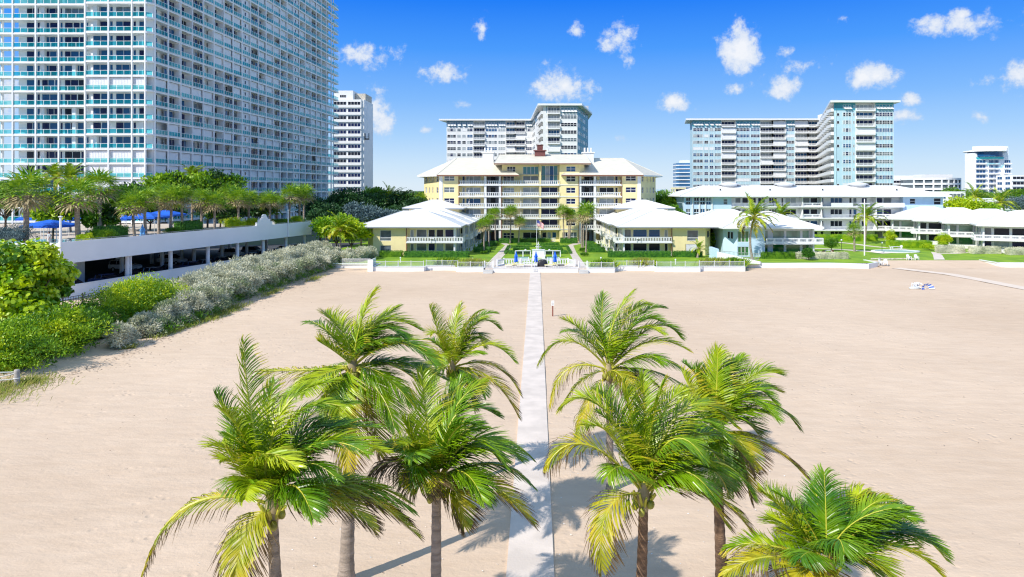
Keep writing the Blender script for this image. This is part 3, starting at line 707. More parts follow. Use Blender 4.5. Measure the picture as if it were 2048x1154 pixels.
# ================================================================ pale blue complex
def long_block():
    T = Thing('apartment_building', 'long four storey pale blue apartment block with a low white roof and white balconies', 'building', (37.5, 178, Z0))
    X = lambda u: (u - 1368) * .1271
    F = [2.2, 5.2, 8.1]; lv = [-.5] + F; EV = 10.6; K = 'blue_wall'
    W_ = T.mb('wall'); W_.fr(0, 0)
    # end bay with white framed glazing
    ops = []
    for z in lv:
        if z < 0: continue
        for a, b in ((1372, 1381), (1388, 1398), (1400, 1410), (1412, 1422)): ops.append((X(a), X(b), z + .5, z + 1.25)); ops.append((X(a), X(b), z + 1.4, z + 2.3))
    wall(W_, 0, X(1425), 0, EV, ops, K)
    for o in ops: window(T, (0, 0), *o, 2, 1, pick(3, 3, 2, 1, 1), sub=False)
    fr = T.mb('pilaster'); fr.fr(0, 0)
    for u in (1385, 1399, 1411, 1424): fr.box(X(u) - .16, X(u) + .16, 0, .2, 0, EV, 'white_paint')
    ops = [(X(1447), X(1455), z + .5, z + 1.9) for z in F]; wall(W_, X(1425), X(1463), 0, EV, ops, K)
    for o in ops: window(T, (0, 0), *o, 1, 2, 'glass_grey')
    D = -1.5
    wins = [(1474, 1485, 1), (1488, 1500, 1), (1542, 1558, 3), (1567, 1571, 1), (1575, 1597, 2), (1608, 1624, 1), (1626, 1640, 1), (1646, 1652, 1), (1666, 1690, 3), (1704, 1709, 1), (1712, 1719, 1), (1729, 1740, 2), (1755, 1771, 1), (1773, 1789, 1), (1504, 1516, 2), (1520, 1534, 2)]
    ops = []
    for z in lv:
        for (a, b, n) in wins: ops.append((X(a), X(b), max(.05, z + (.1 if b - a < 8 else .75)), z + 2.2))
    wall(W_, X(1463), X(1806), 0, EV, ops, 'white_paint', d=D)
    for i, o in enumerate(ops): window(T, (0, 0), *o, wins[i % len(wins)][2], 1, pick(3, 5, 2, 1, 1), d=D - .14, sub=False)
    ops = [(X(1820), X(1831), z + .7, z + 2.0) for z in F] + [(X(1868), X(1882), z + .5, z + 2.1) for z in F]
    wall(W_, X(1806), X(1886), 0, EV, ops, K)
    for o in ops: window(T, (0, 0), *o, 1, 2, 'glass_dark')
    for x, y in ((X(1463), 0), (X(1806), 0)): W_.q([(x, 0, 0), (x, D, 0), (x, D, EV), (x, 0, EV)], K)
    for x in (0, X(1886)): W_.q([(x, 0, 0), (x, -20, 0), (x, -20, EV), (x, 0, EV)], K)
    for k, z in enumerate(F):
        s = T.mb('balcony_slab'); s.fr(0, 0); s.box(X(1463), X(1806), D, .9 if k else 1.4, z - .2, z + .05, 'white_paint')
        for (a, b, st) in ((1463, 1545, 'bars'), (1545, 1602, 'bars'), (1606, 1642, 'block'), (1660, 1703, 'solid' if k == 2 else 'bars'), (1703, 1751, 'bars'), (1752, 1806, 'block' if k < 2 else 'solid')):
            r = T.mb('railing'); r.fr(0, 0)
            if st == 'bars': rail_bars(r, X(a), X(b), z + .05, .8, .9, step=.3)
            elif st == 'block': rail_block(r, X(a), X(b), z + .05, .3, .95, step=2.2)
            else: r.box(X(a), X(b), .74, .86, z - .2, z + .95, 'white_paint')
        for u in (1604, 1642, 1751):
            p = T.mb('partition'); x = X(u); p.fr(0, 0); p.raw([p.P(x + e, d, zz) for e in (-.1, .1) for d, zz in ((.8, z), (.4, z + 2.5), (-1.5, z + 2.5), (-1.5, z))], [[0, 1, 2, 3], [4, 5, 6, 7], [0, 1, 5, 4], [1, 2, 6, 5]], 'white_paint')
    r = T.mb('roof'); r.fr(0, 0); hip(r, -1.3, X(1886) + 1.3, -1.6, 22, EV + .25, 2.6, 'roof_white', inset=8.2)
    for u in (1480, 1597, 1751):
        v = T.mb('vent'); c = (X(u), 10.0, EV + 2.6); v.lathe([(2.0, .0), (2.1, .5), (2.9, .6), (2.6, .75), (1.2, 1.15), (.01, 1.25)], 'white_gloss', 12, c)
    for u in (1450, 1552, 1660, 1812):
        v = T.mb('pipe'); v.tube([(X(u), 4.5, EV + 1.5), (X(u), 4.5, EV + 2.0)], .18, 'metal_dark', 6)
    T.flush()
long_block()
# front blue villa beside the yellow wing: Thing mirrored so the glass faces the garden on its far side
T = Thing('villa', 'pale blue villa with green tinted glazing behind the leaning coconut palm', 'building', (51.0, 128.5, Z0)); T.sx = 1
villa(T, (0, 0), 0, 'blue_wall', 'green', 'block', nwin=3, w=14.0); villa(T, (-3.2, 13.5), 1, 'blue_wall', 'green', 'block', w=14.5); T.flush()
names = ['pale blue villa at the picture edge behind the clipped silver hedge', 'white balconied villa second from the picture edge in the stepped row', 'white balconied villa third from the picture edge, above the round green shrub', 'farthest white balconied villa of the stepped row, touching the long blue block']
for k, (x, y) in enumerate(((86.9, 138.5), (86.6, 149.5), (86.0, 160), (85.0, 170))):
    T = Thing('villa', names[k], 'building', (x, y, Z0), R(-25), group='stepped white villas beyond the fountain garden'); T.sx = -1
    fr0 = (-1.2, 0)
    villa(T, fr0, k, 'blue_wall', 'green' if k % 2 else 'dark', 'block', nwin=3, w=(19 if k == 0 else 14)); T.flush()
# ================================================================ big seaside tower
def tower():
    T = Thing('residential_tower', 'huge white high-rise covered in balconies with teal glass railings', 'tower', (0, 0, 0))
    PT = 2.9; ZB = 15.45 - 5 * PT; NF = 27; rg = random.Random(3)
    zf = [ZB + PT * k for k in range(NF)]; TOP = ZB + PT * NF
    x_c, y_c = -76.9, 138.8
    core = T.mb('wall')
    dx, dy = .064, 1.0; ll = sqrt(dx * dx + dy * dy); dx /= ll; dy /= ll
    # footprint set back 1.9 m from the balcony edge
    A = (-104.9, 141.8); Bp = (-89.7, 141.8); B1 = (-89.7, 140.7); B2 = (-78.1, 140.7); E = (x_c + dx * 102 - 1.2, y_c + 102)
    fp = [A, Bp, B1, B2, E, (-104.9, 240)]
    core.prism(fp, 0, TOP + 1.2, 'tower_white'); 
    MULL = 'white_gloss'
    def rail(F, a0, a1, z, pale, np_=3, d=0.0):
        r = T.mb('railing'); r.fr(*F); g = 'rail_glass_pale' if pale else 'rail_glass'
        r.q([(a0, d, z + .12), (a1, d, z + .12), (a1, d, z + .96), (a0, d, z + .96)], g)
        r.box(a0, a1, d - .04, d + .04, z + .96, z + 1.03, MULL); r.box(a0, a1, d - .04, d + .04, z + .05, z + .13, MULL)
        for i in range(1, np_): x = a0 + (a1 - a0) * i / np_; r.box(x - .04, x + .04, d - .03, d + .03, z + .1, z + .96, MULL)
    def glazing(F, a0, a1, z, d, kind, rg):
        w = T.mb('window'); w.fr(*F)
        x = a0 + .12; base = {'n': ['glass_navy', 'glass_dark', 'glass_navy'], 'b': ['glass_blue', 'glass_navy', 'glass_blue'], 'p': ['glass_curtain', 'glass_grey', 'glass_grey']}[kind]
        while x < a1 - .7:
            ww = rg.choice((1.15, 1.35, 1.5)); e = min(x + ww, a1 - .12)
            w.box(x, e, d + .0, d + .05, z + .05, z + 2.42, rg.choice(base)); w.box(x - .06, x + .01, d, d + .1, z + .06, z + 2.46, MULL); x = e + rg.choice((.06, .06, .06, .06, .25))
        w.box(a0 + .2, a1 - .1, d + .01, d + .1, z + 2.42, z + 2.5, MULL)
    def shut(F, a0, a1, z, d):
        s = T.mb('shutter'); s.fr(*F); n = int((a1 - a0) / .16)
        s.box(a0 + .12, a1 - .12, d - .02, d + .02, z + .06, z + PT - .36, 'shutter')
        for i in range(0, n, 2): x = a0 + .15 + (a1 - a0 - .3) * i / n; s.box(x, x + .1, d + .02, d + .05, z + .06, z + PT - .36, 'shutter')
    # front facade: two planes
    ff = [(-104.9, 140.3), (-86.0, 138.9)]
    XU = lambda u, Y: (u - U0) / FP * Y
    postsL = [XU(u, 140.2) for u in (25.5, 71.5, 117.5, 170)]; postsR = [XU(u, 138.8) for u in (170.5, 217, 264)] + [-77.6]
    for k, z in enumerate(zf):
        s = T.mb('balcony_slab')
        s.wbox(-108.6, -89.5, 140.1, 142.5, z - .28, z, 'tower_white'); s.wbox(-89.7, -77.3, 138.7, 142.0, z - .285, z + .002, 'tower_white')
        # corner + long side edge
        s.prism([(-77.3, 138.7), (x_c + .5, 139.6), (x_c + .5 + dx * 101, 139.6 + 100), (x_c - 2 + dx * 101, 239.6), (-79.2, 139.6)], z - .283, z + .004, 'tower_white')
    order = list(range(5, NF)) + [4, 3, 2, 1, 0]
    for k in order:
        z = zf[k]; kk = k - 5
        shR = kk in (0, 1, 6, -1) or kk in (12, 14); pale = shR or kk in (12, 13)
        kd = 'p' if kk in (11, 13) else ('b' if kk in (2, 3, 8, 9) else rg.choice('nb'))
        for i in range(3):
            a, b = postsL[i], postsL[i + 1]
            rail((0, 140.2), a + .15, b - .15, z, kk in (12, 0, 1) and rg.random() < .8, 3); glazing((0, 141.8), a + (1.6 if i == 0 else .1), b - .2, z, 0, kd if rg.random() < .7 else 'n', rg)
            a, b = postsR[i], postsR[i + 1]
            rail((0, 138.8), a + .15, b - .15, z, shR, 3 if i < 2 else 2)
            if shR: shut((0, 138.8), a, b, z, -.35)
            else: glazing((0, 140.7), a + .3, b - .2, z, 0, kd if rg.random() < .6 else 'b', rg)
        rail((0, 140.2), -108.4, -105.1, z, True, 2)
        rail((-108.5, 140.2 + 3.2, 0, -1), 0, 3.2, z, True, 2)
        # faceted corner
        rail((-77.55, 138.85, .95, .85), 0, 1.2, z, shR, 1)
    for x in postsL + postsR:
        p = T.mb('pillar'); y = 140.05 if x < -89.9 else 138.65; p.wbox(x - .13, x + .13, y, y + .5, 0, TOP, 'white_gloss')
    p = T.mb('pillar'); p.wbox(-108.3, -108.0, 141.5, 142.0, 0, TOP, 'white_gloss')
    # left stub wall holding the outer stack
    # long side
    F = (x_c + .55, 139.9, dx, dy); Fi = (x_c + .55 - 1.22, 139.9, dx, dy); nb = 22; bw = 4.5
    blank = {8: 1, 15: 1}
    shutset = set()
    for (f0, b0, n) in ((6, 0, 5), (0, 0, 9), (1, 0, 8), (0, 9, 4), (11, 5, 3), (10, 5, 3), (9, 5, 3), (8, 9, 3), (5, 9, 3), (7, 16, 4), (3, 10, 3), (4, 16, 3), (12, 9, 4), (6, 18, 3), (13, 6, 3), (14, 11, 3), (9, 11, 2), (2, 19, 3), (5, 17, 3), (10, 16, 3), (12, 17, 3), (15, 3, 4), (16, 9, 5), (8, 18, 4), (13, 14, 3), (3, 3, 2), (-1, 2, 7), (11, 10, 2), (7, 7, 2), (15, 12, 4), (18, 5, 3), (17, 14, 4), (19, 16, 4), (18, 10, 3)):
        for j in range(n): shutset.add((f0, b0 + j))
    for k in order:
        z = zf[k]; kk = k - 5
        for i in range(nb):
            a, b = i * bw + .35, (i + 1) * bw; sh = (kk, i) in shutset or rg.random() < .05
            vf = rg.random() < (.55 if not sh else .7)
            rail(F, a + .12, b - .05, z, vf if kk > 3 else rg.random() < .3, 4)
            if i in blank:
                w = T.mb('window'); w.fr(*F); w.box(a + 1.9, a + 2.4, -.33, -.28, z + 1.3, z + 2.1, 'glass_dark'); sh = True
            if sh: shut(F, a, b, z, -.35)
            else:
                f_ = rg.random(); st = 0 if i % 3 else 1.0
                glazing(Fi, a + st + .2, b - (.2 if i % 4 else 1.6), z, 0, 'n' if f_ < .66 else ('p' if f_ < .74 else 'b'), rg)
            if i % 3 == 1 and not sh:
                w = T.mb('partition'); w.fr(*F); w.box(b - .1, b, -1.25, -.1, z, z + PT - .28, 'tower_white')
    for i in range(nb + 1):
        p = T.mb('pillar'); p.fr(*F); a = i * bw + .2; p.box(a - .12, a + .12, -.25, .1, 0, TOP, 'garage_white')
        if i % 3 == 0: p.box(a - .1, a + .1, -2.0, -.3, 0, TOP, 'tower_white')
    # balconies wrapping the far corner
    fx, fy = x_c + .5 + dx * 101, 240.2
    for k in order:
        if 3 <= k - 5 <= 9 and (k - 5) in (6,): pass
        z = zf[k]; s = T.mb('balcony_slab'); s.prism([(fx - 1, fy - .6), (fx + .35, fy + .4), (fx + .35, fy + 6), (fx - 1, fy + 6)], z - .28, z, 'tower_white')
        rail((fx - .6, fy - .3, .9, .7), 0, 1.1, z, True, 1); rail((fx + .3, fy + .4, 0, 1), 0, 5.5, z, True, 3)
    p = T.mb('pillar'); p.wbox(fx - .1, fx + .15, fy + .6, fy + .9, 0, TOP, 'garage_white')
    # slightly furnished balconies of the front
    for k in range(0, NF):
        for (px_, w_) in ((-99.6, .9), (-93.2, .7), (-88.2, .8), (-79.0, .9)):
            if rg.random() < .45:
                q = T.mb('pier'); q.wbox(px_ - w_ / 2, px_ + w_ / 2, 141.0 if px_ < -89.7 else 139.8, 141.7 if px_ < -89.7 else 140.6, zf[k], zf[k] + PT - .3, 'white_gloss')
    r = T.mb('roof'); r.prism([(-108.8, 139.9), (-77.2, 138.5), (x_c + .7 + dx * 101, 240.5), (-105, 241)], TOP, TOP + .5, 'tower_white')
    T.flush()
tower()
# ================================================================ other high-rises
def wn(T, F, a0, a1, z0, z1, n, glass, d=.02, two=True, frame='white_gloss'):
    w = T.mb('window'); w.fr(*F)
    gs = glass if isinstance(glass, (list, tuple)) else [glass]
    for i in range(n):
        b0, b1 = a0 + (a1 - a0) * i / n, a0 + (a1 - a0) * (i + 1) / n
        w.q([(b0 + .05, d, z0), (b1 - .05, d, z0), (b1 - .05, d, z1), (b0 + .05, d, z1)], gs[i % len(gs)])
        w.box(b0 - .05, b0 + .07, d - .02, d + .06, z0, z1, frame)
    w.box(a1 - .07, a1 + .05, d - .02, d + .06, z0, z1, frame); w.box(a0, a1, d - .02, d + .05, z0 - .08, z0, frame); w.box(a0, a1, d - .02, d + .05, z1, z1 + .07, frame)
    if two: w.box(a0, a1, d, d + .05, (z0 + z1) / 2 - .04, (z0 + z1) / 2 + .04, frame)
def columns(T, F, cols, nf, pitch, z0, wallm, band=None, rg=None, skip_top=True, d0=0.0):
    """facade from column types, per floor parts"""
    a = 0; W_ = T.mb('wall'); top = z0 + nf * pitch
    for (w, t) in cols:
        W_.fr(*F)
        b = a + w
        if t[0] != 'b':
            W_.q([(a, 0, 0), (b, 0, 0), (b, 0, top), (a, 0, top)], wallm)
            if band: W_.box(a, b, 0, .03, top - pitch * .95, top, band)
            if t[0] == 'w' and wallm == 'teal_wall':
                for j in range(int(w / 1.1) + 1): W_.box(a + j * 1.1, a + j * 1.1 + .06, 0, .05, 0, top - pitch, 'white_gloss') if j * 1.1 < w else None
        else:
            W_.q([(a, -1.3, 0), (b, -1.3, 0), (b, -1.3, top), (a, -1.3, top)], 'grey_wall' if rg.random() < .2 else 'white_paint')
            for x in (a, b): W_.box(x - .12, x + .12, -1.35, .05, 0, top, 'white_paint')
        for k in range(nf - 1, -1, -1):
            z = z0 + k * pitch; tp = k == nf - 1
            if t[0] == 'w':
                n = int(t[1:]); c = rg.random()
                g = rg.choice(['glass_navy', 'glass_dark', 'glass_grey', 'glass_blue', 'glass_curtain'])
                if c < .05: wn(T, F, a + .3, b - .3, z + .9, z + 2.1, n, 'shutter', two=False)
                else: wn(T, F, a + .3, b - .3, z + .9, z + 2.1, n, [g, rg.choice(['glass_navy', g, 'glass_grey'])])
                if tp and band:
                    for i in range(n):
                        aw = T.mb('awning'); aw.fr(*F); x = a + .3 + (w - .6) * (i + .5) / n; hw = (w - .6) / n * .42
                        V = [aw.P(x - hw, .05, z + 1.3), aw.P(x + hw, .05, z + 1.3), aw.P(x + hw + .3, .8, z + .5), aw.P(x - hw + .3, .8, z + .5)]
                        V += [(p[0], p[1], p[2] + .06) for p in V]; aw.raw(V, [[0, 1, 2, 3], [4, 5, 6, 7], [0, 1, 5, 4], [1, 2, 6, 5], [2, 3, 7, 6], [3, 0, 4, 7]], 'white_gloss')
            elif t[0] == 'b':
                n = int(t[1:]); c = rg.random()
                bl = T.mb('balcony'); bl.fr(*F); bl.box(a, b, -1.3, .75, z - .2, z, 'white_paint')
                bl.box(a + .05, b - .05, .68, .74, z + .85, z + .95, 'white_gloss'); bl.box(a + .05, b - .05, .68, .74, z, z + .25, 'white_gloss')
                m_ = int(w / .28)
                for i in range(m_ + 1): x = a + .08 + (w - .16) * i / m_; bl.box(x - .06, x + .06, .69, .73, z + .25, z + .85, 'white_gloss')
                for x in (a, b - .06): bl.box(x, x + .06, 0, .74, z, z + .95, 'white_gloss')
                if c < .2: sh = T.mb('shutter'); sh.fr(*F); sh.box(a + .1, b - .1, -.1, 0, z + .05, z + pitch - .25, 'shutter')
                else: wn(T, F, a + .3, b - .3, z + .1, z + 2.2, n, 'glass_navy' if c < .55 else rg.choice(['glass_curtain', 'glass_grey', 'glass_blue']), d=-1.28, two=False)
            elif t[0] == 's' and rg.random() < .8: wn(T, F, a + w * .35, a + w * .65, z + 1.0, z + 1.9, 1, 'glass_dark', two=False)
        a = b
    return a
def slab_tower(name, label, x0, yb, cols_back, x1, yf, cols_front, nf, pitch, ztop, wallm, band, seed, mid_jag=False, xr=None, ypt=None, fcut=None):
    T = Thing(name, label, 'building', (0, 0, 0)); rg = random.Random(seed)
    z0 = ztop - nf * pitch
    wb = sum(c[0] for c in cols_back); wf = sum(c[0] for c in cols_front)
    columns(T, (x0, yb, 1, 0), cols_back, nf, pitch, z0, wallm, band, rg)
    columns(T, (x1, yf, 1, 0), cols_front, nf, pitch, z0, wallm, band, rg)
    xe = x0 + wb
    # inner side of the projecting wing
    L_ = sqrt((xe - x1) ** 2 + (yb - yf) ** 2)
    if mid_jag:
        F = (xe, yb, x1 - xe, yf - yb); W_ = T.mb('wall'); W_.fr(*F); W_.q([(0, -.8, 0), (L_, -.8, 0), (L_, -.8, ztop), (0, -.8, ztop)], 'white_paint')
        n = 7
        for i in range(n):
            for k in range(nf):
                z = z0 + k * pitch; a = L_ * (i + .15) / n; b = L_ * (i + .95) / n; bl = T.mb('balcony'); bl.fr(*F)
                V = [bl.P(p, q, zz) for zz in (z - .2, z + .9) for p, q in ((a, -.8), (a + .2, 1.9), (b, .9), (b, -.8))]
                bl.raw(V[:4], [[0, 1, 2, 3]], 'white_paint'); bl.raw(V, [[0, 1, 5, 4], [1, 2, 6, 5], [2, 3, 7, 6]], 'white_gloss')
                w = T.mb('window'); w.fr(*F); w.box(a + .3, b - .1, -.78, -.7, z + .9, z + 2.2, rg.choice(['glass_navy', 'glass_grey', 'glass_dark']))
    else:
        columns(T, (xe, yb, x1 - xe, yf - yb), [(L_ * .3, 'w2'), (L_ * .35, 's'), (L_ * .35, 'b3')], nf, pitch, z0, wallm, band, rg)
    # outer side; the white tower's shade here is put into a dark teal
    X1 = x1 + wf; xr = xr if xr is not None else X1 + 4; yr = ypt or yf + 30
    sm_ = 'teal_band' if seed == 5 else wallm
    F = (X1, yf, xr - X1, yr - yf); L2 = sqrt((xr - X1) ** 2 + (yr - yf) ** 2)
    columns(T, F, [(L2 * .25, 'w2'), (L2 * .2, 's'), (L2 * .25, 'w2'), (L2 * .3, 's')], nf, pitch, z0, sm_, None, rg)
    W_ = T.mb('wall'); W_.poly([(x0, yb, 0), (x0 + 2, yb + 14, 0), (x0 + 2, yb + 14, ztop), (x0, yb, ztop)], wallm); W_.poly([(x0 + 2, yb + 14, 0), (xe + 8, yb + 14, 0), (xe + 8, yb + 14, ztop), (x0 + 2, yb + 14, ztop)], wallm); W_.poly([(xe + 8, yb + 14, 0), (xr, yr + 20, 0), (xr, yr + 20, ztop), (xe + 8, yb + 14, ztop)], wallm); W_.poly([(xr, yr, 0), (xr, yr + 20, 0), (xr, yr + 20, ztop), (xr, yr, ztop)], sm_)
    r = T.mb('roof'); o = 1.6
    pts = [(x0 - 3.2, yb - o), (xe - o * .5, yb - o), (x1 - o * 1.2, yf - o), (X1 + o, yf - o), (xr + o, yr - 1), (xr + o, yr + 21), (xe + 9, yb + 15), (x0, yb + 16)]
    r.prism(pts, ztop + .05, ztop + .75, 'white_gloss')
    ph = T.mb('penthouse'); ph.wbox(xe + 3, xe + 16, yb - 2, yb + 10, ztop + .75, ztop + 3.4, 'white_paint')
    return T
cb = [(4.4, 'w3'), (2.2, 'w1'), (2.2, 'w1'), (3.0, 'w2'), (5.2, 'b4'), (5.6, 'w4'), (3.6, 'w3'), (4.3, 'b3'), (4.3, 'b3'), (3.2, 'w3')]
T = slab_tower('apartment_tower', 'white high-rise with pale balconies rising behind the yellow building', -39.8, 310, cb, 2.4, 255, [(1.6, 's'), (4.6, 'b4'), (6.3, 'w5')], 16, 2.75, 43.6, 'white_paint', 'slate_band', 5, xr=21.0, ypt=285)
T.mb('stair_tower').wbox(15.5, 20.5, 276, 284, 43, 46.2, 'grey_wall'); T.flush()
cb = [(w * .82, t) for w, t in [(6.0, 'w3'), (2.8, 'w1'), (2.8, 'w1'), (4.0, 'w2'), (7.6, 'b4'), (7.8, 'w4'), (5.4, 'w3'), (6.8, 'b4'), (6.8, 'b4'), (5.0, 'w3'), (7.3, 'b4'), (6.2, 'b3')]]
T = slab_tower('apartment_tower', 'pale teal high-rise with stacked white balconies behind the long blue block', 68.6, 308, cb, 104.5, 246, [(2.9, 's'), (3.4, 'w3'), (1.4, 's'), (6.7, 'b4'), (6.6, 'w5')], 16, 2.76, 43.6, 'teal_wall', 'teal_band', 9, mid_jag=True, xr=127.5, ypt=262); T.flush()

def banded(name, label, x0, x1, y, z1, pitch, wm, gm, ng, depth=14, seed=1, groups=2, side=True, cat='building', gh=1.25, top=None):
    T = Thing(name, label, cat, (0, 0, 0)); rg = random.Random(seed); w = T.mb('wall'); w.wbox(x0, x1, y, y + depth, 0, z1, wm)
    z = z1 - pitch
    while z > 2:
        for g_ in range(groups):
            a = x0 + (x1 - x0) * (g_ + .06) / groups; b = x0 + (x1 - x0) * (g_ + .94) / groups
            wn(T, (0, y), a, b, z + .7, z + .7 + gh, ng, gm if rg.random() < .7 else 'glass_dark', d=.03, two=False)
        sp = T.mb('balcony'); sp.wbox(x0 - .1, x1 + .1, y - .5, y + .1, z - .45, z + .55, wm)
        if side:
            for F, L_ in (((x1, y, 0, 1), depth), ((x0, y + depth, 0, -1), depth)): wn(T, F, L_ * .1, L_ * .4, z + .7, z + .7 + gh, 2, 'glass_blue', two=False); wn(T, F, L_ * .6, L_ * .9, z + .7, z + .7 + gh, 2, 'glass_blue', two=False)
        z -= pitch
    return T
T = banded('hotel_tower', 'white hotel high-rise with dark strip windows between the teal-railed tower and the trees', -82.0, -70.6, 282, 49.5, 2.9, 'white_paint', 'glass_navy', 4, depth=16, seed=2)
t = T.mb('penthouse'); t.wbox(-81.8, -74.2, 283, 292, 49.5, 53.2, 'white_paint'); t.wbox(-74.0, -69.9, 286, 297, 49.5, 52.4, 'stone_wall'); wn(T, (0, 283), -79.5, -77.0, 50.4, 51.4, 3, 'glass_dark', two=False)
s = T.mb('pilaster'); s.wbox(-70.6, -69.6, 282.6, 298, 0, 49.5, 'white_paint')
g = T.mb('window_cleaning_platform'); g.wbox(-69.5, -67.9, 283.2, 284.4, 33.4, 33.9, 'metal_dark'); rail_bars(g, 0, 0, 0, 0) if 0 else None
g.wbox(-69.5, -67.9, 283.2, 283.3, 34.5, 34.6, 'metal_dark'); g.wbox(-68.0, -67.9, 283.2, 284.4, 33.9, 36.0, 'metal_dark'); g.wbox(-69.5, -69.4, 283.2, 284.4, 33.9, 36.0, 'metal_dark'); g.tube([(-68.7, 283.8, 36), (-68.7, 283.8, 50)], .04, 'metal_grey', 4)
T.flush()
# distant buildings
def P_(u, v, Y): return PX(u, Y), PZ(v, Y)
Y = 620; T = Thing('office_tower', 'slim blue glass tower far away beside the teal high-rise', 'tower', (0, 0, 0))
x0, z1 = P_(1354, 326, Y); x1, _ = P_(1384, 326, Y); w = T.mb('wall'); pts = [(x0, Y + 3), (x0 + 2, Y), (x1 - 2, Y - 2), (x1, Y), (x1, Y + 18), (x0, Y + 18)]; w.prism(pts, 0, z1, 'far_glass')
for k in range(17):
    z = z1 - 2 - k * 3.2; s = T.mb('balcony_slab'); s.prism([(x - (.4 if x < x0 + 3 else -.2), y - .5) for x, y in pts], z - .35, z + .35, 'far_white')
r = T.mb('roof'); xa, za = P_(1365, 320, Y); r.prism([(xa, Y + 2), (x1 - 1.5, Y + 2), (x1 - 1.5, Y + 14), (xa, Y + 14)], z1, za, 'far_white'); T.flush()
def simple(label, u0, u1, v1, Y, pitch, ng, groups, wm='far_white', gm='glass_grey', seed=1, depth=14, cat='building', name='apartment_building', gh=1.5):
    x0, z1 = P_(u0, v1, Y); x1, _ = P_(u1, v1, Y)
    return banded(name, label, x0, x1, Y, z1, pitch, wm, gm, ng, depth, seed, groups, True, cat, gh)
T = simple('distant low teal building left of the blue glass tower', 1313, 1331, 379, 480, 3.2, 3, 1, 'teal_wall', seed=3); T.flush()
T = simple('distant white flat-roofed building in front of the blue glass tower', 1331, 1352, 381, 460, 3.2, 3, 1, seed=4); T.flush()
T = simple('distant cream block with brown balconies at the foot of the blue glass tower', 1350, 1372, 375, 440, 3.2, 3, 1, 'pale_yellow', 'glass_dark', seed=5); T.flush()
T = simple('long distant white mid-rise left of the curved one', 1782, 1832, 358, 470, 3.3, 6, 1, 'far_white', 'glass_blue', 6); x0, z0_ = P_(1790, 358, 470); x1, z1_ = P_(1832, 351, 470); T.mb('penthouse').wbox(x0, x1, 472, 480, z0_, z1_, 'far_white'); T.flush()
T = Thing('apartment_building', 'curved distant white mid-rise with wraparound balconies', 'building', (0, 0, 0)); Y = 450
x0, z1 = P_(1828, 356, Y); x1, _ = P_(1921, 356, Y); n = 14; arc = [(x0 + (x1 - x0) * i / n, Y - 9 * sin(pi * i / n)) for i in range(n + 1)] + [(x1, Y + 16), (x0, Y + 16)]
w = T.mb('wall'); w.prism([(x, y + .6) for x, y in arc], 0, z1, 'glass_grey')
for k in range(7):
    z = z1 - .6 - 3.2 * k; s = T.mb('balcony'); s.prism([(x + (x - (x0 + x1) / 2) * .02, y - .4) for x, y in arc], z - .6, z + .6, 'far_white')
for i in range(0, n + 1, 2): p = T.mb('pillar'); x, y = arc[i]; p.wbox(x - .35, x + .35, y - .3, y + .5, 0, z1, 'far_white')
a, b = P_(1842, 349, Y); c_, _ = P_(1905, 349, Y); T.mb('penthouse').wbox(a, c_, Y, Y + 10, z1, b, 'far_white'); T.flush()
# white hotel tower at the right with crown
T = Thing('hotel_tower', 'white distant tower with a wide saucer-like top floor', 'tower', (0, 0, 0)); Y = 420; rg = random.Random(8)
x0, z1 = P_(1944, 306, Y); x1, _ = P_(2016, 306, Y); xm = P_(1950, 0, Y)[0]; w = T.mb('wall'); w.wbox(x0, x1, Y, Y + 7, 0, z1, 'far_white'); w.wbox(x1 - .2, P_(2021, 0, Y)[0], Y + 2, Y + 7, 0, P_(0, 292, Y)[1], 'far_white')
_, zt = P_(0, 292, Y); w.prism([(P_(1958, 0, Y)[0], Y + 1), (P_(2016, 0, Y)[0], Y + 1), (P_(2016, 0, Y)[0], Y + 6.5), (P_(1958, 0, Y)[0], Y + 6.5)], z1, zt, 'far_white')
s = T.mb('canopy'); zz = P_(0, 303, Y)[1]; cx = P_(1980, 0, Y)[0]; s.lathe([(.1, -.2), (11.5, 0), (11.3, .5), (5, 1.4), (.1, 1.6)], 'far_white', 20, (cx, Y + 5, zz)); s = T.mb('window'); s.lathe([(9.2, -3.2), (9.2, -.2)], 'glass_blue', 20, (cx, Y + 5, zz)); s = T.mb('balcony'); s.lathe([(9.6, -4.6), (9.8, -3.4), (9.3, -3.4)], 'rail_glass', 20, (cx, Y + 5, zz))
z = z1 - 6.5
while z > 3:
    for (ua, ub) in ((1952, 1971), (1978, 1987), (1988.5, 1997), (2009, 2021)):
        wn(T, (0, Y), P_(ua, 0, Y)[0], P_(ub, 0, Y)[0], z + .6, z + 2.2, 3, 'glass_blue', d=.05, two=False); sp = T.mb('balcony'); sp.wbox(P_(ua - 1.5, 0, Y)[0], P_(ub, 0, Y)[0] + .2, Y - 1.2, Y + .1, z - .3, z + .5, 'far_white')
    z -= 3.0
T.flush()
T = simple('white building cut off by the picture edge, right of the saucer-topped tower', 2024, 2075, 350, 400, 3.1, 3, 2, seed=11, gm='glass_dark'); T.flush()
T = simple('low white house with grey roof parapet in front of the curved mid-rise', 1896, 1931, 383, 215, 2.9, 4, 1, seed=12, depth=10, name='house'); T.flush()
T = simple('low pale bungalow behind the palms at the picture edge', 1945, 2075, 397, 230, 3.2, 5, 4, seed=13, depth=10, name='house'); T.flush()
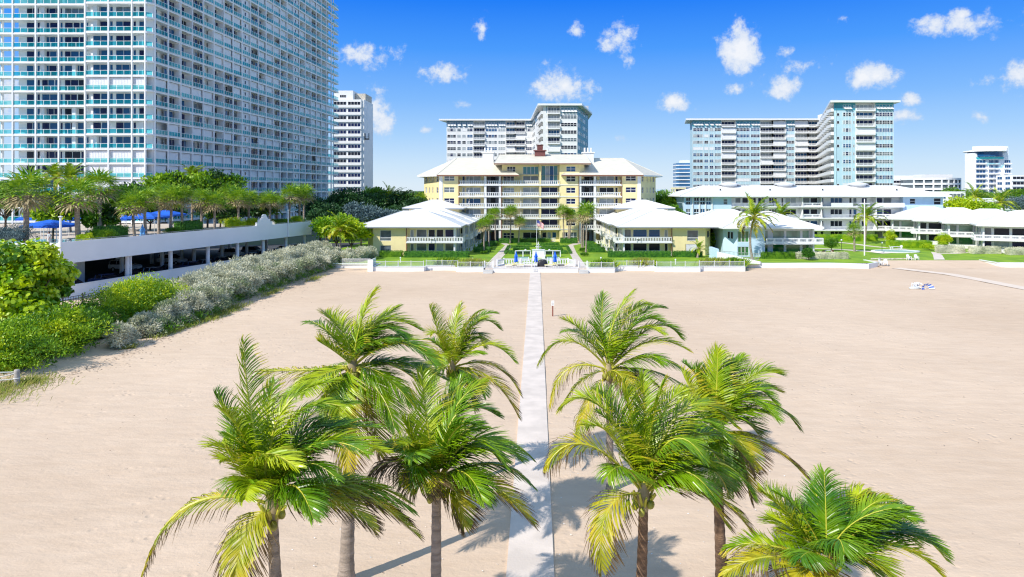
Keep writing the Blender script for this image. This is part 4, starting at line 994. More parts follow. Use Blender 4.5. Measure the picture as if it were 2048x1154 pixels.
# ================================================================ parking garage with pool deck
gx, gy = .2018, .9794; GO = (-54.5, 80.1)
def GP(a, d, z): return (GO[0] + gx * a + gy * d, GO[1] + gy * a - gx * d, z)
def yline(u): return 71.0 / ((U0 - u) / FP + .2061)
def deck_at(u, dy=4.0): Y = yline(u) + dy; return PX(u, Y), Y
T = Thing('parking_garage', 'long low white parking garage with cars inside and palm trees on its roof deck', 'garage', (0, 0, 0))
F = (*GO, gx, gy); DZ = 6.3; LG = 55.6
w = T.mb('parapet'); w.fr(*F); w.box(0, LG, -.28, 0, 4.5, 7.0, 'garage_white')
w.wbox(-112, GO[0] + .05, 79.85, 80.1, 4.5, 6.95, 'garage_white')
k = T.mb('parapet_gable'); k.fr(*F)
k.box(37.9, 42.5, -.3, .03, 6.9, 7.55, 'garage_white'); k.box(38.6, 41.8, -.3, .03, 7.55, 8.0, 'garage_white'); k.box(39.2, 41.2, -.3, .03, 8.0, 8.25, 'garage_white')
A = [(40.2 + .62 * cos(t), 8.25 + .62 * sin(t)) for t in np.linspace(0, pi, 9)]
k.raw([k.P(a, .03, z) for a, z in A] + [k.P(a, -.3, z) for a, z in A], [list(range(9)), list(range(9, 18))], 'garage_white'); k.raw([k.P(a, d, z) for d in (.03, -.3) for a, z in A], [[i, i + 1, 10 + i, 9 + i] for i in range(8)], 'garage_white')
r = T.mb('handrail'); r.fr(*F); r.box(0, 37.8, -.18, -.12, 7.12, 7.17, 'metal_grey'); r.box(42.6, LG, -.18, -.12, 7.12, 7.17, 'metal_grey')
for i in range(38): r.box(i * 1.5, i * 1.5 + .04, -.17, -.13, 7.0, 7.12, 'metal_grey') if not 37.6 < i * 1.5 < 42.6 else None
s = T.mb('deck'); s.prism([GP(0, -.2, 0)[:2], GP(LG, -.2, 0)[:2], (-52, 139), (-112, 139), (-112, 80.0)], 5.5, DZ, 'concrete', top='deck_tan')
e = T.mb('parapet'); x, y, _ = GP(LG, -.2, 0); e.fr(x, y, -1, .25); e.box(0, 11, -.1, .15, 4.5, 7.0, 'garage_white')
lw = T.mb('lower_wall'); lw.fr(*F); lw.box(-.5, LG + 8, -.25, 0, 0, 1.85, 'garage_white'); lw.box(-.5, LG + 8, -.3, .05, 1.85, 1.93, 'garage_white'); lw.wbox(-112, GO[0], 79.9, 80.15, 0, 1.85, 'garage_white')
fl = T.mb('parking_floor'); fl.prism([GP(0, -.2, 0)[:2], GP(LG + 8, -.2, 0)[:2], (-40, 165), (-112, 139), (-112, 80.3)], .3, .7, 'asphalt')
for Y in (82.6, 90.9, 98.6, 106.4, 113.5, 120.5, 127.5, 133.7):
    a = (Y - 80.1) / gy
    for dd in ((-1.0,), (-9.0,), (-17.0,)):
        c = T.mb('column'); p0 = GP(a, dd[0], .7); c.lathe([(.28, 0), (.28, 4.8)], 'garage_white', 12, p0)
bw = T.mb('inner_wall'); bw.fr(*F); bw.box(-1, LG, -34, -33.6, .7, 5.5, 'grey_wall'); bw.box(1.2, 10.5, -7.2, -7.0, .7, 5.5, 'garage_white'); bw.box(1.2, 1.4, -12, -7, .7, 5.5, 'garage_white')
pp = T.mb('drainpipe'); pp.fr(*F); pp.box(11.2, 11.35, -.75, -.6, 1.9, 4.6, 'garage_white')
T.flush()
def pole(name, label, p, z1, z0=4.6, r=.13, cat='pole'):
    m = MB(); m.tube([(p[0], p[1], z0), (p[0], p[1], z1)], [r, r * .8], 'white_gloss', 8); m.lathe([(r * 1.6, 0), (r * 1.6, .08), (.01, .16)], 'white_gloss', 8, (p[0], p[1], z1)); m.lathe([(r * 2.2, 0), (r * 2.2, .15), (r, .2)], 'white_gloss', 8, (p[0], p[1], z0))
    return single(name, m, label, cat)
pole('light_pole', 'white pole fixed to the near corner of the garage parapet', GP(-.1, .15, 0), 9.9, r=.15)
pole('light_pole', 'thin white pole on the far part of the garage parapet beside the grouped palms', GP(47.3, .12, 0), 9.3)
# ---- cars
def car(name, label, body, loc, rz, kind='sedan', group='cars parked in the garage'):
    T = Thing(name, label, 'car', loc, rz, group)
    Lc = 4.5; b = T.mb('body'); b.smooth = False
    if kind == 'sedan': prof = [(-2.2, .35), (-2.25, .6), (-2.15, .85), (-1.55, .95), (1.0, .95), (1.9, .82), (2.22, .62), (2.2, .32)]; cab = [(-1.55, .95), (-.85, 1.40), (.25, 1.42), (1.05, .95)]
    else: prof = [(-2.2, .45), (-2.25, .75), (-2.2, 1.05), (1.1, 1.08), (1.95, .98), (2.22, .78), (2.2, .42)]; cab = [(-2.15, 1.05), (-1.9, 1.66), (.1, 1.70), (1.0, 1.08)]
    rows = []
    for y, ins, dz in ((-.9, .0, 0), (-.86, .0, .0), (.86, 0, 0), (.9, 0, 0)):
        rows.append([(x * (1 - (.02 if abs(y) > .88 else 0)), y, z - (.04 if abs(y) > .88 and z > .6 else 0)) for x, z in prof])
    n = len(prof); V = sum(rows, []); b.raw(V, [[r * n + i, r * n + (i + 1) % n, (r + 1) * n + (i + 1) % n, (r + 1) * n + i] for r in range(3) for i in range(n)], body); b.raw(rows[0], [list(range(n))], body); b.raw(rows[3], [list(range(n))], body)
    g = T.mb('windows'); V = [(x, s * (.82 if z < 1.1 else .64), z) for s in (-1, 1) for x, z in cab]
    g.raw(V, [[0, 1, 2, 3], [4, 5, 6, 7], [0, 1, 5, 4], [2, 3, 7, 6]], 'glass_dark')
    r = T.mb('roof'); zt = cab[1][1]; xs = (cab[1][0] - .03, cab[2][0] + .03); r.wbox(xs[0], xs[1], -.66, .66, zt - .02, zt + .04, body)
    for x in (cab[0][0] * .5 + cab[1][0] * .5, (cab[1][0] + cab[2][0]) / 2): 
        for s in (-1, 1): r.tube([(x, s * .82, cab[0][1]), (x, s * .66, zt)], .035, body, 4)
    for s in (-1, 1):
        for x in (-1.35, 1.4):
            wh = T.mb('wheel'); wh.tube([(x, s * .72, .33), (x, s * .92, .33)], .33, 'rubber', 12); rm = T.mb('rim', under=wh); rm.tube([(x, s * .90, .33), (x, s * .935, .33)], .19, 'metal_grey', 10)
        h = T.mb('headlight'); h.wbox(2.12, 2.24, s * .62 - .18, s * .62 + .18, .62, .76, 'lamp_glass')
        h = T.mb('tail_light'); h.wbox(-2.27, -2.18, s * .62 - .16, s * .62 + .16, .68, .84, 'red')
    m = T.mb('bumper'); m.wbox(2.15, 2.28, -.8, .8, .32, .5, 'metal_dark'); m = T.mb('number_plate'); m.wbox(2.28, 2.3, -.25, .25, .45, .56, 'lamp_glass')
    return T.flush()
perp = atan2(-gx, gy)   # nose towards the beach wall
carlist = [(4.5, 'car_black', 'dark sedan in the nearest garage bay behind the sea grape'), (10.0, 'car_blue', 'dark blue sedan just past the drainpipe column of the garage'), (14.2, 'car_black', 'black sedan, third along the low garage wall'), (18.3, 'car_silver', 'silver sedan, fourth along the low garage wall'),
    (21.5, 'car_black', 'black sedan, fifth along the low garage wall'), (26.2, 'car_blue', 'dark blue sedan, sixth along the low garage wall'), (29.5, 'car_silver', 'silver car, seventh along the low garage wall'), (33.6, 'car_black', 'black car, eighth along the low garage wall'),
    (37.0, 'car_black', 'black car nose to the wall under the parapet gable'), (41.5, 'car_blue', 'dark blue car just past the parapet gable'), (45.6, 'car_black', 'black car by the thin white pole of the garage'), (49.6, 'car_black', 'black sedan second from the open end of the garage'), (53.6, 'car_blue', 'dark blue sedan nearest the open end of the garage')]
for a, c, lb in carlist: car('parked_car', lb, c, GP(a, -3.0, .7), perp)
for a, dd, c, lb, kd in ((24, -13, 'car_white', 'white van-like car deep inside the garage, nearer bay', 'suv'), (34, -13, 'car_white', 'white off-roader deep inside the garage, farther bay', 'suv'), (46, -10.5, 'car_white', 'white off-roader parked in sunlight behind the far garage columns', 'suv'), (51.5, -9.5, 'car_silver', 'silver off-roader next to the white one at the open garage end', 'suv'), (57.5, -6.5, 'car_white', 'white sedan outside the open end of the garage', 'sedan'), (60.5, -6.5, 'car_silver', 'silver sedan farthest outside the open end of the garage', 'sedan')):
    car('parked_car', lb, c, GP(a, dd, .7), perp if dd > -12 else perp + .02, kd)
# ---- black iron fence along the garage
def iron(label, p0, p1, h=1.5, step=.32, z=.2):
    T = Thing('iron_fence', label, 'fence', (p0[0], p0[1], z), 0, 'black iron fences behind the beach shrubs')
    dx, dy = p1[0] - p0[0], p1[1] - p0[1]; L_ = sqrt(dx * dx + dy * dy); n = max(1, round(L_ / 2.4))
    r = T.mb('rail'); r.fr(0, 0, dx, dy); r.box(0, L_, -.03, .03, h - .28, h - .22, 'metal_dark'); r.box(0, L_, -.03, .03, h - .02, h + .03, 'metal_dark'); r.box(0, L_, -.03, .03, .15, .2, 'metal_dark')
    pk = T.mb('pickets'); pk.fr(0, 0, dx, dy)
    for i in range(int(L_ / step)): pk.box(i * step, i * step + .03, -.015, .015, .05, h, 'metal_dark')
    for i in range(n + 1): p = T.mb('post'); p.fr(0, 0, dx, dy); a = L_ * i / n; p.box(a - .05, a + .05, -.05, .05, 0, h + .22, 'metal_dark')
    return T.flush()
iron('black iron fence between the lime shrubs and the low garage wall', (-49.4, 73), (-42.0, 109)); iron('short black iron fence section beside the sea grape trunk', (-47.6, 62), (-49.4, 73)); iron('black iron fence at the picture edge under the sea grape', (-40.6, 53.2), (-46, 57.5))
# ---- deck furniture
T = Thing('swimming_pool', 'blue pool on the garage deck seen beside the person', 'pool', (-63, 90, DZ)); p = T.mb('pool_edge'); p.wbox(-9, 8, -3.2, 4.4, 0, .12, 'concrete'); q = T.mb('water'); q.wbox(-8.6, 7.6, -2.8, 4, .0, .125, 'pool_water'); T.flush()
def canopy(label, u, Y, zc, sz, h=2.6, group='blue canopies on the pool deck', name='canopy_tent'):
    x = PX(u, Y); T = Thing(name, label, 'canopy', (x, Y, DZ), rnd.uniform(-.2, .3), group)
    c = T.mb('canopy'); s = sz / 2; E = [(-s, -s, h), (s, -s, h), (s, s, h), (-s, s, h)]
    M = [(-s * .45, -s * .45, h + .42), (s * .45, -s * .45, h + .42), (s * .45, s * .45, h + .42), (-s * .45, s * .45, h + .42)]
    for k in range(4): c.poly([E[k], E[(k + 1) % 4], M[(k + 1) % 4], M[k]], 'blue_canvas'); c.poly([M[k], M[(k + 1) % 4], (0, 0, h + .7)], 'blue_canvas')
    v = T.mb('valance'); 
    for k in range(4): A, B = E[k], E[(k + 1) % 4]; v.poly([A, B, (B[0], B[1], h - .28), (A[0], A[1], h - .28)], 'blue_canvas')
    for (x_, y_) in ((-s, -s), (s, -s), (s, s), (-s, s)): lg = T.mb('leg'); lg.tube([(x_ * .97, y_ * .97, 0), (x_ * .97, y_ * .97, h)], .04, 'white_gloss', 6)
    return T.flush()
canopy('large blue canopy beside the person and pool, left of the corner pole', 100, 90, 0, 4.6, 2.2); canopy('blue canopy half hidden behind the blue-grey shrub', 66, 102, 0, 3.2, 2.6); canopy('blue canopy peeking past the light pole behind the pool', 136, 104, 0, 3.6, 2.4)
canopy('blue canopy left of the clipped dark hedge', 238, 104, 0, 3.2, 2.5); canopy('broad blue canopy between the slim palms', 295, 105, 0, 4.4, 2.7); canopy('blue canopy behind the slim palms, farthest along the deck', 330, 110, 0, 4.6, 2.9)
def parasol(name, label, p, h=2.4, mtl='blue_canvas', r=.2, group=None):
    T = Thing(name, label, 'parasol', p, 0, group); a = T.mb('pole'); a.tube([(0, 0, 0), (0, 0, h)], .03, 'white_gloss', 6); b = T.mb('canopy'); b.smooth = False
    V = []; prof = [(.06, h + .02), (.10, h - .25), (r, h - .8), (r * .75, h - 1.0), (r * 1.05, h - 1.55), (r * .8, h - 1.7)]
    n = 12
    for q, z in prof:
        for j in range(n): w_ = 2 * pi * j / n; rr = q * (1.15 if j % 2 else .8); V.append((rr * cos(w_), rr * sin(w_), z))
    b.raw(V, [[i * n + j, i * n + (j + 1) % n, (i + 1) * n + (j + 1) % n, (i + 1) * n + j] for i in range(len(prof) - 1) for j in range(n)], mtl)
    c = T.mb('base'); c.lathe([(.3, 0), (.3, .08), (.05, .12)], 'white_gloss', 10); return T.flush()
x, y = deck_at(285, 3); parasol('closed_parasol', 'small light blue closed parasol on the garage deck between two slim palms', (x, y, DZ), 2.0, 'light_blue_canvas', .32)
# ---- person on the deck
def human(label, loc, rz):
    J = {'pel': (0, 0, .95, .155), 'wst': (0, 0, 1.12, .135), 'chs': (0, -.01, 1.33, .165), 'nk': (0, 0, 1.49, .06), 'hd': (0, .02, 1.60, .092), 'tp': (0, .01, 1.72, .075)}
    E = [('pel', 'wst'), ('wst', 'chs'), ('chs', 'nk'), ('nk', 'hd'), ('hd', 'tp')]
    for s, k in ((1, 'r'), (-1, 'l')):
        J.update({'sh' + k: (s * .19, 0, 1.41, .062), 'el' + k: (s * .25, .03, 1.13, .045), 'wr' + k: (s * .24, .14, .92, .032), 'ha' + k: (s * .23, .18, .85, .035),
                  'hp' + k: (s * .10, 0, .88, .10), 'kn' + k: (s * .11, .02, .48, .066), 'an' + k: (s * .11, -.02, .08, .045), 'to' + k: (s * .12, .14, .04, .04)})
        E += [('chs', 'sh' + k), ('sh' + k, 'el' + k), ('el' + k, 'wr' + k), ('wr' + k, 'ha' + k), ('pel', 'hp' + k), ('hp' + k, 'kn' + k), ('kn' + k, 'an' + k), ('an' + k, 'to' + k)]
        for f in range(5):
            nm = 'f%d' % f + k; J[nm] = (s * (.215 + .012 * f - (.03 if f == 4 else 0)), .185 + .006 * f, (.775 + .008 * abs(f - 1.5)) if f < 4 else .82, .009); E.append(('ha' + k, nm))
    names = list(J); me = bpy.data.meshes.new('person'); me.from_pydata([J[n][:3] for n in names], [(names.index(a), names.index(b)) for a, b in E], [])
    o = bpy.data.objects.new('person', me); COL.objects.link(o); m = o.modifiers.new('skin', 'SKIN'); sv = me.skin_vertices[0].data
    for i, n in enumerate(names): sv[i].radius = (J[n][3], J[n][3] * (.75 if n in ('pel', 'wst', 'chs') else 1))
    sv[0].use_root = True; sb = o.modifiers.new('sub', 'SUBSURF'); sb.levels = 1; sb.render_levels = 1
    dg = bpy.context.evaluated_depsgraph_get(); me2 = bpy.data.meshes.new_from_object(o.evaluated_get(dg)); o.modifiers.clear(); o.data = me2; me2.name = 'person'
    for nm in ('skin', 'cloth_grey'): me2.materials.append(MATS[nm])
    for p in me2.polygons: c = p.center; p.material_index = 1 if (.5 < c[2] < 1.44 and not (abs(c[0]) > .2 and c[2] < 1.15)) else 0; p.use_smooth = True
    o.location = loc; o.rotation_euler = (0, 0, rz); tag(o, label, 'person')
    h = MB(); h.smooth = True; h.sphere((0, -.02, 1.66), (.105, .11, .12), 'hair', 12, 7); h.build('hair', o)
    f = MB(); f.wbox(-.05, -.03, .105, .115, 1.625, 1.64, 'hair'); f.wbox(.03, .05, .105, .115, 1.625, 1.64, 'hair'); f.raw([(-.015, .1, 1.58), (.015, .1, 1.58), (0, .135, 1.585), (0, .11, 1.63)], [[0, 1, 2], [0, 2, 3], [1, 2, 3]], 'skin'); f.wbox(-.03, .03, .095, .112, 1.545, 1.553, 'red'); f.build('face', o)
    s = MB(); s.smooth = True; s.lathe([(.24, .52), (.22, .8), (.19, 1.0), (.18, 1.15), (.20, 1.3), (.17, 1.42), (.07, 1.49)], 'cloth_grey', 14); s.build('robe', o)
    return o
human('person with short dark hair in a pale grey robe standing at the deck parapet', (PX(98, 83.5), 83.5, DZ), R(150))
# ================================================================ vegetation
rg = np.random.default_rng(11)
ORD = ['first', 'second', 'third', 'fourth', 'fifth', 'sixth', 'seventh', 'eighth', 'ninth', 'tenth', 'eleventh', 'twelfth', 'thirteenth', 'fourteenth', 'fifteenth', 'sixteenth']
def shrub(name, label, cat, loc, r, m, nclump=14, per=260, L=.25, W=.12, group=None, ms=None, shape='rhomb', cl=.42, stem=True, kind=None, low=-.35, cz=None):
    T = Thing(name, label, cat, (loc[0], loc[1], loc[2]), 0, group)
    c = T.mb('foliage' if r[2] < 3 else 'crown'); foliage(c, (0, 0, cz if cz is not None else r[2] * .85), r, rg, m, nclump, per, L, W, cl, shape, ms, low)
    if name == 'beach_shrub':
        foliage(c, (.3, -.2, .55), (r[0] * .95, r[1] * .95, .75), rg, m, 18, per // 2, L, W, .36, shape, ['leaf_mid', 'leaf_bright'], -.6)
    if stem:
        s = T.mb('stem' if r[2] < 3 else 'trunk'); h = cz if cz is not None else r[2] * .8
        s.tube([(0, 0, 0), (.1, 0, h * .4), (.0, .1, h)], [.06 * r[2], .045 * r[2], .02 * r[2]], 'bark', 7)
        for k in range(5): a = k * 1.26; s.tube([(.1, 0, h * .4), (cos(a) * r[0] * .35, sin(a) * r[1] * .35, h * .85), (cos(a) * r[0] * .6, sin(a) * r[1] * .6, h * 1.15)], [.03 * r[2], .02 * r[2], .008 * r[2]], 'bark', 5)
    return T.flush()
# big sea grape
T = Thing('sea_grape_tree', 'big round-leaved sea grape tree at the picture edge by the garage corner', 'tree', (-44.2, 58.5, .1))
c = T.mb('crown'); foliage(c, (0, 0, 4.6), (5.6, 5.2, 5.0), rg, 'leaf_grape', 46, 430, .34, .34, .27, 'round', ['leaf_grape', 'leaf_grape', 'leaf_lime', 'leaf_mid'], low=-.75)
foliage(c, (4.0, -2.2, 2.2), (2.0, 2.2, 1.9), rg, 'leaf_grape', 12, 260, .32, .32, .4, 'round')
s = T.mb('trunk'); s.tube([(0, 0, 0), (.3, 0, 1.5), (0, .2, 4)], [.5, .4, .2], 'bark', 9)
for k in range(8): a = k * .8; s.tube([(.2, 0, 1.3), (cos(a) * 2, sin(a) * 2, 3.2), (cos(a) * 3.6, sin(a) * 3.4, 5.5 - (k % 3))], [.2, .13, .05], 'bark', 6)
T.flush()
shrub('beach_shrub', 'low lime green shrub nearest the rope fence, spilling onto the sand', 'shrub', (-38.6, 50.3, .0), (4.2, 2.8, 2.0), 'leaf_lime', 40, 330, .24, .09, 'green beach shrubs', ['leaf_lime', 'leaf_bright', 'leaf_mid', 'leaf_bright'])
shrub('beach_shrub', 'dense green shrub in front of the sea grape, left of the small silver bush', 'shrub', (-38.0, 55.4, .0), (3.4, 3.2, 2.0), 'leaf_bright', 34, 300, .24, .09, 'green beach shrubs', ['leaf_bright', 'leaf_mid', 'leaf_lime'])
shrub('beach_shrub', 'dark green shrub below the end of the iron fence', 'shrub', (-38.6, 60.5, .1), (2.8, 3.2, 1.9), 'leaf_mid', 20, 320, .2, .08, 'green beach shrubs', ['leaf_mid', 'leaf_bright'])
shrub('beach_shrub', 'bright yellow-green shrub mound between iron fence and long silver hedge', 'shrub', (-38.8, 68.0, .1), (3.2, 7.4, 2.5), 'leaf_lime', 46, 320, .24, .09, 'green beach shrubs', ['leaf_lime', 'leaf_bright', 'leaf_lime', 'leaf_mid'])
shrub('silver_bush', 'small upright silver bush standing alone on the sand edge', 'shrub', (-34.6, 58.3, .0), (1.25, 1.5, 1.3), 'leaf_silver', 18, 300, .32, .08, low=-.9, cz=.75)
T = Thing('silver_hedge', 'long shaggy silver-grey hedge running from the lime shrubs to the villas', 'hedge', (-36, 90, 0))
c = T.mb('foliage')
for i in range(16):
    y = -27 + 3.95 * i; sz = min(1, .62 + .12 * i) if i < 4 else 1; xo = (1.0 if i < 4 else -.6) + .055 * max(0, i - 3) * 3.95 * .45
    foliage(c, (xo + rg.uniform(-.3, .3), y, 1.3 * sz), (2.6 * sz, 2.9, 2.05 * sz * rg.uniform(.9, 1.12)), rg, 'leaf_silver', 26, 330, .30, .085, .34, low=-.75, ms=['leaf_silver', 'leaf_silver', 'leaf_silver_green'])
    if i > 3: foliage(c, (xo - 2.6, y + 1, 2.1), (2.3, 2.7, 2.0 * rg.uniform(.9, 1.15)), rg, 'leaf_silver', 16, 300, .30, .085, .36, low=-.2)
for i in range(60):
    y = -28 + i * .99; P, D = blob(rg, (.7 + .055 * max(0, i - 12) * .45 + (1.4 if i < 13 else 0) , y, .35), (1.1, .9, .6), 170, low=-.3); leaves(c, P, D, .26, .1, rg, 'leaf_mid' if i % 3 else 'leaf_silver_green')
for (x_, y_) in ((3.4, 30.5), (4.9, 33.0), (5.9, 35.2)): foliage(c, (x_, y_, 1.4), (2.2, 2.0, 1.7), rg, 'leaf_silver', 18, 280, .30, .085, .36, low=-.6)
s = T.mb('branches')
for i in range(60):
    y = -28 + i; a = rg.uniform(0, 6.28); s.tube([(rg.uniform(-1, 1.2), y, 0), (1.4 * cos(a), y + sin(a), 1.3)], [.05, .02], 'bark', 4, False)
T.flush()
# dry grass tufts, dune grass and seaweed litter
def tufts(m, n, area, rr, L, mtl, w=.012):
    P = []
    for (cx, cy, sx, sy, k) in area:
        q = rg.normal(0, 1, (k, 2)) * [sx, sy] + [cx, cy]; P.append(q)
    P = np.concatenate(P); P = np.column_stack([P, np.full(len(P), .0)]); n = len(P)
    d = unit(rg.normal(0, .45, (n, 3)) + [.25, .1, 1]); s = unit(np.cross(d, rg.normal(0, 1, (n, 3)))); l = L * rg.uniform(.5, 1.3, (n, 1))
    V = np.stack([P - s * w, P + s * w, P + d * l * .6 + s * w * .8, P + d * l + np.array([.12, 0, -.06]) * l], 1).reshape(-1, 3); m.raw(V, np.arange(n * 4).reshape(n, 4), mtl)
m = MB(); tufts(m, 0, [(-35.8, 44.5, 1.6, 1.6, 2600), (-36.8, 42.4, 1.6, 1.4, 2200), (-34.2, 47.2, .8, .7, 500), (-33.6, 57.6, .3, .3, 240), (-33.4, 65, .35, 2.2, 900), (-33.0, 71, .5, 2.0, 900), (-33.2, 76, .5, 2.2, 600), (-33.3, 88, .3, 2, 400), (-32.5, 102, .4, 1.5, 300)], 0, .42, 'dry_grass', .014); tag(m.build('dune_grass'), 'sparse yellow dune grass on the sand edge', kind='stuff')
m = MB(); k = 1500; Y = rg.uniform(47, 108, k); X = -33.2 + np.abs(rg.normal(0, .7, k)) * rg.choice([1, 1, 2.4], k); P = np.column_stack([X, Y, np.full(k, .035)])
leaves(m, P, np.tile([1.0, 0, 0], (k, 1)), .22, .07, rg, 'driftwood', spread=1.0, up=-.0); m.V[-1][:, 2] = np.clip(m.V[-1][:, 2], .02, .05); tag(m.build('seaweed_litter'), 'brown seaweed and leaf litter on the sand', kind='stuff')
m = MB(); k = 700; P = np.column_stack([rg.uniform(-32, 60, k), rg.uniform(18, 90, k), np.full(k, .04)]); leaves(m, P, np.tile([1.0, 0, 0], (k, 1)), .09, .05, rg, 'driftwood', spread=1.0, up=0); m.V[-1][:, 2] = np.clip(m.V[-1][:, 2], .03, .06); tag(m.build('litter'), 'scattered specks of seaweed on the open sand', kind='stuff')
m = MB(); k = 500; P = np.column_stack([rg.uniform(-12, 14, k), rg.uniform(14, 34, k), np.full(k, .04)]); leaves(m, P, np.tile([1.0, 0, 0], (k, 1)), .07, .04, rg, 'white_paint', spread=1.0, up=0); m.V[-1][:, 2] = np.clip(m.V[-1][:, 2], .03, .06); tag(m.build('shell_litter'), 'bits of shell on the sand under the palms', kind='stuff')

# ---- clipped hedges
def clip_hedge(label, boxes, m, h, dens=90, L=.14, W=.08, z=.69, group=None, name='clipped_hedge'):
    x0, y0 = boxes[0][0], boxes[0][2]; T = Thing(name, label, 'hedge', (x0, y0, z), 0, group); c = T.mb('foliage')
    for (a, b, c0, d) in boxes:
        a, b, c0, d = a - x0, b - x0, c0 - y0, d - y0; c.wbox(a + .08, b - .08, c0 + .08, d - .08, 0, h - .08, m)
        for (o, s1, s2, nn) in (((a, c0, h), (b - a, 0, 0), (0, d - c0, 0), (0, 0, 1)), ((a, c0, 0), (b - a, 0, 0), (0, 0, h), (0, -1, 0)), ((a, c0, 0), (0, d - c0, 0), (0, 0, h), (-1, 0, 0)), ((b, c0, 0), (0, d - c0, 0), (0, 0, h), (1, 0, 0)), ((a, d, 0), (b - a, 0, 0), (0, 0, h), (0, 1, 0))):
            s1, s2 = np.array(s1, float), np.array(s2, float); k = int(np.linalg.norm(s1) * np.linalg.norm(s2) * dens) + 4
            P = np.array(o) + rg.random((k, 1)) * s1 + rg.random((k, 1)) * s2 + rg.normal(0, .05, (k, 3)); leaves(c, P, np.tile(np.array(nn, float), (k, 1)), L, W, rg, m, spread=.9)
    return T.flush()
gh = 'clipped hedges of the courtyard parterre'
clip_hedge('front left parterre hedge behind the green panel, left of the fountain', [(-5.4, -1.0, 134.8, 136.0)], 'hedge_green', .55, group=gh); clip_hedge('front right parterre hedge behind the green panel, right of the fountain', [(.6, 5.9, 134.8, 136.0)], 'hedge_green', .55, group=gh)
clip_hedge('middle left parterre hedge bordering a reddish bed', [(-4.6, -1.5, 144.6, 145.8), (-4.6, -4.0, 141, 144.6)], 'hedge_green', .45, group=gh); clip_hedge('middle right parterre hedge bordering a reddish bed', [(1.0, 5.2, 144.6, 145.8), (4.5, 5.2, 141, 144.6)], 'hedge_green', .45, group=gh)
clip_hedge('long low parterre hedge crossing behind the fountain', [(-6, 6.4, 151.2, 151.9)], 'hedge_green', .35, group=gh); clip_hedge('rear left short parterre hedge', [(-4.3, -1.2, 156.5, 157.4)], 'hedge_green', .45, group=gh); clip_hedge('rear right short parterre hedge', [(.7, 5.0, 156.5, 157.4)], 'hedge_green', .45, group=gh)
clip_hedge('left flank hedge of the parterre beside the paved path', [(-6.2, -5.8, 134.6, 151)], 'hedge_green', .35, group=gh, dens=60); clip_hedge('right flank hedge of the parterre beside the paved path', [(6.4, 6.8, 134.6, 151)], 'hedge_green', .35, group=gh, dens=60)
clip_hedge('foundation hedge left of the building entrance palms', [(-8.6, -3.8, 161.5, 163.5)], 'hedge_green', 1.0); clip_hedge('foundation hedge right of the building entrance palms', [(5.6, 9.4, 161, 163)], 'hedge_green', 1.15); clip_hedge('planting along the ground floor balcony in the centre', [(-4, 3.4, 164.6, 165.6)], 'leaf_mid', .9)
clip_hedge('low hedge in front of the yellow wing near the silver hedge', [(-24.2, -12.4, 127.6, 129.2)], 'hedge_green', 1.0); clip_hedge('short hedge under the side windows near the silver hedge', [(-28.9, -24.8, 128.6, 130)], 'leaf_mid', 1.0)
clip_hedge('low hedge in front of the yellow wing near the blue villas', [(13.2, 24.6, 127.6, 129.2)], 'hedge_green', 1.0); clip_hedge('short hedge under the white shutter of the yellow wing', [(25.2, 30.4, 128.0, 129.6)], 'hedge_green', 1.0)
for k, (x, y, w, d) in enumerate(((-11.4, 138, 3.2, 2.0), (-11.2, 146, 2.8, 1.8), (-10.6, 154, 2.8, 1.6))):
    clip_hedge('hedge block beside the left garden balconies, ' + ('nearest', 'middle', 'farthest')[k] + ' of three', [(x - 1, x + w - 1, y, y + d)], 'hedge_green', .9, group='hedge blocks beside the garden balconies'); clip_hedge('hedge block beside the right garden balconies, ' + ('nearest', 'middle', 'farthest')[k] + ' of three', [(1.5 - x - w + .6, 1.5 - x + .6, y, y + d)], 'hedge_green', .9, group='hedge blocks beside the garden balconies')
clip_hedge('silver clipped hedge along the green-glazed blue villa', [(46.4, 55.6, 124.6, 126)], 'leaf_silver', 1.05, L=.2); clip_hedge('end of the silver hedge by the blue villa, coloured dark green as shade', [(40.4, 46.3, 125, 126.4)], 'leaf_mid', 1.1)  # second box: same silver hedge, the villa's shade put into its leaf colour
clip_hedge('long silver clipped hedge in front of the white balconied villas', [(78.8, 84, 137, 138.6), (84, 89.5, 134.6, 136.4), (89.5, 104, 132.2, 134)], 'leaf_silver', 1.3, dens=60, L=.2)
clip_hedge('bright green clipped hedge behind the round garden pool', [(74.8, 83.5, 147.5, 150)], 'leaf_bright', 1.5, dens=60); clip_hedge('long green hedge under the long blue block', [(62, 82, 168, 170)], 'leaf_bright', 1.5, dens=50); clip_hedge('green hedge between blue villa and long block', [(46, 60, 160, 161.6)], 'leaf_bright', 1.5, dens=50)
shrub('round_shrub', 'dark round shrub on the lawn in front of the silver clipped hedge', 'shrub', (PX(1616, 122.8), 122.8, .69), (1.25, 1.2, 1.15), 'hedge_green', 16, 260, .2, .08); shrub('round_shrub', 'round yellow-green shrub between the white villas', 'shrub', (84.0, 144.4, .69), (1.7, 1.6, 1.9), 'leaf_lime', 16, 300, .2, .1)
for k, (x, y) in enumerate(((10.6, 111.9), (17.0, 113.9), (-14.6, 115), (28.6, 114), (32.0, 114.4), (-10.6, 113))):
    m = MB(); tufts(m, 0, [(0, 0, .9 if k > 1 else .7, .45, 900)], 0, 1.3, 'leaf_mid' if k % 2 == 0 else 'dry_grass', .03); tufts(m, 0, [(0, 0, .9, .45, 500)], 0, 1.2, 'leaf_lime', .03)
    single('grass_clump', m, ('tall grass clump behind the picket fence just right of the sun terrace', 'grass clump at the lawn edge in front of the long hedge, right side', 'grassy mound on the left lawn behind the picket fence', 'large grass clump beside the ramp wall, nearer the yellow wing', 'large grass clump beside the ramp wall, nearer the blue villa', 'small grass clump beside the left garden gate')[k], 'ornamental grass', 'ornamental grass clumps along the seawall', (x, y, .66))
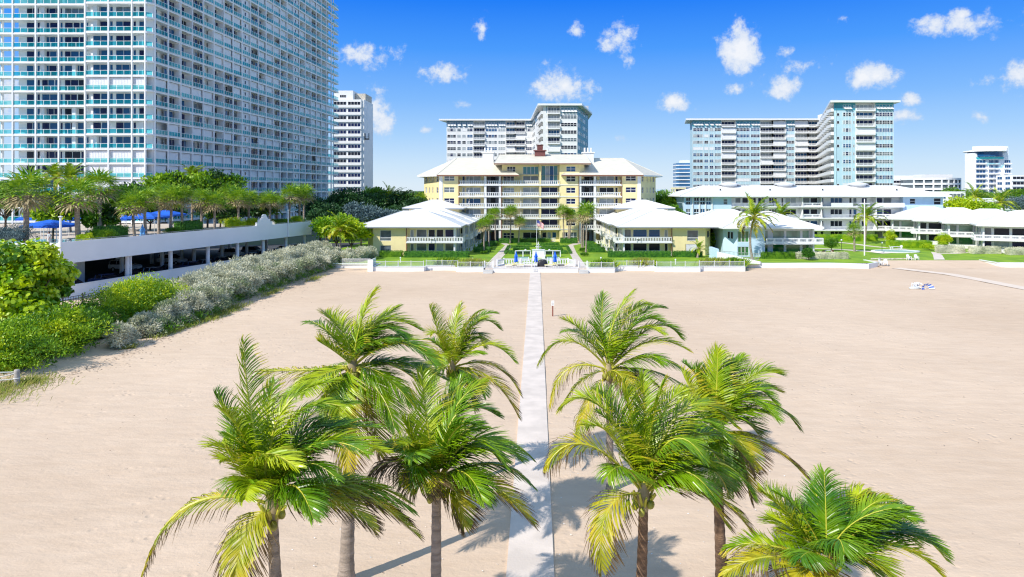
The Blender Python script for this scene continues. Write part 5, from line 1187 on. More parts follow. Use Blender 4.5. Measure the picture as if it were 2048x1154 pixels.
# small round plants at palm feet
for k, (u, v) in enumerate(((968, 508), (978, 500), (1171, 512), (1167, 503), (993, 490))):
    x, y = G(u, v, .69); shrub('flower_bed', ('round planting at the foot of the nearest left courtyard palm', 'round planting at the foot of the thin left courtyard palm', 'round planting at the foot of the nearest right courtyard palm', 'round planting behind the nearest right courtyard palm', 'round planting at the foot of the tall left courtyard palm')[k], 'plant', (x, y - .3, .69), (.95, .8, .42), 'leaf_mid', 8, 160, .16, .08, 'round plantings under the courtyard palms', stem=False)

# ---- cabbage palms
protos = []
def sabal(label, x, y, z, zc, R0=1.5, group=None, lean=(0, 0), tr=.17, name='cabbage_palm', mt='trunk_grey', dead=.2):
    T = Thing(name, label, 'palm tree', (x, y, z), 0, group); h = zc - z
    t = T.mb('trunk'); trunk_mesh(t, (0, 0, 0), (lean[0], lean[1], h), tr, tr * .85, mt, (rg.uniform(-.1, .1), 0), 9, 12)
    c = T.mb('crown'); sabal_crown(c, (lean[0], lean[1], h), rg, R0); 
    for k in range(14): a = k * 2.4; q = (lean[0] + .2 * cos(a), lean[1] + .2 * sin(a), h - .25 - .05 * k); c.tube([q, (q[0] + .22 * cos(a), q[1] + .22 * sin(a), q[2] + .22)], [.05, .03], 'sabal_tan', 4)
    return T.flush()
cg = 'cabbage palms in the courtyard'
for (uc, vc, ub, vb, R_, lb) in ((969, 450, 968, 506, 1.55, 'lowest and nearest of the left courtyard palms'), (990, 428, 991, 489, 1.6, 'tall left courtyard palm behind the nearest one'), (978, 440, 978, 499, 1.2, 'thin-trunked left courtyard palm between the two larger ones'), (1022, 425, 1020.5, 477, 1.75, 'courtyard palm left of the flagpole with the highest crown'), (1040, 444, 1037, 477, 1.5, 'short dark-trunked courtyard palm just left of the flagpole'),
        (1126, 424, 1129, 477, 1.6, 'slim courtyard palm just right of the central glazing'), (1143.5, 434, 1139, 477, 1.6, 'courtyard palm between the slim one and the big-crowned one'), (1173, 425, 1171.5, 509, 1.95, 'nearest right courtyard palm with the largest crown'), (1168, 436, 1167, 501, 1.4, 'right courtyard palm just behind the largest-crowned one'), (1164, 430, 1163.5, 497, 1.3, 'farthest of the three clustered right courtyard palms'), (1138, 428, 1136, 476, 1.3, 'thin courtyard palm by the entrance right of centre')):
    x, y = G(ub, vb, .69)
    if y > 162: x, y = PX(ub, 161.5), 161.5
    zc = PZ(vc, y); sabal(lb, x, y, .69, zc, R_ * 1.22, cg, (PX(uc, y) - x, 0), .16)
x, y = G(1709, 503, .69); sabal('fan palm with grey skirt on the lawn beside the tall white pole', x, y, .69, PZ(461, y), 1.9, None, (0, 0), .2)
dg_ = 'cabbage palms on the garage deck'
dl = [(52, 384, 9, 2.5, 'far-left fat palm on the deck above the sea grape'), (158, 392, 4, 2.2, 'thick-skirted palm just right of the corner light pole'), (200, 372, 9, 2.2, 'tall palm behind the thick-skirted one'), (270, 408, 3, 1.7, ''), (293, 398, 4, 1.7, ''), (318, 388, 8, 1.6, ''), (341, 396, 4, 1.8, ''), (366, 392, 4, 1.8, ''), (404, 397, 6, 1.6, ''), (429, 403, 3.5, 1.7, ''), (461, 388, 9, 1.7, ''), (479, 396, 4, 1.8, ''), (497, 398, 6, 1.6, ''), (541, 400, 4, 1.7, ''), (552, 405, 6, 1.5, ''), (577, 388, 5, 1.9, ''), (599, 391, 4, 1.7, ''), (608, 386, 5, 1.8, '')]
for k, (u, v, dy, R_, lb) in enumerate(dl):
    x, y = deck_at(u, dy)
    if not lb: lb = ORD[k - 3] + ' slim palm along the deck parapet, counted from the clipped hedge block' if k < 12 else ORD[17 - k] + ' palm along the deck parapet, counted back from the far end'
    sabal(lb, x, y, DZ, PZ(v + 3, y), R_ * 1.3, dg_, (rg.uniform(-.3, .3), 0), .2 if k > 2 else .32)
x, y = PX(842, 175), 175; sabal('single fan palm between dark trees and yellow building', x, y, .69, PZ(402, y), 2.2, None)

# ---- coconut palms
def coco(label, base, top, fr, group=None, L=3.4, nl=76, LL=1.0, lw=.019, seed=0, tr=(.2, .13), bend=(0, 0), extra=(), wind=.5, each=True, nuts=True, mt='trunk_grey', cat='palm tree', yellow=True):
    r = np.random.default_rng(seed); T = Thing('coconut_palm', label, cat, base, 0, group); tp = np.array(top) - np.array(base)
    t = T.mb('trunk'); trunk_mesh(t, (0, 0, 0), tp - [0, 0, .1], tr[0], tr[1], mt, bend, 12, 34)
    for i, f in enumerate(extra): c = T.mb('frond') if each or i == 0 else c; az, e0, dr, l_, mm = f; frond(c, tp + [0, 0, .05], R(az), R(e0), R(dr), l_, r, mm, wind * .6, nl, LL, lw, tip='frond_yellow')
    cc = None if each else T.mb('crown')
    for i in range(fr):
        s = (i + .5) / fr; e0 = 84 - (74 if each else 92) * s ** 1.05 + r.uniform(-6, 6); az = i * 137.508 + r.uniform(-14, 14); dr = 48 + 38 * min(1, s * 1.6) + r.uniform(-8, 12) - (22 if e0 < 5 else 0) - (14 if each and e0 < 25 else 0)
        m_ = 'frond_green' if s < .5 else ('frond_lime' if (s < .8 or not yellow or r.random() < .35) else 'frond_yellow'); m_ = 'frond_lime' if (s < .5 and r.random() < .4) else m_
        c = T.mb('frond') if each else cc
        frond(c, tp + np.array([.08 * cos(R(az)), .08 * sin(R(az)), .35 * (1 - s)]), R(az), R(e0), R(dr), L * r.uniform(.85, 1.12) * (.88 if s < .15 else 1), r, m_, wind * (1.25 - .6 * s), nl, LL, lw, tip='frond_yellow' if s > .45 else None)
    sh = T.mb('leaf_sheath'); sh.smooth = True; sh.tube([tp - [0, 0, .35], tp, tp + [0, 0, .4]], [tr[1] * 1.0, tr[1] * 1.7, tr[1] * .9], 'sabal_tan', 10)
    for k in range(9): a = k * 2.4; sh.tube([tp + [.1 * cos(a), .1 * sin(a), -.2], tp + [.38 * cos(a), .38 * sin(a), .05 + .02 * k]], [.06, .035], 'rib_yellow', 5)
    if nuts:
        for k in range(7): a = k * 1.1 + seed; n_ = T.mb('coconut'); n_.smooth = True; n_.sphere(tp + [.24 * cos(a), .24 * sin(a), -.12 - .09 * (k % 3)], (.1, .1, .13), 'coconut', 8, 6)
    return T.flush()
fg = 'coconut palms on the sand in front'
def palm(label, hub, Y, bu, sc0, lst, seed, tr=(.17, .12), mt='trunk_grey', bend=(0, 0), LL=.8, nuts=True, fr=4, L=2.4):
    """foreground coconut palm: every frond laid from the hub through a middle point to its tip, (x, y, depth) measured by eye"""
    ox, oy = sc0; cv = lambda p: (ox + p[0] / 1.943, oy + p[1] / 1.943); W3 = lambda p, y: np.array((PX(cv(p)[0], y), y, PZ(cv(p)[1], y)))
    top = W3(hub, Y); base = (PX(bu, Y), Y, -.05); b0 = np.array(base); r = np.random.default_rng(seed)
    T = Thing('coconut_palm', label, 'palm tree', base, 0, fg); tp = top - b0
    t = T.mb('trunk'); trunk_mesh(t, (0, 0, 0), tp - [0, 0, .1], tr[0], tr[1], mt, bend, 12, 34)
    for f in lst:
        tip, via, dy, k = f; e = W3(tip, Y + dy) - b0; h = tp + [0, 0, .1]
        if via is None: v = (h + e) / 2 + [0, 0, .16 * np.linalg.norm(e - h)]
        else: v = W3(via, Y + dy * .55) - b0
        mm, cu = {'g': (r.choice(['frond_green', 'frond_lime']), .6), 'l': ('frond_lime', .8), 'y': ('frond_yellow', 1.15), 'd': ('frond_green', 1.5), 'b': ('frond_brown', 1.5)}[k]
        c = T.mb('frond'); frond(c, h, 0, 0, 0, 0, r, mm, .42, 84, LL * (1.5 if k in 'yb' else 1.22) * r.uniform(.88, 1.1), .016, via=v, end=e, curl=cu, tip={'y': 'frond_brown', 'l': 'frond_yellow', 'd': None, 'g': None, 'b': None}[k])
    for (tip, via, dy, k) in lst:
        if k not in 'gld' or r.random() < .62: continue
        j = r.uniform(-70, 70, 2); tip2 = (tip[0] + j[0], tip[1] + j[1] * .8 + 15); dy2 = dy + r.choice([-.9, .9]); e = W3(tip2, Y + dy2) - b0; e = tp + (e - tp) * .88; h = tp + [0, 0, .1]
        v = (h + e) / 2 + [0, 0, .17 * np.linalg.norm(e - h)] if via is None else (W3(via, Y + dy * .55) - b0) * .6 + .4 * ((h + e) / 2 + [0, 0, .2 * np.linalg.norm(e - h)])
        c = T.mb('frond'); frond(c, h, 0, 0, 0, 0, r, r.choice(['frond_green', 'frond_lime', 'frond_green']), .42, 84, LL * 1.15, .016, via=v, end=e, curl=.9)
    for i in range(fr):
        c = T.mb('frond'); az = 40 + i * 137.5; frond(c, tp + [0, 0, .2], R(az), R(r.uniform(45, 82)), R(60), L * r.uniform(.8, 1.1), r, 'frond_green', .5, 70, LL, .017)
    sh = T.mb('leaf_sheath'); sh.smooth = True; sh.tube([tp - [0, 0, .35], tp, tp + [0, 0, .4]], [tr[1] * 1.0, tr[1] * 1.6, tr[1] * .8], 'sabal_tan', 10)
    for k in range(9): a = k * 2.4; sh.tube([tp + [.1 * cos(a), .1 * sin(a), -.2], tp + [.32 * cos(a), .32 * sin(a), .08 + .02 * k]], [.05, .03], 'rib_yellow', 5)
    if nuts:
        for k in range(7): a = k * 1.1 + seed; n_ = T.mb('coconut'); n_.smooth = True; n_.sphere(tp + [.22 * cos(a), .22 * sin(a), -.12 - .09 * (k % 3)], (.09, .09, .12), 'coconut', 8, 6)
    return T.flush()
CA, CB = (240, 560), (1040, 560)
palm('nearest coconut palm left of the walkway, one frond reaching far out over the sand', (592, 890), 16.2, 592, CA, [((85, 1150), (270, 875), -.6, 'y'), ((445, 1180), (490, 985), -1.0, 'y'), ((480, 235), (515, 560), .5, 'l'), ((850, 390), (625, 520), .8, 'g'), ((1035, 670), (760, 640), -.2, 'g'), ((1155, 990), (860, 800), .4, 'y'), ((985, 965), (800, 840), -.6, 'y'),
    ((1140, 895), (880, 795), .9, 'd'), ((1000, 575), (720, 620), .9, 'g'), ((665, 695), (530, 700), -1.6, 'l'), ((1120, 930), (860, 810), 1.0, 'b'), ((380, 640), (470, 690), .6, 'g'), ((400, 700), (490, 740), -.8, 'l'), ((420, 520), (500, 640), 1.5, 'g'), ((600, 390), (570, 600), 1.6, 'l'), ((920, 480), (700, 560), 2.0, 'g'), ((770, 900), (680, 800), -1.5, 'd'), ((480, 800), (520, 780), -1.0, 'd'), ((840, 770), (700, 720), -1.2, 'd'), ((370, 440), (480, 640), .2, 'g')], 3, bend=(-.1, 0), LL=.72)
palm('coconut palm with the widest pale trunk base, behind the nearest left palm', (906, 350), 23.2, 692, CA, [((988, 45), (935, 170), .3, 'l'), ((1170, 195), (1000, 165), .5, 'g'), ((800, 130), (870, 210), .6, 'l'), ((782, 245), (850, 290), -.5, 'l'), ((1235, 330), (1080, 240), -.8, 'l'), ((545, 352), (700, 350), .4, 'y'), ((1260, 385), (1100, 330), .8, 'g'), ((1130, 480), (1030, 380), -1.2, 'd'),
    ((640, 465), (760, 390), -.9, 'g'), ((790, 540), (830, 420), -1.2, 'd'), ((1065, 570), (1010, 440), -1.3, 'd'), ((880, 760), (890, 540), -1.0, 'y'), ((1010, 680), (970, 500), -.6, 'y'), ((1080, 105), (970, 200), 1.3, 'g'), ((860, 570), (860, 440), -1.5, 'l'), ((1180, 420), (1050, 330), 1.4, 'g'), ((700, 420), (790, 360), 1.3, 'g')], 5, tr=(.25, .13), LL=.85)
palm('farthest coconut palm on the left side of the walkway', (1292, 350), 30.6, 906, CA, [((1205, 105), (1240, 210), .3, 'l'), ((1325, 95), (1300, 210), .6, 'l'), ((1475, 190), (1380, 170), .5, 'g'), ((1535, 320), (1420, 250), -.6, 'g'), ((1555, 445), (1450, 330), .4, 'y'), ((1548, 530), (1440, 380), -.6, 'y'), ((1210, 210), (1250, 230), -.8, 'l'), ((1235, 330), (1250, 290), -.9, 'g'), ((1420, 445), (1370, 370), -1.1, 'd'), ((1170, 345), (1230, 320), .8, 'g'), ((1460, 130), (1370, 170), 1.4, 'g'), ((1310, 490), (1310, 400), -1.2, 'd'), ((1400, 120), (1340, 190), -.3, 'l'), ((1380, 500), (1350, 390), -.3, 'b'), ((1200, 430), (1230, 350), -.4, 'd')], 12, tr=(.16, .11), LL=.75, fr=3, L=2.0)
palm('straight coconut palm beside the walkway, left side, second row from the front', (1230, 800), 19.0, 871, CA, [((1175, 360), (1195, 560), .9, 'l'), ((1470, 530), (1310, 520), .8, 'g'), ((1420, 395), (1290, 520), 1.1, 'l'), ((1115, 550), (1160, 640), .4, 'g'), ((970, 755), (1090, 705), -.5, 'b'), ((1000, 655), (1100, 650), .9, 'l'), ((1338, 955), (1295, 810), -1.0, 'y'), ((1165, 800), (1190, 750), -1.0, 'y'), ((1605, 945), (1420, 785), -.6, 'y'), ((1605, 800), (1440, 715), .6, 'd'), ((1600, 690), (1420, 620), .9, 'd'),
    ((1495, 720), (1370, 620), -.9, 'g'), ((1330, 380), (1260, 560), 1.6, 'g'), ((1105, 640), (1160, 660), -.9, 'l'), ((1380, 560), (1290, 600), -1.0, 'g'), ((1440, 860), (1340, 740), -1.0, 'd'), ((1100, 780), (1160, 720), -.9, 'd')], 8, LL=.78)
palm('farthest coconut palm on the right side of the walkway, leaning slightly', (345, 360), 30.3, 1221, CB, [((440, 45), (360, 180), .4, 'l'), ((500, 95), (410, 150), .9, 'g'), ((545, 160), (440, 180), -.3, 'g'), ((625, 225), (510, 185), .4, 'g'), ((655, 275), (500, 240), -.5, 'l'), ((640, 350), (500, 300), -.9, 'd'), ((172, 155), (255, 215), .7, 'l'), ((72, 325), (190, 235), .3, 'l'), ((118, 490), (190, 345), -.5, 'y'), ((225, 615), (265, 480), -.6, 'y'), ((640, 410), (500, 350), .5, 'd'), ((325, 55), (320, 190), .8, 'g'), ((480, 430), (430, 370), -1.0, 'd'), ((160, 500), (240, 390), .4, 'l'), ((560, 440), (450, 350), .9, 'b'), ((420, 440), (390, 370), -1.4, 'y'), ((560, 110), (450, 150), 1.3, 'g')], 16, tr=(.17, .12), LL=.85, fr=3, L=2.3)
palm('dark-trunked coconut palm with coconuts, nearest on the right of the walkway', (480, 845), 18.3, 1268, CB, [((102, 725), (260, 640), -.4, 'y'), ((318, 1125), (345, 890), -.8, 'y'), ((928, 1025), (710, 800), -.5, 'y'), ((908, 845), (740, 705), .5, 'd'), ((478, 365), (485, 580), .8, 'g'), ((160, 492), (325, 500), .5, 'l'), ((835, 570), (640, 500), .6, 'l'), ((715, 690), (585, 625), -1.1, 'd'), ((300, 430), (400, 560), 1.1, 'g'), ((260, 565), (370, 620), -.9, 'l'), ((885, 700), (690, 600), .9, 'g'), ((640, 420), (550, 540), 1.5, 'l'), ((400, 395), (440, 580), .4, 'l'), ((760, 850), (620, 740), -1.1, 'd'), ((340, 760), (410, 730), -1.1, 'd'), ((560, 400), (510, 580), -.2, 'l'), ((800, 950), (650, 790), .3, 'y')], 21, mt='trunk_brown', bend=(.05, 0), LL=.78)
palm('coconut palm right of the walkway, crown overlapping the nearest right palm', (762, 600), 23.0, 1444, CB, [((770, 265), (765, 420), .4, 'l'), ((868, 300), (800, 400), .8, 'g'), ((1005, 365), (880, 390), .3, 'g'), ((990, 480), (880, 430), -.6, 'g'), ((1085, 575), (950, 480), .5, 'd'), ((1118, 775), (960, 640), .2, 'y'), ((908, 725), (850, 620), -1.1, 'y'), ((690, 340), (720, 450), .6, 'g'), ((640, 365), (690, 470), -.4, 'l'), ((640, 450), (690, 500), .8, 'g'), ((790, 790), (780, 680), -1.3, 'd'), ((935, 615), (850, 540), 1.1, 'g'), ((900, 840), (850, 690), -.7, 'y'), ((650, 620), (700, 570), -.9, 'd'), ((830, 820), (800, 680), .9, 'b'), ((1000, 430), (880, 430), 1.3, 'l')], 27, tr=(.2, .13), mt='trunk_brown', LL=.82)
palm('low coconut palm cut off by the bottom of the picture', (1192, 1130), 16.6, 1652, CB, [((1182, 748), (1190, 930), .4, 'd'), ((945, 825), (1060, 930), .5, 'l'), ((790, 1145), (970, 1075), -.6, 'y'), ((800, 1045), (960, 1030), .6, 'l'), ((1325, 820), (1250, 940), .8, 'l'), ((1430, 850), (1310, 920), .3, 'l'), ((1525, 930), (1370, 940), -.3, 'g'), ((1658, 1090), (1450, 965), .6, 'g'), ((1640, 1150), (1420, 1020), -.4, 'l'), ((1260, 1060), (1230, 1010), -1.5, 'd'), ((1450, 1170), (1320, 1060), -1.0, 'l'), ((960, 930), (1080, 980), 1.1, 'g'), ((1560, 1020), (1390, 940), 1.3, 'g'), ((1050, 1180), (1120, 1110), -1.2, 'y'), ((1090, 1080), (1140, 1060), -1.3, 'd'), ((1500, 880), (1350, 920), 1.6, 'g')], 33, LL=.72, nuts=False)
small = dict(nl=26, lw=.06, each=False, nuts=False, LL=1.0)
x, y = G(1505, 519, .69); coco('leaning coconut palm with drooping dead fronds in front of the blue villa', (x, y, .69), (PX(1508, y), y, PZ(436, y)), 26, None, L=4.6, seed=41, tr=(.24, .15), bend=(-.55, 0), extra=[(200, -20, 60, 4.2, 'frond_brown'), (250, -50, 35, 4.0, 'frond_yellow'), (320, -15, 65, 4.2, 'frond_brown'), (300, -55, 30, 4.4, 'frond_yellow')], **small)
coco('coconut palm crown showing just behind the leaning palm', (PX(1562, 150), 150, .69), (PX(1562, 150), 150, PZ(432, 150)), 20, None, L=3.6, seed=42, **small)
coco('coconut palm behind the tall white pole', (PX(1730, 160), 160, .69), (PX(1734, 160), 160, PZ(436, 160)), 24, None, L=4.6, seed=43, **small)
for k, (u, v, Y, L_, lb) in enumerate(((109, 358, 118, 3.2, 'coconut palm rising above the deck trees in front of the tower'), (140, 362, 112, 3.4, 'second coconut palm above the deck trees, brighter green'), (384, 356, 128, 3.2, 'dark coconut palm against the tower above the bushy deck trees'))):
    coco(lb, (PX(u, Y), Y, DZ), (PX(u, Y), Y, PZ(v, Y)), 20, None, L=L_, seed=50 + k, **small)
coco('dark coconut palm with long fronds left of the yellow building', (PX(781, 182), 182, .69), (PX(781, 182), 182, PZ(400, 182)), 24, None, L=5.0, seed=61, **small)
coco('dark palm beside the white hotel tower foot', (PX(735, 190), 190, .69), (PX(733, 190), 190, PZ(396, 190)), 20, None, L=4.2, seed=62, **small)
coco('drooping green palm in front of the bright green tree by the garage end', (PX(681, 126), 126, .3), (PX(681, 126), 126, PZ(462, 126)), 24, None, L=3.8, seed=63, **small)
coco('green palm at the far right treeline', (PX(1950, 200), 200, .69), (PX(1950, 200), 200, PZ(396, 200)), 20, None, L=5, seed=64, **small)
coco('grey-green feathery palm at the far right behind the villas', (PX(2000, 190), 190, .69), (PX(2000, 190), 190, PZ(408, 190)), 26, None, L=5.5, seed=65, **small)
coco('small palm beside the yellow wing near the ramp wall', (PX(1395, 127.5), 127.5, .69), (PX(1397, 127.5), 127.5, 2.2), 16, None, L=1.8, seed=66, nl=20, lw=.04, each=False, nuts=False, LL=.5)

# ---- broadleaf trees and bushes
def tree(label, u, v, Y, r, m, z=.69, nclump=22, per=260, L=.5, W=.3, ms=None, group=None, name='broadleaf_tree'):
    x = PX(u, Y); zc = PZ(v, Y); return shrub(name, label, 'tree', (x, Y, z), r, m, nclump, per, L, W, group, ms, cz=zc - z)
dk = 'trees on the garage deck'
for a in (('bushy green tree on the deck left of the dark coconut palm', 342, 378, 118, (4.6, 3.5, 2.8), 'leaf_bright'), ('round bright green tree on the deck right of the dark coconut palm', 415, 377, 124, (4.2, 3.5, 3.0), 'leaf_bright'), ('bright green tree on the deck, farthest from the pool', 452, 378, 127, (3.8, 3.2, 2.8), 'leaf_mid'),
          ('yellow-green tree on the deck between the fat palm and the corner light pole', 105, 425, 94, (3.3, 2.6, 2.6), 'leaf_lime'), ('dark green bush behind the thick-skirted palm', 195, 438, 96, (2.6, 2.2, 2.4), 'leaf_mid'), ('dark leafy tree on the deck behind the first slim palms', 240, 400, 112, (4.6, 3, 2.6), 'leaf_mid'), ('dark tree on the deck behind the middle slim palms', 440, 425, 118, (3.6, 2.5, 2.6), 'leaf_dark'),
          ('dark tree behind the grouped palms at the deck end', 510, 420, 128, (4.0, 2.5, 2.6), 'leaf_dark'), ('green tree behind the fat far-left palm', 10, 398, 108, (5.5, 3, 3.2), 'leaf_mid'), ('low dark tree filling the gap behind the blue canopies', 300, 425, 116, (5.5, 2.5, 2.6), 'leaf_dark')):
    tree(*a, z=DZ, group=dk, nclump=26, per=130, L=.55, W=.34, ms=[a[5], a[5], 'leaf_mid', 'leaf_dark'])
shrub('bluegrey_bush', 'blue-grey rounded shrub on the deck behind the sea grape top', 'shrub', (PX(25, 84), 84, DZ), (3.2, 2.4, 1.4), 'leaf_bluegrey', 18, 260, .2, .07)
for (u, dy, r, m, lb) in ((200, 2.2, (2.0, 1.2, 1.1), 'leaf_bright', 'low flowering bush at the foot of the thick-skirted palm'), (172, 2.2, (1.2, .9, .8), 'leaf_lime', 'small yellow-green bush at the parapet by the thick-skirted palm'), (350, 3, (1.5, 1, .8), 'leaf_mid', 'low bush between slim deck palms'), (465, 4, (2.2, 1.3, 1.2), 'leaf_lime', 'bright low bush before the parapet gable'), (500, 4, (2, 1.3, 1.1), 'leaf_lime', 'second bright low bush before the parapet gable'), (565, 3, (2.2, 1.2, .9), 'leaf_mid', 'low bush under the grouped palms'), (595, 3, (1.8, 1.2, 1.0), 'leaf_lime', 'low bush at the far end of the deck')):
    x, y = deck_at(u, dy); shrub('deck_bush', lb, 'shrub', (x, y, DZ), r, m, 12, 220, .16, .08, 'bushes along the deck parapet')
def deck_hedge(u0, u1, label):
    x0, y0 = deck_at(u0, 2.2); x1, y1 = deck_at(u1, 2.2); a = clip_hedge(label, [(0, sqrt((x1 - x0) ** 2 + (y1 - y0) ** 2), 0, 2.2)], 'hedge_green', 1.9, z=DZ, L=.18); a.location = (x0, y0, DZ); a.rotation_euler = (0, 0, atan2(y1 - y0, x1 - x0))
deck_hedge(213, 258, 'clipped dark hedge block on the deck beside the bushy planting'); deck_hedge(372, 406, 'clipped dark hedge block on the deck between slim palms')
bt = 'trees between the garage and the yellow building'
for a in (('bright green tree at the open end of the garage', 672, 458, 133, (4.2, 3.4, 3.0), 'leaf_bright'), ('lime green tree next to the yellow wing roof', 702, 466, 131, (3.2, 3, 2.4), 'leaf_lime'), ('blue-grey tree behind the bright green tree', 722, 432, 152, (4.2, 3, 2.8), 'leaf_bluegrey'), ('blue-grey tree just left of the small pavilion', 775, 440, 156, (3.6, 3, 2.4), 'leaf_bluegrey'),
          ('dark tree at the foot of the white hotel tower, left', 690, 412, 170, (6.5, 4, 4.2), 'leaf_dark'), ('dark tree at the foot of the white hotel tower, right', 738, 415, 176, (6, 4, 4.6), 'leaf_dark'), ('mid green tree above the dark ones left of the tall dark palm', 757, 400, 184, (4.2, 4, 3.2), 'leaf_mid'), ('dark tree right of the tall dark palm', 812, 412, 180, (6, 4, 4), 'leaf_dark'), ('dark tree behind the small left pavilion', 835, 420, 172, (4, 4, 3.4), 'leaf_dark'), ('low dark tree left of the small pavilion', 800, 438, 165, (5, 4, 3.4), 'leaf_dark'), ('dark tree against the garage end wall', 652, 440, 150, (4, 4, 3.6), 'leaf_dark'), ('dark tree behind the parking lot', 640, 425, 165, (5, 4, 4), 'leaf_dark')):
    tree(*a, group=bt, nclump=26, per=170, L=.55, W=.3)
rt = 'trees behind the villas on the right'
for a in (('green tree beside the right end of the yellow building', 1322, 408, 195, (5.5, 4, 4), 'leaf_mid'), ('green tree left of the long blue block', 1352, 415, 190, (5, 4, 3.6), 'leaf_bright'), ('lower green tree between yellow wing and long blue block', 1340, 432, 172, (4.2, 4, 3), 'leaf_mid'), ('bright yellow-green tree behind the white villas, near one', 1925, 416, 188, (4.6, 4, 3.2), 'leaf_lime'), ('bright yellow-green tree behind the white villas, far one', 1968, 424, 186, (4, 4, 2.6), 'leaf_bright'), ('dark green tree line clump right of the long blue block', 1905, 395, 240, (6, 4, 4), 'leaf_mid'), ('dark green tree below the saucer-topped tower', 1960, 394, 300, (14, 5, 3.2), 'leaf_mid'), ('dark green tree at the picture edge below the cut-off white building', 2040, 392, 290, (14, 5, 3.4), 'leaf_mid'), ('bush between yellow wing and blue villa', 1432, 492, 140, (2.6, 3, 3.2), 'leaf_bright'), ('flowering bush against the blue villa wall', 1478, 484, 146, (2.4, 2, 2.6), 'leaf_mid'), ('tree hiding the far end of the low bungalow', 2035, 410, 215, (6, 4, 3), 'leaf_bluegrey'), ('tree beside the low white house', 1890, 400, 222, (5, 4, 3), 'leaf_mid')):
    tree(*a, group=rt, nclump=22, per=160, L=.55, W=.3)
shrub('garden_shrub', 'leafy shrub with pots on the lawn before the long blue block', 'shrub', (PX(1662, 142), 142, .69), (1.9, 1.4, 1.5), 'leaf_mid', 12, 220, .2, .1); shrub('garden_shrub', 'bright feathery shrub beside the round pool garden', 'shrub', (PX(1782, 152), 152, .69), (1.6, 1.4, 2.2), 'leaf_lime', 12, 220, .25, .08); shrub('garden_shrub', 'low light green shrub right of the round garden pool', 'shrub', (PX(1858, 143), 143, .69), (1.6, 1.2, .8), 'leaf_lime', 10, 200, .2, .08)
# distant wooded belt
m = MB(); k = 26000
for (x0, x1, y, h) in ((-420, -60, 330, 9), (-60, 160, 420, 8), (120, 520, 520, 11), (-200, 600, 800, 12)):
    n = k // 4; X = rg.uniform(x0, x1, n); hh = h * (.6 + .4 * np.abs(np.sin(X * .11) * np.cos(X * .037 + 1))); P = np.column_stack([X, y + rg.normal(0, 5, n), rg.random(n) ** .6 * hh]); leaves(m, P, np.tile([0, -1.0, .6], (n, 1)), 3.0, 2.2, rg, 'leaf_dark' if x1 < 0 else 'leaf_mid')
    m.wbox(x0, x1, y + 4, y + 12, 0, h * .5, 'leaf_dark')
tag(m.build('distant_woodland'), 'far-off belt of trees reading as one mass', kind='stuff')
# ================================================================ paths, courtyard and beach-side things
def px_poly(mb, pts, z, m, zw=.69): mb.poly([(*G(u, v, zw), z) for u, v in pts], m)
c2 = lambda L_: [(940 + x / 6.827, 400 + y / 6.827) for x, y in L_]
g = MB(); px_poly(g, c2([(372, 556), (432, 556), (575, 628), (520, 700), (450, 775), (345, 905), (205, 905), (300, 800), (478, 622), (420, 590)]), .715, 'brick_path'); struct('garden_path', g)
g = MB(); px_poly(g, c2([(1500, 566), (1655, 548), (1650, 566), (1410, 622), (1450, 715), (1545, 850), (1580, 905), (1435, 905), (1390, 785), (1340, 690), (1300, 628)]), .715, 'brick_path'); struct('garden_path', g)
g = MB(); path_strip(g, [G(1630, 497, .69), G(1680, 499, .69), G(1740, 503, .69), G(1772, 507, .69)], 2.0, .712, 'path'); path_strip(g, [G(1655, 483, .69), G(1700, 487, .69), G(1745, 493, .69), G(1790, 497, .69), G(1815, 499, .69)], 1.6, .716, 'path')
px_poly(g, [(1862, 504), (1872, 505), (1884, 510), (1890, 519.5), (1868, 519.5), (1866, 510)], .72, 'path'); path_strip(g, [G(1870, 507, .69), G(1905, 507, .69), G(1940, 505, .69)], 1.3, .708, 'path'); struct('garden_path', g)
# terrace in front of the courtyard
g = MB(); g.wbox(-8.3, 8.0, 111, 123.2, .2, .66, 'brick_path'); struct('terrace_paving', g)
g = MB(); g.wbox(-8.35, -6.85, 108.6, 112, .0, .12, 'concrete'); g.wbox(-8.35, -6.85, 109.4, 112, .12, .38, 'concrete'); g.wbox(6.6, 8.1, 108.6, 112, 0, .12, 'concrete'); g.wbox(6.6, 8.1, 109.4, 112, .12, .38, 'concrete'); struct('beach_steps', g)
# seawall
T = Thing('seawall', 'long stepped white seawall between sand and lawns', 'wall', (0, 0, 0))
secs = [(-26.3, -17.95, 112.2), (-17.95, -12.6, 113.5), (-12.6, -8.4, 111.3), (-6.8, 6.55, 110.6), (8.15, 12.3, 110.6), (12.3, 19.0, 113.0), (19.0, 26.0, 111.5), (26, 33.4, 112.4)]
for (a, b, y) in secs: s = T.mb('wall'); s.wbox(a, b, y - .45, y, -.2, .68, 'white_paint'); c = T.mb('coping'); c.wbox(a - .03, b + .03, y - .5, y + .04, .68, .74, 'white_paint')
for (x, ya, yb) in ((-26.3, 112.2, 118), (-17.95, 112, 113.6), (-12.6, 111.2, 113.6), (-8.3, 111, 114), (8.1, 110.5, 114), (12.3, 110.4, 113), (19, 111.4, 113), (26, 111.4, 112.5), (33.3, 112.4, 117.6)): s = T.mb('wall'); s.wbox(x - .14, x + .14, ya, yb, -.2, .72, 'white_paint')
def swall(pts):
    for i in range(len(pts) - 1):
        (xa, ya), (xb, yb) = pts[i], pts[i + 1]; s = T.mb('wall'); s.fr(xa, ya, xb - xa, yb - ya); L_ = sqrt((xb - xa) ** 2 + (yb - ya) ** 2); s.box(0, L_ + .05, -.4, 0, -.2, .8, 'white_paint')
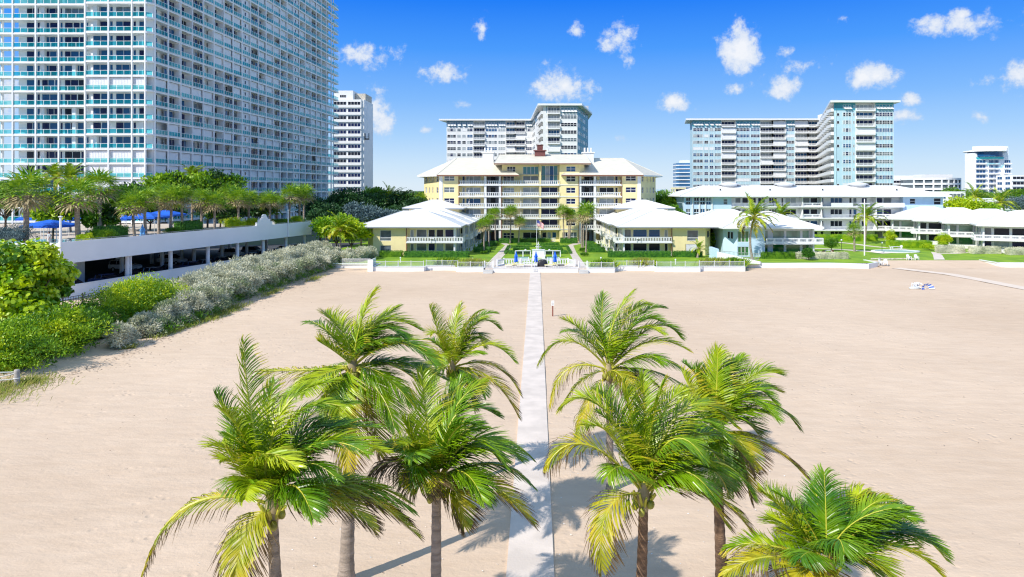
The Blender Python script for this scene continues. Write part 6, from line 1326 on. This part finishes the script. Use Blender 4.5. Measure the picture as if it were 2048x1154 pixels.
swall([(33.3, 117), (39.5, 116.8), (48.9, 117.2), (54.8, 115.6), (58.2, 118.6)]); swall([(-34.5, 116.3), (-26.4, 116.2)]); swall([(58.0, 118.5), (57.7, 122.8)]); swall([(77.6, 122.8), (77.6, 117.9), (86, 117.2), (97, 116.6), (120, 117.4)])
T.flush()
T = Thing('ramp_wall', 'sloping white ramp wall with handrail between the yellow wing and the blue villa', 'wall', (31.6, 116.5, .69)); s = T.mb('wall'); V = [(0, 6, 0), (5.6, 0, 0), (5.6, 0, .35), (0, 6, 1.5)]; s.raw(V + [(x + .25, y + .15, z) for x, y, z in V], [[0, 1, 2, 3], [4, 5, 6, 7], [3, 2, 6, 7], [0, 3, 7, 4], [1, 2, 6, 5]], 'white_paint'); s.wbox(-.2, 0.3, 6, 11, 0, 2.0, 'blue_wall'); r = T.mb('railing'); r.fr(0, 6.3, 5.6, -6); rail_bars(r, 0, 8, .6, -.1, 1.1, 'metal_grey', .25); T.flush()
def picket(label, a, b, y, h=.85, m='rail_grey', z=.74, mt=.17):
    T = Thing('picket_fence', label, 'fence', (a, y - .22, z), 0, 'white railings on the seawall'); r = T.mb('pickets'); r.fr(0, 0); rail_bars(r, 0, b - a, 0, 0, h, m, mt, .014)
    n = max(1, round((b - a) / 2.2))
    for i in range(n + 1): p = T.mb('post'); p.fr(0, 0); x = (b - a) * i / n; p.box(x - .05, x + .05, -.05, .05, 0, h + .12, m)
    return T.flush()
for (a, b, y), lb in zip([s for s in secs if s[0] not in (-6.8,)], ('white railing on the seawall nearest the silver hedge', 'set-back white railing, second from the silver hedge', 'white railing left of the left garden gate', 'white railing right of the right garden gate', 'set-back white railing in front of the right yellow wing', 'white railing below the white shutter of the yellow wing', 'white railing next to the large grass clumps')): picket(lb, a + .1, b - .1, y)
def gate(label, a, b, y):
    T = Thing('garden_gate', label, 'gate', (a, y, .4), 0, 'white beach gates'); r = T.mb('leaf'); r.fr(0, 0); rail_bars(r, 0, b - a, 0, 0, 1.15, 'white_gloss', .13, .02)
    for x in (0, b - a): p = T.mb('post'); p.fr(0, 0); p.box(x - .09, x + .09, -.09, .09, -.3, 1.35, 'white_gloss')
    T.flush()
gate('white gate at the foot of the left garden path', -8.25, -6.9, 111.3); gate('white gate at the foot of the right garden path', 6.7, 8.05, 111.3)
T = Thing('pillar_wall', 'tall white end panel where the seawall meets the silver hedge', 'wall', (-26.4, 111.7, 0)); s = T.mb('panel'); s.wbox(-.5, .35, -.3, 0, 0, 1.9, 'white_paint'); s.wbox(-.5, -.35, 0, 5, 0, 1.7, 'white_paint'); r = T.mb('railing'); r.fr(-5, 1.4, 1, 0); rail_bars(r, 0, 4.6, .8, 0, 1.1, 'white_gloss', .16); T.flush()
# white balustrade around the terrace
T = Thing('balustrade', 'white pierced balustrade curving round the sun terrace', 'balustrade', (0, 115.7, .66)); r = T.mb('rail_panel'); r.fr(-5.4, 0); rail_oval(r, 0, 10.6, 0, 0, 1.0, step=.42)
r = T.mb('rail_panel'); r.fr(-6.4, -2.4, 1, 2.4); rail_oval(r, 0, 2.6, 0, 0, 1.0, step=.42); r = T.mb('rail_panel'); r.fr(5.2, 0, 1, -2.4); rail_oval(r, 0, 2.6, 0, 0, 1.0, step=.42)
for x, y in ((-5.4, 0), (5.2, 0), (-6.4, -2.4), (6.2, -2.4), (-2.6, 0), (2.4, 0)): p = T.mb('post'); p.wbox(x - .12, x + .12, y - .12, y + .12, 0, 1.1, 'white_paint')
T.flush()
for k, (u, lb) in enumerate(((1032, 'closed blue parasol left of the barbecue on the sun terrace'), (1072, 'closed blue parasol just beside the covered barbecue'), (1110, 'closed blue parasol right of the barbecue on the sun terrace'))): parasol('closed_parasol', lb, (PX(u, 113.6), 113.6, .66), 2.35, 'blue_canvas', .30, 'closed blue parasols on the sun terrace')
T = Thing('barbecue', 'large barbecue under a black cover on the sun terrace', 'barbecue', (PX(1085, 113), 113, .66)); c = T.mb('cover'); c.smooth = True
V = []; F_ = []; 
for z, sx_, sy_ in ((.02, .85, .42), (.55, .82, .40), (.8, .72, .34), (1.05, .5, .25), (1.12, .3, .12)):
    for j in range(14): w_ = 2 * pi * j / 14; ex = 2 / 3.5; cx, sx2 = cos(w_), sin(w_); V.append((sx_ * (abs(cx) ** ex) * (1 if cx > 0 else -1), sy_ * (abs(sx2) ** ex) * (1 if sx2 > 0 else -1), z + .02 * (j % 2)))
c.raw(V, [[i * 14 + j, i * 14 + (j + 1) % 14, (i + 1) * 14 + (j + 1) % 14, (i + 1) * 14 + j] for i in range(4) for j in range(14)], 'black_cover'); c.raw(V[-14:], [list(range(14))], 'black_cover')
for x in (-.6, .6): w = T.mb('wheel'); w.tube([(x, -.43, .08), (x, -.38, .08)], .08, 'rubber', 8)
h = T.mb('handle'); h.tube([(-.12, -.26, .98), (-.1, -.36, 1.0), (.1, -.36, 1.0), (.12, -.26, .98)], .015, 'metal_grey', 5); T.flush()
def lounger(label, x, y, z, rz, cush='yellow_cushion', group='cushioned loungers on the sun terrace'):
    T = Thing('sun_lounger', label, 'sun lounger', (x, y, z), rz, group); f = T.mb('frame'); f.wbox(-.95, .95, -.32, -.26, .28, .34, 'white_gloss'); f.wbox(-.95, .95, .26, .32, .28, .34, 'white_gloss')
    for sx_ in (-.85, .85):
        for sy_ in (-.28, .28): l = T.mb('leg'); l.wbox(sx_ - .03, sx_ + .03, sy_ - .03, sy_ + .03, 0, .3, 'white_gloss')
    s = T.mb('cushion'); s.wbox(-.95, .35, -.3, .3, .34, .42, cush); b = T.mb('backrest'); b.raw([(.35, -.3, .34), (.95, -.3, .72), (.95, .3, .72), (.35, .3, .34), (.32, -.3, .42), (.9, -.3, .8), (.9, .3, .8), (.32, .3, .42)], [[0, 1, 2, 3], [4, 5, 6, 7], [0, 1, 5, 4], [2, 3, 7, 6], [1, 2, 6, 5], [0, 3, 7, 4]], cush); return T.flush()
for k, (u, c_, lb) in enumerate(((1022, 'yellow_cushion', 'yellow lounger nearest the left gate'), (1036, 'yellow_cushion', 'yellow lounger below the left parasol'), (1101, 'yellow_cushion', 'yellow lounger just right of the barbecue'), (1117, 'yellow_cushion', 'yellow lounger below the right parasol'), (1127, 'yellow_cushion', 'yellow lounger nearest the right gate'))): lounger(lb + ' on the sun terrace', PX(u, 111.9), 111.9, .66, pi * (k % 2), c_)
def table(label, x, y, z, w=1.6, d=.8, h=.72, group=None, m='white_gloss', name='table'):
    T = Thing(name, label, 'table', (x, y, z), 0, group); t = T.mb('tabletop'); t.wbox(-w / 2, w / 2, -d / 2, d / 2, h - .05, h, m)
    for a in (-1, 1):
        for b in (-1, 1): l = T.mb('leg'); l.wbox(a * w * .44 - .03, a * w * .44 + .03, b * d * .4 - .03, b * d * .4 + .03, 0, h - .05, m)
    return T.flush()
table('white table left of the barbecue', PX(1056, 112.6), 112.6, .66, 1.5)
def chair(label, x, y, z, rz, m='white_gloss', group=None, low=False):
    T = Thing('garden_chair', label, 'chair', (x, y, z), rz, group); h = .38; s = T.mb('seat'); s.wbox(-.27, .27, -.27, .27, h - .04, h, m); b = T.mb('backrest')
    for i in range(5): b.raw([b.P(0, 0, 0)] * 0 + [(-.26 + .11 * i, .25, h), (-.17 + .11 * i, .25, h), (-.17 + .11 * i, .42, h + .62 - .03 * abs(i - 2)), (-.26 + .11 * i, .42, h + .62 - .03 * abs(i - 2)), (-.26 + .11 * i, .28, h), (-.17 + .11 * i, .28, h), (-.17 + .11 * i, .45, h + .62 - .03 * abs(i - 2)), (-.26 + .11 * i, .45, h + .62 - .03 * abs(i - 2))], [[0, 1, 2, 3], [4, 5, 6, 7], [0, 1, 5, 4], [1, 2, 6, 5], [2, 3, 7, 6], [3, 0, 4, 7]], m)
    for a in (-1, 1):
        ar = T.mb('armrest'); ar.wbox(a * .3 - .05, a * .3 + .05, -.3, .3, h + .2, h + .24, m)
        for c_ in (-.25, .25): l = T.mb('leg'); l.wbox(a * .29 - .03, a * .29 + .03, c_ - .03, c_ + .03, 0, h + .2, m)
    return T.flush()
cc = 'white chairs on the sun terrace'
chair('white chair left of the terrace table', PX(1046, 112.3), 112.3, .66, pi * .5, group=cc); chair('white chair right of the terrace table', PX(1066, 112.3), 112.3, .66, -pi * .5, group=cc)
# shuffleboard-like green panels, white pergola frames, central block
for s_, lb in ((-1, 'left'), (1, 'right')):
    cx = .35 + s_ * 2.85 if s_ < 0 else 3.0
    m = MB(); m.wbox(cx - 1.15, cx + 1.15, 121.5, 128.5, .66, .735, 'white_paint'); m.wbox(cx - 1.0, cx + 1.0, 121.7, 128.3, .7, .745, 'court_green'); single('game_court', m, 'pale green court panel ' + lb + ' of the central white block', 'court', 'green court panels')
    T = Thing('garden_bench', 'white framed bench wall behind the ' + lb + ' green court', 'bench', (cx, 129.2, .69), 0, 'white framed bench walls'); f = T.mb('frame'); f.wbox(-1.45, 1.45, -.2, .2, 1.05, 1.15, 'white_paint')
    for x in (-1.4, -.0, 1.4): p = T.mb('post'); p.wbox(x - .09, x + .09, -.12, .12, 0, 1.05, 'white_paint')
    b = T.mb('seat'); b.wbox(-1.3, 1.3, -.05, .3, .4, .46, 'metal_dark'); b = T.mb('backrest'); 
    for i in range(9): b.wbox(-1.25 + i * .3, -1.05 + i * .3, .1, .14, .5, .95, 'metal_dark')
    T.flush()
T = Thing('garden_wall', 'white block wall with steps in the middle of the courtyard axis', 'wall', (.35, 127.5, .69)); p = T.mb('wall'); p.wbox(-1.1, 1.1, -.3, .4, 0, 1.35, 'white_paint'); p = T.mb('cheek'); p.wbox(-1.15, -.6, -6, -.3, 0, .5, 'white_paint'); p = T.mb('cheek'); p.wbox(.6, 1.15, -6, -.3, 0, .5, 'white_paint'); p = T.mb('coping'); p.wbox(-1.2, 1.2, -.4, .5, 1.35, 1.45, 'white_paint'); T.flush()
T = Thing('fountain', 'white tiered fountain in the middle of the parterre', 'fountain', (PX(1076.5, 139.5), 139.5, .69)); b = T.mb('basin'); b.smooth = False; b.lathe([(1.1, 0), (1.1, .35), (1.2, .4), (1.2, .48), (.95, .48), (.9, .3), (0.01, .3)], 'white_gloss', 16); c = T.mb('column'); c.lathe([(.22, .3), (.14, .5), (.12, .8), (.2, .9)], 'white_gloss', 10); t = T.mb('bowl'); t.lathe([(.15, .85), (.6, 1.0), (.68, 1.08), (.5, 1.06), (.02, 1.0)], 'white_gloss', 14); c = T.mb('column'); c.lathe([(.1, 1.0), (.08, 1.35)], 'white_gloss', 8); t = T.mb('bowl'); t.lathe([(.08, 1.3), (.33, 1.42), (.38, 1.48), (.02, 1.42)], 'white_gloss', 12); f = T.mb('finial'); f.lathe([(.08, 1.42), (.11, 1.6), (.05, 1.75), (.09, 1.85), (.01, 2.05)], 'white_gloss', 8); T.flush()
for x, lb in ((-2.2, 'left'), (2.6, 'right')):
    m = MB(); m.sphere((0, 0, .25), .22, 'white_gloss', 10, 6); m.lathe([(.14, 0), (.1, .1)], 'white_gloss', 8); single('stone_ball', m, 'small white ball ornament ' + lb + ' of the fountain', 'ornament', 'white ball ornaments', (x, 140.5, .69))
# flag
T = Thing('flagpole', 'white flagpole with a red and white striped flag in front of the fountain', 'flagpole', (PX(1073.4, 135), 133, .69)); p = T.mb('pole'); p.tube([(0, 0, 0), (0, 0, 6.8)], [.06, .035], 'white_gloss', 8); p = T.mb('finial'); p.sphere((0, 0, 6.85), .08, 'yellow_cushion', 8, 5)
fl = T.mb('flag'); nx, nz = 12, 13; X_ = lambda i, j: (.06 + i * .105, .12 * sin(i * .9 + j * .1) * (i / 12), 6.6 - .05 * i * (i / 14) - j * .082 - .02 * i)
for i in range(nx):
    for j in range(nz):
        P4 = [X_(i, j), X_(i + 1, j), X_(i + 1, j + 1), X_(i, j + 1)]; mt_ = 'blue_flag' if (i < 5 and j < 7) else ('red' if j % 2 == 0 else 'white_paint')
        if mt_ == 'blue_flag' and (i + j) % 2 == 0:
            c_ = np.mean(P4, 0); fl.poly([tuple(c_ + [-.015, -.004, 0]), tuple(c_ + [0, -.004, .018]), tuple(c_ + [.015, -.004, 0]), tuple(c_ + [0, -.004, -.018])], 'white_paint')
        fl.poly(P4, mt_)
T.flush()
# notice on the terrace wall, walkway sign
T = Thing('notice_board', 'small framed notice on the terrace wall above the walkway', 'sign', (PX(1071, 110.1), 110.13, .18)); b = T.mb('panel'); b.wbox(-.33, .33, -.03, 0, 0, .34, 'metal_grey'); t = T.mb('sheet'); t.wbox(-.29, .29, -.034, -.03, .04, .30, 'lamp_glass')
for i in range(4): t.wbox(-.24, .22 - .08 * (i % 2), -.037, -.034, .09 + .05 * i, .105 + .05 * i, 'metal_dark')
T.flush()
x, y = G(1105.5, 632.5, 0); T = Thing('beach_sign', 'small white sign on a rust-red post beside the walkway', 'sign', (x, y, 0)); p = T.mb('post'); p.wbox(-.06, .06, -.06, .06, 0, 1.25, 'post_red'); b = T.mb('panel'); b.wbox(-.15, .15, -.08, -.05, 1.1, 1.62, 'lamp_glass'); t = T.mb('lettering')
t.lathe([(.06, 0), (.06, .001)], 'blue_canvas', 12, (0, 0, 0)) if 0 else None
for i, (w_, m_) in enumerate(((.09, 'metal_dark'), (.11, 'metal_dark'), (.08, 'metal_grey'), (.11, 'metal_grey'))): t.wbox(-w_, w_, -.084, -.08, 1.18 + .1 * i, 1.21 + .1 * i, m_)
T.flush()
# rope fence bottom left
x, y = G(34, 771, 0); T = Thing('rope_fence', 'short timber post and white rope fence at the bottom left in the dune grass', 'fence', (x, y, 0)); p = T.mb('post'); p.smooth = True; p.lathe([(.17, -.1), (.17, 1.0), (.15, 1.06), (.01, 1.07)], 'wood_grey', 12)
for (a, b) in (((0, .9), (-2.6, 1.15)), ((0, .45), (-2.6, .5)), ((0, .85), (-2.6, .35))): r = T.mb('rope'); r.tube([(0, 0, a[1]), (b[0] / 2, -.4, (a[1] + b[1]) / 2 - .06), (b[0], -.9, b[1])], .03, 'rope_white', 6)
r = T.mb('rope'); r.tube([(.19 * cos(t), .19 * sin(t), .5) for t in np.linspace(0, 2 * pi, 13)], .025, 'rope_white', 5); p = T.mb('post'); p.smooth = True; p.lathe([(.17, -.1), (.17, 1.25), (.01, 1.3)], 'wood_grey', 12, (-2.6, -.9, 0)); T.flush()
# beach gear pile
x, y = G(1856, 578, 0); T = Thing('striped_beach_canopy', 'fallen blue and white striped beach canopy lying on the open sand', 'beach canopy', (x, y, .0), .3)
for i in range(12):
    a0, a1 = pi * i / 12, pi * (i + 1) / 12; c = T.mb('stripe'); V = []
    for r_ in (.35, .55, .75, .95):
        for a in (a0, a1): V.append((1.0 * cos(a) * r_ * 1.15 - .55, -.25 - r_ * .35 + .2 * sin(a), .06 + .75 * sin(a) * r_ ** .5))
    c.raw(V, [[0, 1, 3, 2], [2, 3, 5, 4], [4, 5, 7, 6]], 'blue_canvas' if i % 2 else 'white_paint')
p = T.mb('pole'); p.tube([(-1.1, .1, .06), (1.2, -.1, .1)], .025, 'white_gloss', 6); T.flush()
for k, (du, lb) in enumerate(((1833, 'white plastic beach chair tipped on its back at the end of the pile'), (1841, 'white plastic beach chair lying beside the striped canopy'), (1847, 'white plastic beach chair stacked against the striped canopy'))):
    o = chair(lb, PX(du, 91.5), 91.5 + .2 * k, .25, 1.2 * k, 'white_gloss', 'white beach chairs piled on the sand'); o.rotation_euler = (R(-80), R(8 * k), R(25 * k)); o.location.z = .42
m = MB(); m.smooth = True; m.sphere((0, 0, .12), (.75, .45, .26), 'cloth_grey', 12, 6); single('beach_bag', m, 'pale grey covered bundle at the left end of the chair pile', 'bag', loc=(PX(1829, 91.8), 91.8, 0))
# right garden: pool, table, chairs, lamps, tall pole
T = Thing('garden_pool', 'round garden pool with a broad white rim in the right garden', 'pool', (PX(1796, 138.5), 139.5, .69)); r = T.mb('rim'); 
for i in range(28):
    a0, a1 = 2 * pi * i / 28, 2 * pi * (i + 1) / 28; V = [(q * cos(a), q * .62 * sin(a), z) for z in (0, .22) for q in (4.0, 4.7) for a in (a0, a1)]; r.raw(V, [[4, 5, 7, 6], [2, 3, 7, 6], [0, 1, 5, 4]], 'white_paint')
w = T.mb('water'); w.poly([(4.0 * cos(2 * pi * i / 28), 2.5 * sin(2 * pi * i / 28), .12) for i in range(28)], 'court_green'); T.flush()
table('white picnic table beside the round garden pool', PX(1791, 143.5), 143.5, .7, 1.8, .8); gc = 'white chairs in the right garden'
chair('white chair left of the picnic table', PX(1783, 143.2), 143.2, .7, 1.2, group=gc); chair('white chair right of the picnic table', PX(1800, 143.2), 143.2, .7, -1.2, group=gc)
chair('white lawn chair facing the beach, left one of the pair by the path', PX(1818, 122.8), 122.8, .7, .1, group=gc); chair('white lawn chair facing the beach, right one of the pair by the path', PX(1833, 122.8), 122.8, .7, -.1, group=gc)
chair('white chair out on the sand beside the weathered post', PX(1763, 118), 118.0, .33, .6, group=gc); chair('second white chair on the sand, farther from the weathered post', PX(1771, 118), 118.0, .33, -.4, group=gc)
m = MB(); m.smooth = True; m.tube([(0, 0, -.1), (.03, 0, 1.5)], [.16, .14], 'wood_grey', 9); single('wooden_post', m, 'thick weathered post standing on the sand edge', 'post', loc=(PX(1759, 119), 119, 0))
T = Thing('stone_edging', 'low rough stone edging of the lawn behind the lawn chairs', 'edging', (PX(1738, 125), 124, .69)); r = T.mb('stones'); rs = np.random.default_rng(4)
for i in range(34): r.sphere((i * .22, .25 * sin(i * .3), .08), (.2, .16, .14 + .05 * rs.random()), 'stone_wall', 6, 4)
T.flush()
T = Thing('tall_pole', 'very tall white pole with a small cross arm in the right garden', 'pole', (PX(1729, 131.5), 131.5, .69)); p = T.mb('pole'); p.tube([(0, 0, 0), (0, 0, 10.6)], [.13, .09], 'white_gloss', 8); p = T.mb('arm'); p.wbox(-.95, .95, -.05, .05, 9.7, 9.82, 'white_gloss'); T.flush()
for k, (u, v, lb) in enumerate(((1683, 499.5, 'lamp post with white globe beside the fan palm'), (1764, 506, 'lamp post with white globe beside the round garden pool'))):
    x, y = G(u, v, .69); T = Thing('lamp_post', lb, 'lamp post', (x, y, .69), 0, 'globe lamp posts in the right garden'); p = T.mb('post'); p.tube([(0, 0, 0), (0, 0, 1.85)], .045, 'metal_dark', 8); g = T.mb('globe'); g.smooth = True; g.sphere((0, 0, 2.0), .18, 'lamp_glass', 10, 7); T.flush()
m = MB(); m.lathe([(.3, 0), (.42, .5), (.46, .55), (.4, .55), (.02, .5)], 'post_red', 10); m2 = m
for k, u in enumerate((1648, 1664)): m = MB(); m.lathe([(.25, 0), (.36, .42), (.4, .46), (.3, .46), (.02, .42)], 'post_red', 10); single('flower_pot', m, 'terracotta pot ' + ('left' if k == 0 else 'right') + ' of the white bench near the blue villa', 'flower pot', 'terracotta pots near the blue villa', (PX(u, 137), 137, .7))
table('low white bench table between terracotta pots', PX(1656, 137), 137, .7, 1.2, .5, .5)
# round vents/lamps on low posts along the lawn edge
for k, (u, v) in enumerate(((801, 522), (945, 524), (1202, 522), (1351, 526))):
    x, y = G(u, v + 3, .69); m = MB(); m.tube([(0, 0, 0), (0, 0, .75)], .09, 'white_gloss', 8); m.lathe([(.14, .75), (.14, .85), (.02, .95)], 'white_gloss', 8); single('bollard_light', m, 'short white bollard light on the lawn edge, ' + ('far left', 'centre left', 'centre right', 'far right') [k] + ' of four', 'bollard', 'short white bollard lights', (x, y, .69))
for nm, x, y, c_ in (('terrace patio furniture on the front left wing balcony', -19.5, 130.9, 0), ('patio table on the front right wing balcony', 19.0, 130.9, 0)): table(nm, x, y, Z0 + 2.64, .8, .6, .6)
